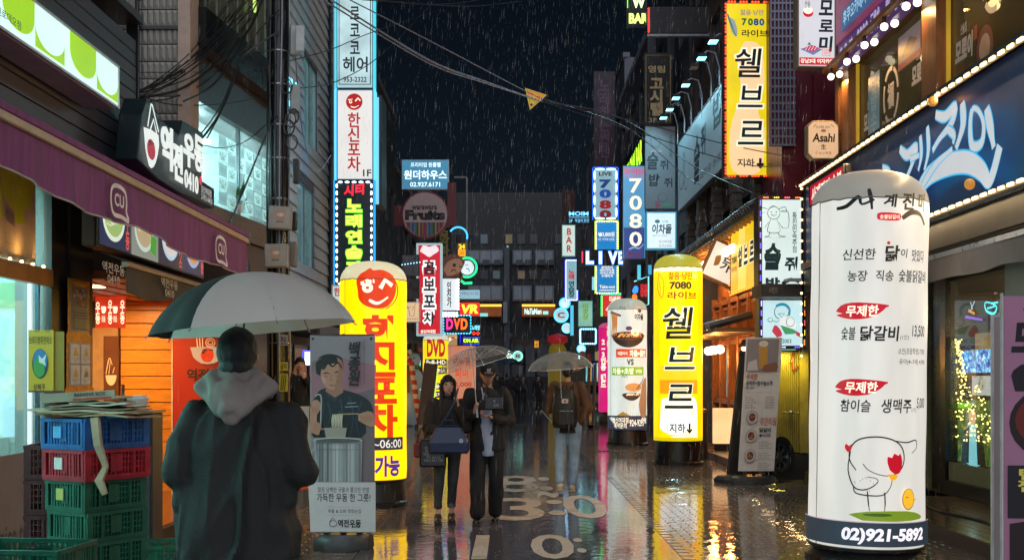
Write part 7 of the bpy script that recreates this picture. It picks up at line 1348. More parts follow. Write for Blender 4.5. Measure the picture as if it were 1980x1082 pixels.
t, b = panel('shop_sign', 'small dark blue sign with glowing blue word MOIM', 'sign', (1096, 407, 1142, 434), 42, .12, ink('#0a1420'), BLACK); bl = neon('#7ad0ff', 1.5); b.t('MOIM', (1100, 409, 1138, 417), bl, bold=.03); b.t('2F', (1100, 424, 1107, 430), bl); b.t('막걸리 한잔', (1112, 423, 1139, 430), bl); b.r(1100, 419.5, 1139, 420.3, bl)
t, b = panel('vertical_sign', 'narrow white light box reading BAR in red letters', 'sign', (1086, 434, 1113, 496), 45, .15, lit('#c8dcd4', .9), mat('#1a8a80', .4, emit=.4), rim=.03); b.t('B\nA\nR', (1094, 441, 1106, 487), lit('#b83020', .8), bold=.03)
t, b = panel('vertical_sign', 'dark unlit grey vertical sign with black hangul beside the BAR sign', 'sign', (1115, 437, 1144, 560), 44, .12, mat('#4a4c58', .5, emit=.05), DARK, rim=.02); b.t('민\n호\n네', (1122, 442, 1137, 500), ink('#0e1014'), bold=.03); b.t('201', (1122, 516, 1140, 524), ink('#0e1014'))  # small emission lightens the unlit grey face
t, b = panel('vertical_sign', 'dim dark red banner with small gold letters far right', 'sign', (1087, 367, 1112, 427), 50, .12, mat('#4a1018', .5, emit=.06), DARK, rim=.02); b.t('홍\n가', (1096, 376, 1103, 404), mat('#8a7a3a', .5, emit=.1))
t, b = dotted('narrow karaoke sign with red and blue letters ringed by violet bulbs', (1093, 502, 1117, 581), 47, lit('#8fc0c8', .7), '#c8c8ff', 7, 20, .03, glow='#3a30ff'); b.t('노\n래', (1099, 521, 1111, 540), lit('#c81c30', .9), bold=.05); b.t('연\n습\n장', (1099, 543, 1111, 575), ink('#1c4a60'), bold=.03)
t, b = panel('vertical_sign', 'pale green glowing vertical sign with yellow green letters low on the right', 'sign', (1118, 581, 1146, 631), 46, .12, lit('#8fc8b0', .75, .2), mat('#3aa0a8', .4, emit=.4), rim=.02); b.t('미\n콧\n상', (1126, 586, 1138, 618), lit('#7ab028', .7), bold=.03)
t, b = dotted('square dark sign ringed by cyan bulbs above the distant car', (1121, 635, 1153, 665), 48, ink('#141a2a'), '#a8f4ff', 7, 7, .04, glow='#2a9aff'); b.t('당구장', (1127, 644, 1147, 655), mat('#4a3a5a', .5, emit=.1), bold=.03)
t, b = panel('shop_sign', 'red sign with green edge lights behind the noodle pillar top', 'sign', (1163, 569, 1204, 612), 33, .12, lit('#c81c20', .9), BLACK, rim=.02); b.l([[(1172, 600), (1190, 575)]], .08, lit('#e8d8d0', .9)); b.t('마라탕', (1178, 572, 1200, 584), WT, bold=.03); w = 41/F*33; bulbs(t, [(-w/2, -.03, .04+i*.06) for i in range(10)], MB().ell((0, 0, 0), .028, 7, 4), neon('#3aff80', 2.4), 'bulb'); bulbs(t, [(-w/2+.06*i, -.03, .66) for i in range(10)], MB().ell((0, 0, 0), .028, 7, 4), neon('#3affa0', 2.4), 'bulb')
t, b = panel('neon_sign', 'dark sign with blue, orange and red neon shapes right of the noodle pillar top', 'sign', (1218, 534, 1256, 590), 31, .12, ink('#120a1a'), BLACK, rim=.01); b.f([(1222, 562), (1228, 552), (1234, 556), (1232, 566), (1224, 566)], neon('#1a80ff', 1.8), k=3); b.c(1227, 574, 5, neon('#ff6a1a', 1.8), 6); b.t('홍콩', (1238, 548, 1252, 574), neon('#c01c30', 1.0), bold=.06); b.l([[(1226, 544), (1254, 534), (1254, 588), (1248, 590)]], .04, neon('#7ae8ff', 1.6), k=1)
roundsign(1085, 609, 13, 48, 'round white badge sign ringed by a scalloped cyan glow', '#b8c8d0', '#5ad0ff', 'C'); roundsign(1092, 586, 10, 49, 'small white character head sign with cyan glow above the round badge', '#d8f0f4', '#48c8ff'); roundsign(1096, 634, 9, 47, 'pale oval cloud sign below the round badge', '#c8dce4', '#70d8ff'); roundsign(1124, 674, 8, 46, 'small glowing white balloon shaped sign above the distant car', '#d8f4ff', '#48c8ff')
for px, y0, y1, Y, c_, l in ((1106, 590, 648, 46, '#5ac8e8', 'pale blue vertical tube light left of the green sign'), (1148, 535, 560, 40, '#8ad8f0', 'short white blue lit edge beside the take out sign'), (1236, 512, 540, 30, '#50c8e0', 'thin cyan light strip under the blue 7080 sign'), (1257, 512, 530, 30, '#3aa8d8', 'short blue light strip above the yellow pillar')):
    t = thing('light_strip', l, 'light', P(px, y1, Y)); s = Y/F; O('tube', MB().box(-3*s, 3*s, 0, .08, 0, (y1-y0)*s), neon(c_, .9), t); O('case', MB().box(-4*s, 4*s, .081, .14, -.02, (y1-y0)*s+.02), DARK, t)
t = thing('mascot_inflatable', 'yellow bottle shaped inflatable with red top behind the walking man', 'inflatable', (XY(1078, 45), 45, 0)); O('body', MB().lathe([(.32, 0), (.38, .3), (.38, 2.2), (.34, 2.7), (.24, 2.9)], 20), mat('#b8a020', .5, emit=.12), t, smooth=True); O('top', MB().lathe([(.24, 2.901), (.4, 3.0), (.38, 3.2), (0, 3.32)], 16), mat('#a8202c', .5, emit=.35), t, smooth=True)
b = Board(t, lambda x, z: (x, z), 0, .48); b.t('우', (-.2, 1.1, .2, .6), RED, bold=.05); b.c(0, .35, .18, RED, .18)
t = thing('character_sign', 'brown bear face sign board right of the yellow inflatable', 'sign', P(1112, 700, 44)); O('board', MB().prism([(.36*cos(a*pi/10), .36*sin(a*pi/10)) for a in range(20)], 0, .1), mat('#8a5a34', .5, emit=.2), t); O('ear', MB().cone((-.28, .01, .3), (-.28, .1, .3), .14, n=12), mat('#8a5a34', .5, emit=.2), t); O('ear', MB().cone((.28, .01, .3), (.28, .1, .3), .14, n=12), mat('#8a5a34', .5, emit=.2), t); O('muzzle', MB().cone((0, -.03, -.1), (0, -.001, -.1), .15, n=14), mat('#d8b080', .5, emit=.2), t); O('eye', MB().ell((-.13, -.01, .07), .035, 8, 5), BLACK, t); O('eye', MB().ell((.13, -.01, .07), .035, 8, 5), BLACK, t)
# parked car, partly hidden
c = thing('parked_car', 'silver parked car mostly hidden behind the walking man and wooden poles', 'car', (XY(1142, 43), 43.5, 0), 0); CP = mat('#6a7078', .25, metal=.5, coat=.6)
prof = [(-.85, .25), (.85, .25), (.88, .6), (.84, .9), (.66, 1.0), (.58, 1.42), (-.58, 1.42), (-.66, 1.0), (-.84, .9), (-.88, .6)]
O('body', MB().prism([p for p in prof if p[1] < .95][:4]+[(.8, .96), (-.8, .96)]+[(-.84, .9), (-.88, .6)], 0, 4.2), CP, c, bev=.05); O('roof', MB().add([(-.72, .9, .961), (.72, .9, .961), (.6, 1.5, 1.42), (-.6, 1.5, 1.42), (-.72, 3.8, .961), (.72, 3.8, .961), (.6, 3.1, 1.42), (-.6, 3.1, 1.42)], [(0,1,2,3),(3,2,6,7),(7,6,5,4),(0,3,7,4),(1,5,6,2)]), CP, c); O('windscreen', MB().add([(-.62, .91, .99), (.62, .91, .99), (.53, 1.46, 1.38), (-.53, 1.46, 1.38)], [(0, 1, 2, 3)]), mat('#0c1014', .1), c)
for x in (-.6, .6): O('headlight', MB().ell((x, .0, .68), (.16, .05, .08), 10, 6), neon('#d8e8f4', .8), c)
for x in (-.86, .86):
    for y in (.8, 3.4): w_ = O('wheel', MB().cone((x-.1, y, .31), (x+.1, y, .31), .31, n=18), BLACK, c)
O('grille', MB().box(-.35, .35, -.03, -.001, .45, .62), BLACK, c); O('number_plate', MB().box(-.25, .25, -.04, -.031, .34, .43), WHITE, c)
for px, l in ((1151, 'nearer pale wooden pole leaning by the magenta pillar'), (1140, 'thin grey wooden pole left of the magenta pillar')):
    t = thing('timber_pole', l, 'pole', (XY(px-4, 36), 36, 0), 0, rot=(0, .03, 0)); O('pole', MB().cone((0, 0, 0), (0, 0, 2.0), .05, n=8), mat('#6a5c4c', .6, emit=.01), t); O('foot', MB().box(-.18, .18, -.15, .15, 0, .08), BLACK, t)
# ---------------------------------------------------------------- people
def V(*a): return Vector(a)
def hand(mb, w, d, n, curl=.5, s=1., side=1):
    """wrist w, pointing d, palm facing n"""
    d = V(*d).normalized(); n = V(*n); n = (n-d*n.dot(d)).normalized(); a = d.cross(n)*side; w = V(*w)
    for k in (-.022, 0, .022): mb.cap(w+a*k*.7*s, w+d*.078*s+a*k*s, .014*s, .013*s, 8)
    for i, (o, L) in enumerate(((-.030, .062), (-.010, .074), (.010, .070), (.029, .055))):
        p = w+d*.082*s+a*o*s; c1 = .5*curl; p1 = p+(d*cos(c1)+n*sin(c1)).normalized()*L*.5*s; c2 = 1.9*curl; p2 = p1+(d*cos(c2)+n*sin(c2))*L*.36*s; c3 = 3.0*curl; p3 = p2+(d*cos(c3)+n*sin(c3))*L*.26*s
        mb.cap(p, p1, .0088*s, .0082*s, 7); mb.cap(p1, p2, .0082*s, .0076*s, 7); mb.cap(p2, p3, .0076*s, .0066*s, 7)
    p = w+d*.02*s-a*.026*s; p1 = p+(d*.7-a*.55+n*.45).normalized()*.042*s; p2 = p1+(d*.8+n*.5+a*.1).normalized()*.032*s; mb.cap(p, p1, .013*s, .010*s, 8); mb.cap(p1, p2, .010*s, .008*s, 8)
BASE = dict(hipL=(-.09, 0, .93), hipR=(.09, 0, .93), kneeL=(-.095, -.02, .50), kneeR=(.095, -.02, .50), ankL=(-.10, .01, .09), ankR=(.10, .01, .09),
            shL=(-.175, 0, 1.42), shR=(.175, 0, 1.42), elL=(-.23, .02, 1.14), elR=(.23, .02, 1.14), wrL=(-.24, -.06, .90), wrR=(.24, -.06, .90))
SKIN = mat('#b98a72', .45, var=.06, scale=12)
def human(label, loc, rz, h=1.75, pose=None, skin=SKIN, vox=.012, torso=None, sleeves=None, legs=None, shoes=None, hair=None, headrot=(0, 0, 0), hands=None, hem=.88, fem=False, sl=1., lw=1., face=True, group=None, wr=.006, cuff=0):
    J = dict(BASE); J.update(pose or {}); J = {k: V(*v) for k, v in J.items()}
    t = thing('person', label, 'person', loc, rz, group); k = h/1.75; t.scale = (k, k, k)
    HM = Matrix.Translation((0, 0, 1.53)) @ (Matrix.Rotation(headrot[2], 4, 'Z') @ Matrix.Rotation(headrot[0], 4, 'X') @ Matrix.Rotation(headrot[1], 4, 'Y')) @ Matrix.Translation((0, 0, -1.53))
    m = MB(); w_ = .90 if fem else 1.
    m.loft([(0, 0, .84, .14, .10), (0, 0, .93, .158, .112), (0, 0, 1.06, .125*w_, .095), (0, 0, 1.24, .15*w_, .105), (0, 0, 1.36, .165*w_, .10), (0, 0, 1.43, .13*w_, .08), (0, 0, 1.47, .06, .055)])
    m.cap(V(0, .01, 1.42), V(0, -.0, 1.55), .052*w_, .048*w_)
    m.ell((0, -.0, 1.655), (.073, .093, .098), 20, 14, HM); m.ell((0, -.03, 1.60), (.056, .060, .066), 16, 10, HM); m.ell((0, -.052, 1.562), (.026, .026, .018), 10, 6, HM)
    if face:
        m.add([(-.012, -.088, 1.655), (.012, -.088, 1.655), (.016, -.088, 1.622), (-.016, -.088, 1.622), (0, -.112, 1.628), (0, -.094, 1.660)], [(0,1,5),(1,2,4,5),(2,3,4),(3,0,5,4),(0,3,2,1)], HM); m.ell((0, -.084, 1.598), (.020, .012, .009), 10, 6, HM)
        for x in (-.032, .032): m.ell((x, -.076, 1.682), (.024, .012, .007), 8, 5, HM)
    for x in (-.075, .075): m.ell((x, .01, 1.645), (.012, .022, .032), 10, 8, HM)
    for s in 'LR':
        m.cap(J['sh'+s], J['el'+s], .046, .038); m.cap(J['el'+s], J['wr'+s], .037, .024)
        hd = (hands or {}).get(s)
        dd = (J['wr'+s]-J['el'+s]).normalized()
        if hd: hand(m, J['wr'+s]+dd*.01, hd[0], hd[1], hd[2], .92 if fem else 1., -1 if s == 'L' else 1)
        else: hand(m, J['wr'+s]+dd*.01, dd, (1 if s == 'L' else -1, 0, 0), .35, 1., -1 if s == 'L' else 1)
        m.cap(J['hip'+s], J['knee'+s], .070, .040); m.cap(J['knee'+s], J['ank'+s], .040, .030); m.cap(J['ank'+s], J['ank'+s]+V(0, -.08, -.05), .030, .020)
    body = remesh(m, 'body', skin, vox, t, 3)
    # clothes
    if torso:
        m = MB(); q = 1.12; b = .018
        m.loft([(0, 0, hem, .185*w_*lw, .135), (0, 0, hem+.1, .178*w_*lw, .132), (0, 0, 1.10, .160*w_*lw, .125), (0, 0, 1.25, .178*w_*lw, .128), (0, 0, 1.37, .185*w_, .118), (0, 0, 1.44, .15*w_, .095), (0, 0, 1.485, .075, .07)], 24)
        for s in 'LR':
            m.cap(J['sh'+s], J['el'+s], .068*sl, .058*sl, 12); m.cap(J['el'+s], J['el'+s].lerp(J['wr'+s], .90), .057*sl, .042*sl, 12)
        remesh(m, 'jacket', torso, vox*1.15, t, 4, wr*1.2, 7, seed=h*7, ridge=wr*2.4)
    if legs:
        m = MB(); m.loft([(0, 0, .80, .13, .105), (0, 0, .9, .172, .128), (0, 0, .99, .150, .115)], 20)
        lm, r0, r1, r2 = legs
        for s in 'LR': m.cap(J['hip'+s]+V(0, 0, -.02), J['knee'+s], r0, r1, 12); m.cap(J['knee'+s], J['ank'+s]+V(0, 0, .035+cuff), r1, r2, 12)
        remesh(m, 'trousers', lm, vox*1.15, t, 3, wr*.8, 9, seed=h*3, ridge=wr*1.8)
    if shoes:
        for s in 'LR':
            a = J['ank'+s]; m = MB(); m.cap(V(a.x, a.y+.03, a.z-.035), V(a.x*1.05, a.y-.15, a.z-.052), .046, .038, 12); m.cap(V(a.x, a.y+.02, a.z-.02), V(a.x, a.y+.0, a.z+.005), .048, .042); m.ell((a.x*1.05, a.y-.16, a.z-.05), (.042, .055, .036)); 
            o = remesh(m, 'shoe', shoes, vox, t, 2)
            O('sole', MB().box(a.x-.046, a.x+.046, a.y-.205, a.y+.075, a.z-.090, a.z-.066), mat('#2a2826' if shoes is not BEIGE else '#a89c88', .6), t, bev=.008)
    if hair: hair(t, HM, vox)
    if face:
        for x in (-.030, .030):
            e = O('eye', MB().ell((x, -.0835, 1.665), (.015, .006, .0065), 10, 6, HM), mat('#1c1310', .2), t); O('eyebrow', MB().ell((x, -.0895, 1.688), (.019, .004, .0032), 8, 5, HM), mat('#120d0b', .6), t)
        O('lips', MB().ell((0, -.0945, 1.5985), (.018, .006, .0065), 10, 6, HM), mat('#9a4a44' if fem else '#9a6a5c', .4), t)
    return t
HAIR = mat('#0c0b0c', .45, var=.2, scale=40, bump=.6, bscale=160, stretch=(3, 3, .4))
BEIGE = mat('#b8a88c', .5, var=.2)
def short_hair(t, HM, vox):
    m = MB().ell((0, .012, 1.675), (.082, .098, .098), 20, 14, HM).ell((0, .04, 1.62), (.070, .065, .075), 16, 10, HM).ell((0, -.05, 1.725), (.06, .05, .035), 12, 8, HM); remesh(m, 'hair', HAIR, max(vox, .008), t, 2, .003, 40)
def long_hair(t, HM, vox):
    m = MB().ell((0, .012, 1.68), (.084, .10, .100), 20, 14, HM)
    for sx in (-1, 1):
        m.cap(HM @ V(sx*.066, -.02, 1.70), HM @ V(sx*.078, -.01, 1.58), .030, .026); m.cap(HM @ V(sx*.078, -.01, 1.58), V(sx*.085, -.08, 1.40), .026, .030); m.cap(V(sx*.085, -.08, 1.40), V(sx*.09, -.11, 1.26), .030, .014)
        m.cap(HM @ V(sx*.03, -.075, 1.745), HM @ V(sx*.062, -.055, 1.69), .020, .018)
    m.ell((0, .05, 1.52), (.085, .06, .14), 14, 10); remesh(m, 'hair', HAIR, max(vox, .008), t, 3, .003, 30)
CLEAR = []
def umbrella(label, apex, Rr, H_, n=8, cols=None, tilt=(0, 0), spin=0., shaft=None, ribm=None, sag=.10, thick=False, tipm=None, group=None):
    """apex in world; shaft = world point of the grip"""
    t = thing('umbrella', label, 'umbrella', apex, 0, group, rot=(tilt[0], tilt[1], 0)); ribm = ribm or STEEL
    def rp(a, k):  # point on the dome at angle a, k 0..1 from the top
        f_ = (a-spin)/(2*pi/n); fr = abs(f_-round(f_))*2    # 0 on a rib, 1 halfway
        r = Rr*sin(k*1.18)/sin(1.18)*(1-sag*fr**1.5*k*(1 if k > .05 else 0)); z = -H_*(1-cos(k*1.18))/(1-cos(1.18))-(.0 if k < 1 else 0)
        return V(r*cos(a), r*sin(a), z-.012*k*(1-fr)*0)
    for i in range(n):
        a0 = spin+2*pi*i/n; vs = []; nu, nk = 8, 10
        for j in range(nk+1):
            for u in range(nu+1): vs.append(rp(a0+2*pi/n*u/nu, j/nk))
        fs = [(j*(nu+1)+u, j*(nu+1)+u+1, (j+1)*(nu+1)+u+1, (j+1)*(nu+1)+u) for j in range(nk) for u in range(nu)]
        O('panel', MB().add(vs, fs), cols[i % len(cols)], t, smooth=True)
        e = rp(a0, 1); O('rib', MB().tube([rp(a0, j/8)-V(0, 0, .004) for j in range(9)]+[e+V(e.x, e.y, 0).normalized()*.012-V(0, 0, .012)], .0028, 5), ribm, t)
        O('stretcher', MB().tube([rp(a0, .55)-V(0, 0, .006), V(0, 0, -H_*.80)], .0022, 4), ribm, t); 
    if cols[0] in CLEAR: O('hem', MB().tube([rp(spin+2*pi*i/64, 1) for i in range(65)], .003, 5), ribm, t)
    O('ferrule', MB().cone((0, 0, -.005), (0, 0, .055), .007, .004, 8).ell((0, 0, .0), (.016, .016, .008), 8, 6), tipm or BLACK, t)
    M_ = Matrix.Rotation(tilt[0], 4, 'X') if not tilt[1] else (Matrix.Rotation(tilt[1], 4, 'Y') @ Matrix.Rotation(tilt[0], 4, 'X'))
    g = V(0, 0, -.80) if shaft is None else M_.inverted() @ (V(*shaft)-V(*apex))
    O('shaft', MB().cone((0, 0, 0), tuple(g), .005, n=8), ribm, t); O('handle', MB().cone(tuple(g*.93), tuple(g*1.12), .013, n=10), tipm or BLACK, t)
    return t
# man in front, seen from behind
COAT = mat('#1f1f1d', .7, var=.25, scale=4, bump=.5, bscale=220); HOOD = mat('#9a8f89', .8, var=.12, scale=8, bump=.4, bscale=240)
MX = XY(460, 4.9)
t = human('man from behind in dark coat with grey hood under the black and white umbrella', (MX, 4.9, 0), pi+.05, 1.79,
          dict(elL=(-.275, .02, 1.15), elR=(.275, .02, 1.15), wrL=(-.14, -.27, 1.20), wrR=(.10, -.30, 1.25), shL=(-.18, 0, 1.40), shR=(.18, 0, 1.40)), vox=.012,
          legs=(mat('#2c3440', .7, var=.2), .095, .075, .065), shoes=BLACK, hands={'R': ((0, -.5, .8), (-.7, -.3, 0), .9), 'L': ((.4, -.8, .3), (0, 0, 1), .5)}, headrot=(.12, 0, 0), face=False)
m = MB().loft([(0, .01, .80, .262, .165), (0, .01, .95, .262, .17), (0, .01, 1.12, .250, .165), (0, .01, 1.28, .235, .155), (0, .01, 1.38, .205, .13), (0, .01, 1.45, .14, .10), (0, .01, 1.50, .08, .08)], 28)
for s in (-1, 1): m.cap(V(s*.185, .01, 1.385), V(s*.262, .03, 1.17), .092, .082, 14); m.cap(V(s*.262, .03, 1.17), V(s*.15, -.24, 1.19), .080, .055, 14); m.cap(V(s*.20, .02, 1.34), V(s*.235, .03, 1.05), .08, .05, 12)
m.v = [V(p.x*.93, p.y, p.z) for p in m.v]; remesh(m, 'coat', COAT, .011, t, 5, .010, 4.2, seed=3, ridge=.034)
O('coat_hem', MB().tube([(.263*cos(a*pi/16), .01+.168*sin(a*pi/16), .80) for a in range(33)], .010, 6), COAT, t)
m = MB().loft([(0, .0, 1.47, .15, .115), (0, .0, 1.52, .13, .11), (0, .005, 1.565, .105, .10), (0, .01, 1.60, .090, .09)], 24)
for s in (-1, 1): m.cap(V(s*.03, .15, 1.42), V(s*.145, .03, 1.52), .026, .030); m.cap(V(s*.145, .03, 1.52), V(s*.08, -.08, 1.46), .030, .02); m.cap(V(s*.01, .16, 1.44), V(s*.10, .06, 1.565), .035, .028); m.cap(V(s*.145, .03, 1.52), V(s*.09, .06, 1.585), .028, .02)
m.ell((0, .12, 1.47), (.10, .055, .085), 16, 10); m.ell((0, .14, 1.42), (.045, .035, .06), 12, 8); remesh(m, 'hood', HOOD, .009, t, 4, .009, 14, seed=5)
for s in (-1, 1): pass
m = MB().ell((0, .015, 1.675), (.086, .102, .100), 24, 16).ell((0, .035, 1.60), (.074, .075, .06), 16, 10); remesh(m, 'hair', HAIR, .008, t, 3, .003, 60)
UP = P(482, 527, 4.75)
umbrella('large umbrella with black and pale grey panels held over the man in the hooded coat', UP, .43, .235, 8, [mat('#0c1213', .8, var=.15)]+[cloth('#e4dcd4')]*6+[mat('#0c1213', .8, var=.15)], (0, radians(-5.2)), spin=radians(204), shaft=(MX-.10, 5.22, 1.33), sag=.07)
# couple
SH = V(-.71, 12.5, 0)
FUR = mat('#2e2824', .9, var=.5, scale=60, bump=1., bscale=180); JEAN = mat('#2b2d31', .75, var=.2, scale=10, bump=.3, bscale=200)
w = human('woman with long black hair in dark fuzzy cardigan holding a navy handbag', (XY(866, 12.5), 12.5, 0), .08, 1.60,
          dict(elL=(-.235, -.02, 1.13), wrL=(-.10, -.20, 1.10), elR=(.23, -.06, 1.14), wrR=(.125, -.155, 1.40), ankL=(-.12, -.10, .09), ankR=(.045, .03, .09), kneeL=(-.11, -.09, .50), kneeR=(.06, -.05, .5)),
          vox=.009, torso=FUR, legs=(JEAN, .088, .062, .047), shoes=BLACK, hair=long_hair, fem=True, sl=1.15, lw=1.12, hem=.98, headrot=(0, 0, .10), hands={'R': ((-.15, -.1, 1), (-.9, .2, 0), .9), 'L': ((.9, -.3, -.1), (0, 0, -1), .5)}, cuff=.09, skin=mat('#c39a86', .45, var=.05))
m = MB().loft([(0, -.012, 1.05, .115, .115), (0, -.02, 1.3, .12, .112), (0, -.005, 1.42, .075, .085), (0, 0, 1.47, .062, .062), (0, 0, 1.53, .058, .058)], 20); remesh(m, 'turtleneck', mat('#0e0e10', .8), .01, w, 3)
for s, x in (('L', -.12), ('R', .045)): O('jean_cuff', MB().lathe([(.050, .185), (.052, .19), (.052, .225), (.048, .23)], 16, (x, -.09 if s == 'L' else .02, 0)), mat('#5a5c60', .8), w)
s = 12.3/F
def at(px, py, Y): return P(px, py, Y)
t = thing('handbag', 'navy trapezoid handbag with long strap and round silver charm held by the woman', 'bag', at(868, 876, 12.22), .05)
NB = mat('#1d2d4c', .35, var=.2, bump=.2, bscale=90); O('bag_body', MB().add([(-.21, -.06, .0), (.21, -.06, .0), (.22, .07, .0), (-.22, .07, 0), (-.13, -.03, .30), (.12, -.03, .30), (.12, .03, .30), (-.13, .03, .30), (-.22, -.075, .12), (.22, -.075, .12), (.22, .08, .12), (-.22, .08, .12)], [(3,2,1,0),(0,1,9,8),(1,2,10,9),(2,3,11,10),(3,0,8,11),(8,9,5,4),(9,10,6,5),(10,11,7,6),(11,8,4,7),(4,5,6,7)]), NB, t, bev=.02)
O('zip_flap', MB().box(-.12, .11, -.035, .035, .296, .305), BLACK, t); O('strap', MB().tube([(-.10, 0, .29), (-.02, -.02, .40), (.06, .0, .55), (.1, .05, .70)], .010, 6), NB, t); O('bag_charm', MB().cone((.13, -.078, .14), (.13, -.09, .14), .024, n=14), STEEL, t); O('handle', MB().tube([(-.09, -.03, .29), (-.06, -.04, .36), (.04, -.04, .36), (.07, -.03, .29)], .008, 6), NB, t)
t = thing('tote_bag', 'black shopping bag with grey capital lettering hanging on the woman arm', 'bag', at(836, 902, 12.3), .1); O('bag_body', MB().box(-.14, .15, -.04, .05, 0, .30), mat('#1a1817', .35, var=.3, bump=.4, bscale=20), t, bev=.02); O('handle', MB().tube([(-.09, 0, .3), (-.05, 0, .42), (.05, 0, .44), (.09, 0, .3)], .008, 5), BLACK, t)
b = Board(t, lambda x, z: (x, z), -.043); b.t('EVERY DAY\nBRINGS US\nTHE CHANCE\nTO MAKE\nYOU BETTER', (-.10, .22, .12, .06), mat('#8c8a88', .5), bold=.03)
t = thing('pouch', 'small dark red pouch hanging behind the black shopping bag', 'bag', at(809, 884, 12.42)); O('bag_body', MB().box(-.05, .07, -.03, .03, 0, .16), mat('#7a2a20', .4, var=.3), t, bev=.02); O('strap', MB().tube([(-.02, 0, .16), (.02, 0, .3), (.12, 0, .42)], .006, 5), BLACK, t)
SUIT = mat('#0d0d10', .75, var=.25, bump=.4, bscale=200); SHIRT = mat('#9aa6bc', .7, var=.1, bump=.2)
mn = human('man in navy cap and black suit looking down at a phone, right of the couple', (XY(942, 12.5), 12.5, 0), -.04, 1.74,
           dict(elL=(-.25, .0, 1.13), wrL=(-.13, -.22, 1.22), elR=(.26, .02, 1.12), wrR=(.06, -.26, 1.17), ankL=(-.10, -.12, .09), ankR=(.085, .10, .09), kneeL=(-.10, -.10, .50), kneeR=(.10, -.03, .5)),
           vox=.009, torso=SUIT, legs=(mat('#0b0b0d', .8, var=.2), .098, .086, .084), shoes=mat('#121213', .2), sl=1.12, lw=1.12, hem=.80, headrot=(.30, 0, .22), hands={'L': ((.15, -.35, .9), (.9, -.1, .1), .95), 'R': ((-.8, -.5, .2), (0, -.1, 1), .45)})
m = MB().loft([(.01, -.02, .74, .085, .135), (.01, -.025, .95, .10, .128), (0, -.03, 1.2, .10, .122), (0, -.025, 1.36, .08, .11), (0, -.01, 1.45, .06, .085)], 20); remesh(m, 'shirt', SHIRT, .009, mn, 3, .008, 14)
for s_ in (-1, 1): O('shirt_collar', MB().add([(s_*.012, -.085, 1.435), (s_*.06, -.06, 1.50), (s_*.075, -.04, 1.46), (s_*.045, -.105, 1.40)], [(0, 1, 2, 3) if s_ > 0 else (3, 2, 1, 0)]), SHIRT, mn)
for s_ in (-1, 1): O('lapel', MB().add([(s_*.045, -.125, 1.12), (s_*.085, -.105, 1.42), (s_*.125, -.095, 1.36), (s_*.085, -.128, 1.14), (s_*.05, -.115, 1.10)], [(0, 1, 2, 3) if s_ > 0 else (3, 2, 1, 0)]), SUIT, mn)
HMn = Matrix.Translation((0, 0, 1.53)) @ (Matrix.Rotation(.22, 4, 'Z') @ Matrix.Rotation(.30, 4, 'X')) @ Matrix.Translation((0, 0, -1.53))
CAPM = mat('#10151f', .8, bump=.3, bscale=300)
m = MB()
m.lathe([(.088, 1.675), (.092, 1.70), (.086, 1.74), (.066, 1.775), (.03, 1.793), (0, 1.796)], 22, (0, .008, 0), HMn @ Matrix.Translation((0, .0, 0)))
cp = O('cap', m, CAPM, mn, smooth=True)
m = MB(); vs = []
for j in range(5):
    for i in range(11): a = pi+pi*i/10; rr = .088+.018*j; vs.append(HMn @ V(.082*cos(a)*(1 if j < 3 else 1-.04*(j-2)), .008+rr*sin(a)*1.0-.0, 1.678-.004*j-.004*(cos(a)**2)))
m.add(vs, [(j*11+i, (j+1)*11+i, (j+1)*11+i+1, j*11+i+1) for j in range(4) for i in range(10)]); O('cap_brim', m, CAPM, mn)
me = fit(tmesh('NY', bold=.04), (-.022, 1.70, .022, 1.738), -.097); me.transform(HMn); O('cap_emblem', me, WHITE, mn)
m = MB().ell((0, .045, 1.62), (.078, .058, .07), 16, 10, HMn); remesh(m, 'hair', HAIR, .009, mn, 2)
t = thing('phone', 'dark smartphone in the hands of the man in the navy cap', 'phone', at(932, 782, 12.17), 0, rot=(radians(35), 0, .2)); O('body', MB().box(-.035, .035, -.005, .005, -.07, .07), BLACK, t, bev=.003); O('screen', MB().box(-.031, .031, .0052, .0058, -.064, .064), neon('#8898b0', .5), t); O('lens', MB().cone((-.02, -.006, .05), (-.02, -.009, .05), .007, n=10), STEEL, t)
t = thing('shoulder_bag', 'small black crossbody bag with white marks on the chest of the capped man', 'bag', at(953, 792, 12.27), .1); O('bag_body', MB().box(-.10, .12, -.03, .04, 0, .15), mat('#141416', .3), t, bev=.015); O('strap', MB().tube([(-.09, 0, .14), (-.06, -.0, .25), (-.16, .04, .36)], .010, 5), BLACK, t)
b = Board(t, lambda x, z: (x, z), -.034); b.l([circ(.02, .05, .014, .014, 10), circ(.05, .052, .012, .012, 10)], .005, ink('#9a9a9a'), k=1); b.t('K', (.005, .11, .03, .085), ink('#9a9a9a')); O('buckle', MB().box(-.115, -.101, -.02, .01, .10, .13), STEEL, t)
CLR = glass('#f4f7fa', .05, .24); CLR2 = glass('#f2f4f6', .07, .48); RIBW = mat('#d4d8dc', .3, metal=.2); CLEAR += [CLR, CLR2]
umbrella('clear plastic umbrella shared by the couple, tilted and beaded with rain', P(912, 672, 12.1), .42, .17, 8, [CLR], (radians(6), radians(-15)), spin=.2, shaft=(P(922, 792, 12.27)), ribm=RIBW, sag=.05, tipm=RIBW)
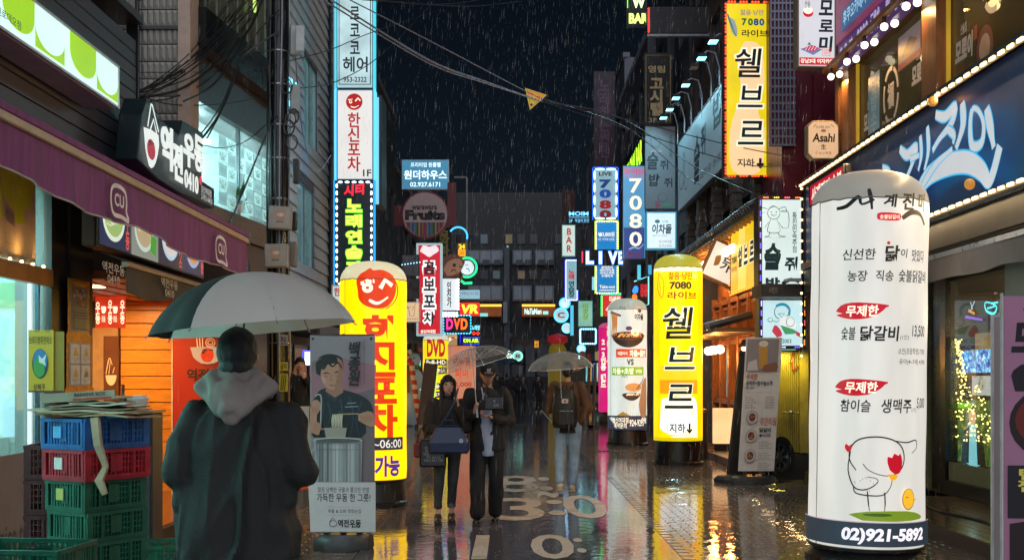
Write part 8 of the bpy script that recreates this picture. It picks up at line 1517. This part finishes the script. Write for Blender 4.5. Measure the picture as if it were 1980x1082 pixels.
# man with backpack
bm = human('man from behind in brown jacket and blue jeans with black backpack and clear umbrella', (XY(1097, 15.85), 15.85, 0), pi-.05, 1.80,
           dict(elL=(-.275, .06, 1.14), wrL=(-.17, .05, .96), elR=(.24, -.02, 1.12), wrR=(.10, -.27, 1.24), ankR=(.10, .16, .13), kneeR=(.10, .02, .50), ankL=(-.06, -.02, .09), kneeL=(-.09, -.03, .5)), vox=.009,
           torso=mat('#5a3a22', .8, var=.25, bump=.4, bscale=160), legs=(mat('#7f98b0', .75, var=.3, scale=5, bump=.3), .105, .078, .066), shoes=BEIGE, hair=short_hair, face=False, sl=1.2, lw=1.08, hem=.90, hands={'L': ((.6, .1, -.5), (0, -1, 0), .5)})
O('shirt_hem', MB().loft([(0, .0, .80, .178, .128), (0, 0, .9, .18, .13)], 24), mat('#0d0d0f', .8), bm, smooth=True)
t = thing('backpack', 'black backpack with small flag patch and white script on the walking man', 'bag', (XY(1092, 15.68), 15.66, .90), .03)
BP = mat('#0f0f11', .6, var=.25, bump=.3); m = MB().loft([(0, .0, .0, .155, .09), (0, -.02, .08, .175, .11), (0, -.02, .28, .175, .11), (0, -.01, .44, .155, .09), (0, .01, .54, .10, .05)], 24); remesh(m, 'bag_body', BP, .012, t, 5)
O('front_pocket', MB().box(-.12, .12, -.15, -.10, .03, .24), BP, t, bev=.025); O('top_loop', MB().tube([(-.03, 0, .54), (-.02, 0, .59), (.02, 0, .59), (.03, 0, .54)], .007, 5), BP, t)
for s_ in (-1, 1): O('shoulder_strap', MB().tube([(s_*.09, .02, .52), (s_*.12, .10, .58), (s_*.13, .22, .56)], .02, 6), BP, t)
b = Board(t, lambda x, z: (x, z), -.145); b.f([(-.055, .40), (.035, .40), (.035, .34), (-.055, .34)], mat('#b8b4ae', .6), 'flag_patch'); b.f(circ(-.01, .37, .016, .016, 16, 0, pi), mat('#a82030', .6), 'flag_patch'); b.f(circ(-.01, .37, .016, .016, 16, pi, 2*pi), mat('#203a7a', .6), 'flag_patch')
for x, z in ((-.042, .39), (.022, .39), (-.042, .35), (.022, .35)): b.l([[(x-.005, z), (x+.005, z+.003)]], .006, BLACK, k=1)
b = Board(t, lambda x, z: (x, z), -.153); b.t('a Sunny Mon ▬', (-.08, .245, .10, .225), mat('#b0aca6', .6), bold=.02)
umbrella('clear plastic umbrella held upright over the man with the backpack', P(1082, 680, 15.45), .46, .215, 8, [CLR2], (radians(4), radians(-4)), spin=.35, shaft=P(1086, 782, 15.58), ribm=RIBW, sag=.05, tipm=RIBW)
# far figures
DK = mat('#0e0f12', .8, var=.3); fig = [
 ('woman in a long black coat and pale shoes walking far down the lane', 1041, 51, 1.66, DK, BEIGE, long_hair, True, 0), ]
t = human(fig[0][0], (XY(1041, 51), 51, 0), 0, 1.66, dict(wrR=(.10, -.15, 1.3), elR=(.22, 0, 1.1)), vox=.022, torso=DK, legs=(DK, .10, .075, .06), shoes=BEIGE, hair=long_hair, fem=True, lw=1.3, hem=.55, sl=1.3)
t = human('man on the phone in black suit half hidden behind the poster stand', (XY(580, 16.6), 16.6, .15), .3, 1.72, dict(elL=(-.26, -.03, 1.18), wrL=(-.10, -.07, 1.53), elR=(.22, -.1, 1.2), wrR=(.05, -.18, 1.45)), vox=.012, torso=DK, legs=(DK, .1, .08, .07), shoes=BLACK, hair=short_hair, sl=1.1, hands={'L': ((.2, .1, 1), (1, 0, 0), .6), 'R': ((-.4, -.1, .8), (0, 1, 0), .7)})
for i, (px, Y, h, ang, l) in enumerate(((962, 58, 1.7, .2, 'dark figure with pale umbrella far down the street, left of the small group'), (980, 62, 1.75, 3.0, 'tall dark figure in the middle of the far group'), (972, 66, 1.6, 3.1, 'shorter dark figure behind the far group'), (1000, 64, 1.7, 3.3, 'dark figure at the right side of the far group'), (1012, 68, 1.65, .1, 'dark figure farthest back right of the group'), (905+45, 56, 1.7, 2.9, 'dark figure beside the capped man shoulder far behind'))):
    if i < 2: FP = human(l, (XY(px, Y), Y, 0), ang, h, dict(ankL=(-.12, -.1, .09), ankR=(.1, .12, .09)), vox=.026, torso=mat(['#15181f', '#241f20'][i], .8), legs=(DK, .09, .07, .06), shoes=BLACK, hair=short_hair, face=False, sl=1.1, lw=1.1, group=None); FPS = (FPS if i else [])+[FP]
    else: q = copy_tree(FPS[i % 2]); q['label'] = l; q.location = (XY(px, Y), Y, 0); q.rotation_euler = (0, 0, ang); q.scale = (h/1.75,)*3
umbrella('dark blue umbrella over the left figure of the far group', P(962, 694, 58), .5, .25, 8, [mat('#1d3a4c', .5)], (0, .1), ribm=BLACK)
umbrella('blue grey umbrella over the middle of the far group', P(984, 692, 62), .5, .25, 8, [mat('#2a4658', .5)], (0, -.1), ribm=BLACK)
umbrella('black umbrella over the right figure of the far group', P(1002, 698, 64), .5, .22, 8, [mat('#14161c', .5)], (0, .05), ribm=BLACK)
# ---------------------------------------------------------------- overhead cables, warning triangle
def cable(label, pts, r=.008, m=PLASTIC, grp='overhead cables'):
    q = [P(*p) for p in pts]; out = []
    n = len(q)
    for i in range(n-1):
        p0 = q[max(i-1, 0)]; p1 = q[i]; p2 = q[i+1]; p3 = q[min(i+2, n-1)]
        for j in range(8):
            u = j/8; out.append(.5*((2*p1)+(p2-p0)*u+(2*p0-5*p1+4*p2-p3)*u*u+(3*p1-p0-3*p2+p3)*u**3))
    out.append(q[-1]); o = O('cable', MB().tube([tuple(x) for x in out], r, 5), m); tag(o, label, 'cable', grp); return o
SIL = mat('#9a9ca6', .3, metal=.4); CA = 'black cable in the tangle between the utility pole and the left buildings'; CB_ = 'cable spanning the dark sky'
for off in ((0, 0), (3, 2), (-4, 7)):
    cable('pale silvery cable in the thick bundle running to the yellow triangle', [(640+off[0], 0+off[1], 15), (830, 116+off[1], 18), (940, 158+off[1]*.5, 20), (1050, 197, 22)], .011, SIL, 'silvery cable bundle')
cable('upper thin silvery cable from top edge to the yellow triangle', [(676, 0, 15.5), (840, 84, 18), (1000, 168, 21), (1050, 192, 22)], .009, SIL, None)
for k, pts in enumerate((((1050, 196, 22), (1230, 236, 21), (1400, 278, 19.5), (1535, 305, 17.5)), ((1050, 197, 22), (1240, 258, 21), (1440, 318, 19), (1540, 314, 17.5)), ((1050, 196, 22), (1200, 228, 22), (1340, 320, 22), (1460, 375, 19)), ((1040, 188, 22), (1210, 246, 24), (1340, 350, 24), (1440, 372, 20)))):
    cable(['upper cable from the yellow triangle to the maroon corner', 'lower cable from the yellow triangle passing the big yellow sign', 'third cable from the yellow triangle sinking to the timber pub', 'thinnest cable from the yellow triangle to the wall sign'][k], pts, .009, mat('#3c3638', .4), None)
for k, pts in enumerate((((560, 118, 15.4), (640, 96, 18), (722, 62, 21), (850, 20, 24)), ((562, 172, 15.4), (650, 158, 18), (740, 104, 20), (845, -4, 22)), ((700, 0, 16), (900, 12, 18), (1010, 2, 20)), ((730, 0, 16), (860, 8, 19), (960, -6, 21)))):
    cable(['cable from the pole box rising past the top light box', 'cable from the pole rising across the hair salon light box', 'long shallow cable grazing the top edge of the picture', 'short thin cable at the top edge left of centre'][k], pts, .008, mat('#20242c', .4), None)
for i in range(13):
    a = R.random(); x1 = 440+R.random()*90; y1 = -20+R.random()*60; x0 = 258+R.random()*20; y0 = 176+R.random()*20
    cable(CA, [(x0, y0, 13.2), ((x0+x1)/2+R.uniform(-14, 14), (y0+y1)/2+14+R.random()*22, 14), (x1, y1, 15)], .005+.004*R.random(), PLASTIC, 'tangled cables at left')
CL = ['thickest pale sided black cable swooping from the grey tiles up to the top edge', 'thinner black cable just under the thick swooping cable at upper left', 'medium black cable joining the thick swooping cable in mid tangle', 'black cable dropping in an S from the pole toward the noodle sign', 'long black cable curving down left of the pole toward the noodle sign', 'thin black cable leaving the pole high and falling to the noodle sign', 'black cable falling steeply from the pole in front of the salon glass', 'hanging black cable looping between noodle sign and pole across the salon glass', 'thin level black cable crossing under the dark floor band', 'thin level black cable across the railing glass above the tangle', 'short arched black cable end left of the pole by the glowing letters']
for ci, (pts, r) in enumerate(((((268, 190, 13.2), (350, 172, 13.8), (420, 122, 14.4), (480, 60, 15), (510, -10, 15.3)), .018), (((270, 196, 13.2), (330, 190, 13.8), (395, 160, 14.4), (440, 112, 15), (505, -10, 15.3)), .010), (((355, 196, 13.6), (405, 170, 14.2), (445, 122, 14.8), (480, 60, 15.2)), .012),
               (((540, 60, 15.3), (468, 110, 15), (455, 150, 14.8), (425, 220, 14.4), (384, 276, 13.8)), .014), (((540, 20, 15.3), (500, 60, 15), (462, 118, 14.8), (440, 190, 14.4), (400, 268, 13.8)), .010), (((525, 100, 15.3), (470, 108, 15), (430, 200, 14.4), (380, 270, 13.8)), .008),
               (((536, 225, 15.3), (512, 268, 15), (470, 370, 14.4), (440, 440, 13.8)), .012), (((384, 278, 13.8), (430, 286, 14.2), (480, 270, 14.8), (530, 226, 15.3)), .007), (((262, 180, 13.2), (330, 202, 13.8), (440, 200, 14.6), (530, 180, 15.3)), .007), (((262, 140, 13.2), (340, 140, 13.8), (430, 138, 14.6), (538, 126, 15.3)), .006), (((460, 108, 14.8), (490, 108, 15), (504, 130, 15.1), (508, 165, 15.2)), .008))):
    cable(CL[ci], [p for p in pts], r, PLASTIC, 'tangled cables at left')
cable('single cable falling from the pole past the wireless boxes behind the siding building', [(568, 60, 15.6), (584, 250, 17), (612, 330, 19), (640, 300, 21)], .008, mat('#6a7a9c', .3), None)
t = thing('warning_sign', 'small yellow triangular warning flag hanging from the cables in mid sky', 'sign', P(1030, 196, 22), 0, rot=(0, radians(18), 0)); s = 22/F
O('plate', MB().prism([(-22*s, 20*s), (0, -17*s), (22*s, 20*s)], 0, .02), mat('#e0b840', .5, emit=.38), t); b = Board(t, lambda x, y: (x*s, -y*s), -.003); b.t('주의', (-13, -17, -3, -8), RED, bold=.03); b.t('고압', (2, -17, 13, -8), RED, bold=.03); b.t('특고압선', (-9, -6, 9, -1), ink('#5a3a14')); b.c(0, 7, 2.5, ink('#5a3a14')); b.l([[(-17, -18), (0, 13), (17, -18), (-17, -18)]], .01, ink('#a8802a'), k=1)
# ---------------------------------------------------------------- rain
rn = bpy.data.materials.new('rain'); rn.use_nodes = True; N = rn.node_tree.nodes; L = rn.node_tree.links; N.clear()
a_ = N.new('ShaderNodeBsdfTransparent'); d1 = N.new('ShaderNodeBsdfDiffuse'); d2 = N.new('ShaderNodeBsdfTranslucent'); mA = N.new('ShaderNodeMixShader'); mB_ = N.new('ShaderNodeMixShader'); oo = N.new('ShaderNodeOutputMaterial')
for q in (d1, d2): q.inputs[0].default_value = (.92, .95, 1, 1)
L.new(d1.outputs[0], mA.inputs[1]); L.new(d2.outputs[0], mA.inputs[2]); mB_.inputs[0].default_value = .12; L.new(a_.outputs[0], mB_.inputs[1]); L.new(mA.outputs[0], mB_.inputs[2]); L.new(mB_.outputs[0], oo.inputs[0])
rb_ = MB()
for i in range(15000):
    Yv = 10.6+38*R.random()**1.4; hw = .46*Yv+.3; X = R.uniform(-min(hw, 9), min(hw, 9)); z = R.uniform(.05, 1.6+.36*Yv)
    if (X < -3.9 or X > 4.1) and z < 20: 
        if abs(X) > 4.3 or X < -4: continue
    l = R.uniform(.05, .11)+.14*R.random()**2; r = R.uniform(.0009, .0016)*(1+Yv*.06); dx = l*.06
    p = (X, Yv, z); q = (X+dx, Yv, z+l); mid = (X+dx*.4, Yv, z+l*.4)
    rb_.add([p, (mid[0]+r, Yv-r*.6, mid[2]), (mid[0]-r, Yv-r*.6, mid[2]), (mid[0], Yv+r, mid[2]), q], [(0, 1, 2), (0, 2, 3), (0, 3, 1), (4, 2, 1), (4, 3, 2), (4, 1, 3)])
o = O('rain', rb_, rn); o['label'] = 'falling rain drops across the whole street'; o['category'] = 'rain'; o['kind'] = 'stuff'
sp = MB()
for i in range(1500):
    Yv = 10+18*R.random()**1.3; X = R.uniform(-3.2, 3.9); 
    for k in range(2): sp.ell((X+R.gauss(0, .02), Yv+R.gauss(0, .02), .006+abs(R.gauss(0, .02))), (.003, .003, .005), 5, 3)
o = O('rain_splashes', sp, mat('#c8d0d8', .05, trans=.6, var=0)); o['label'] = 'tiny splashing drops on the wet paving'; o['category'] = 'rain'; o['kind'] = 'stuff'
# falling leaves / litter flecks on the wet paving near the beer poster
for _m in _TC.values(): bpy.data.meshes.remove(_m)
bpy.data.objects.remove(_ob); bpy.data.curves.remove(_cu); bpy.data.scenes.remove(SHOP)
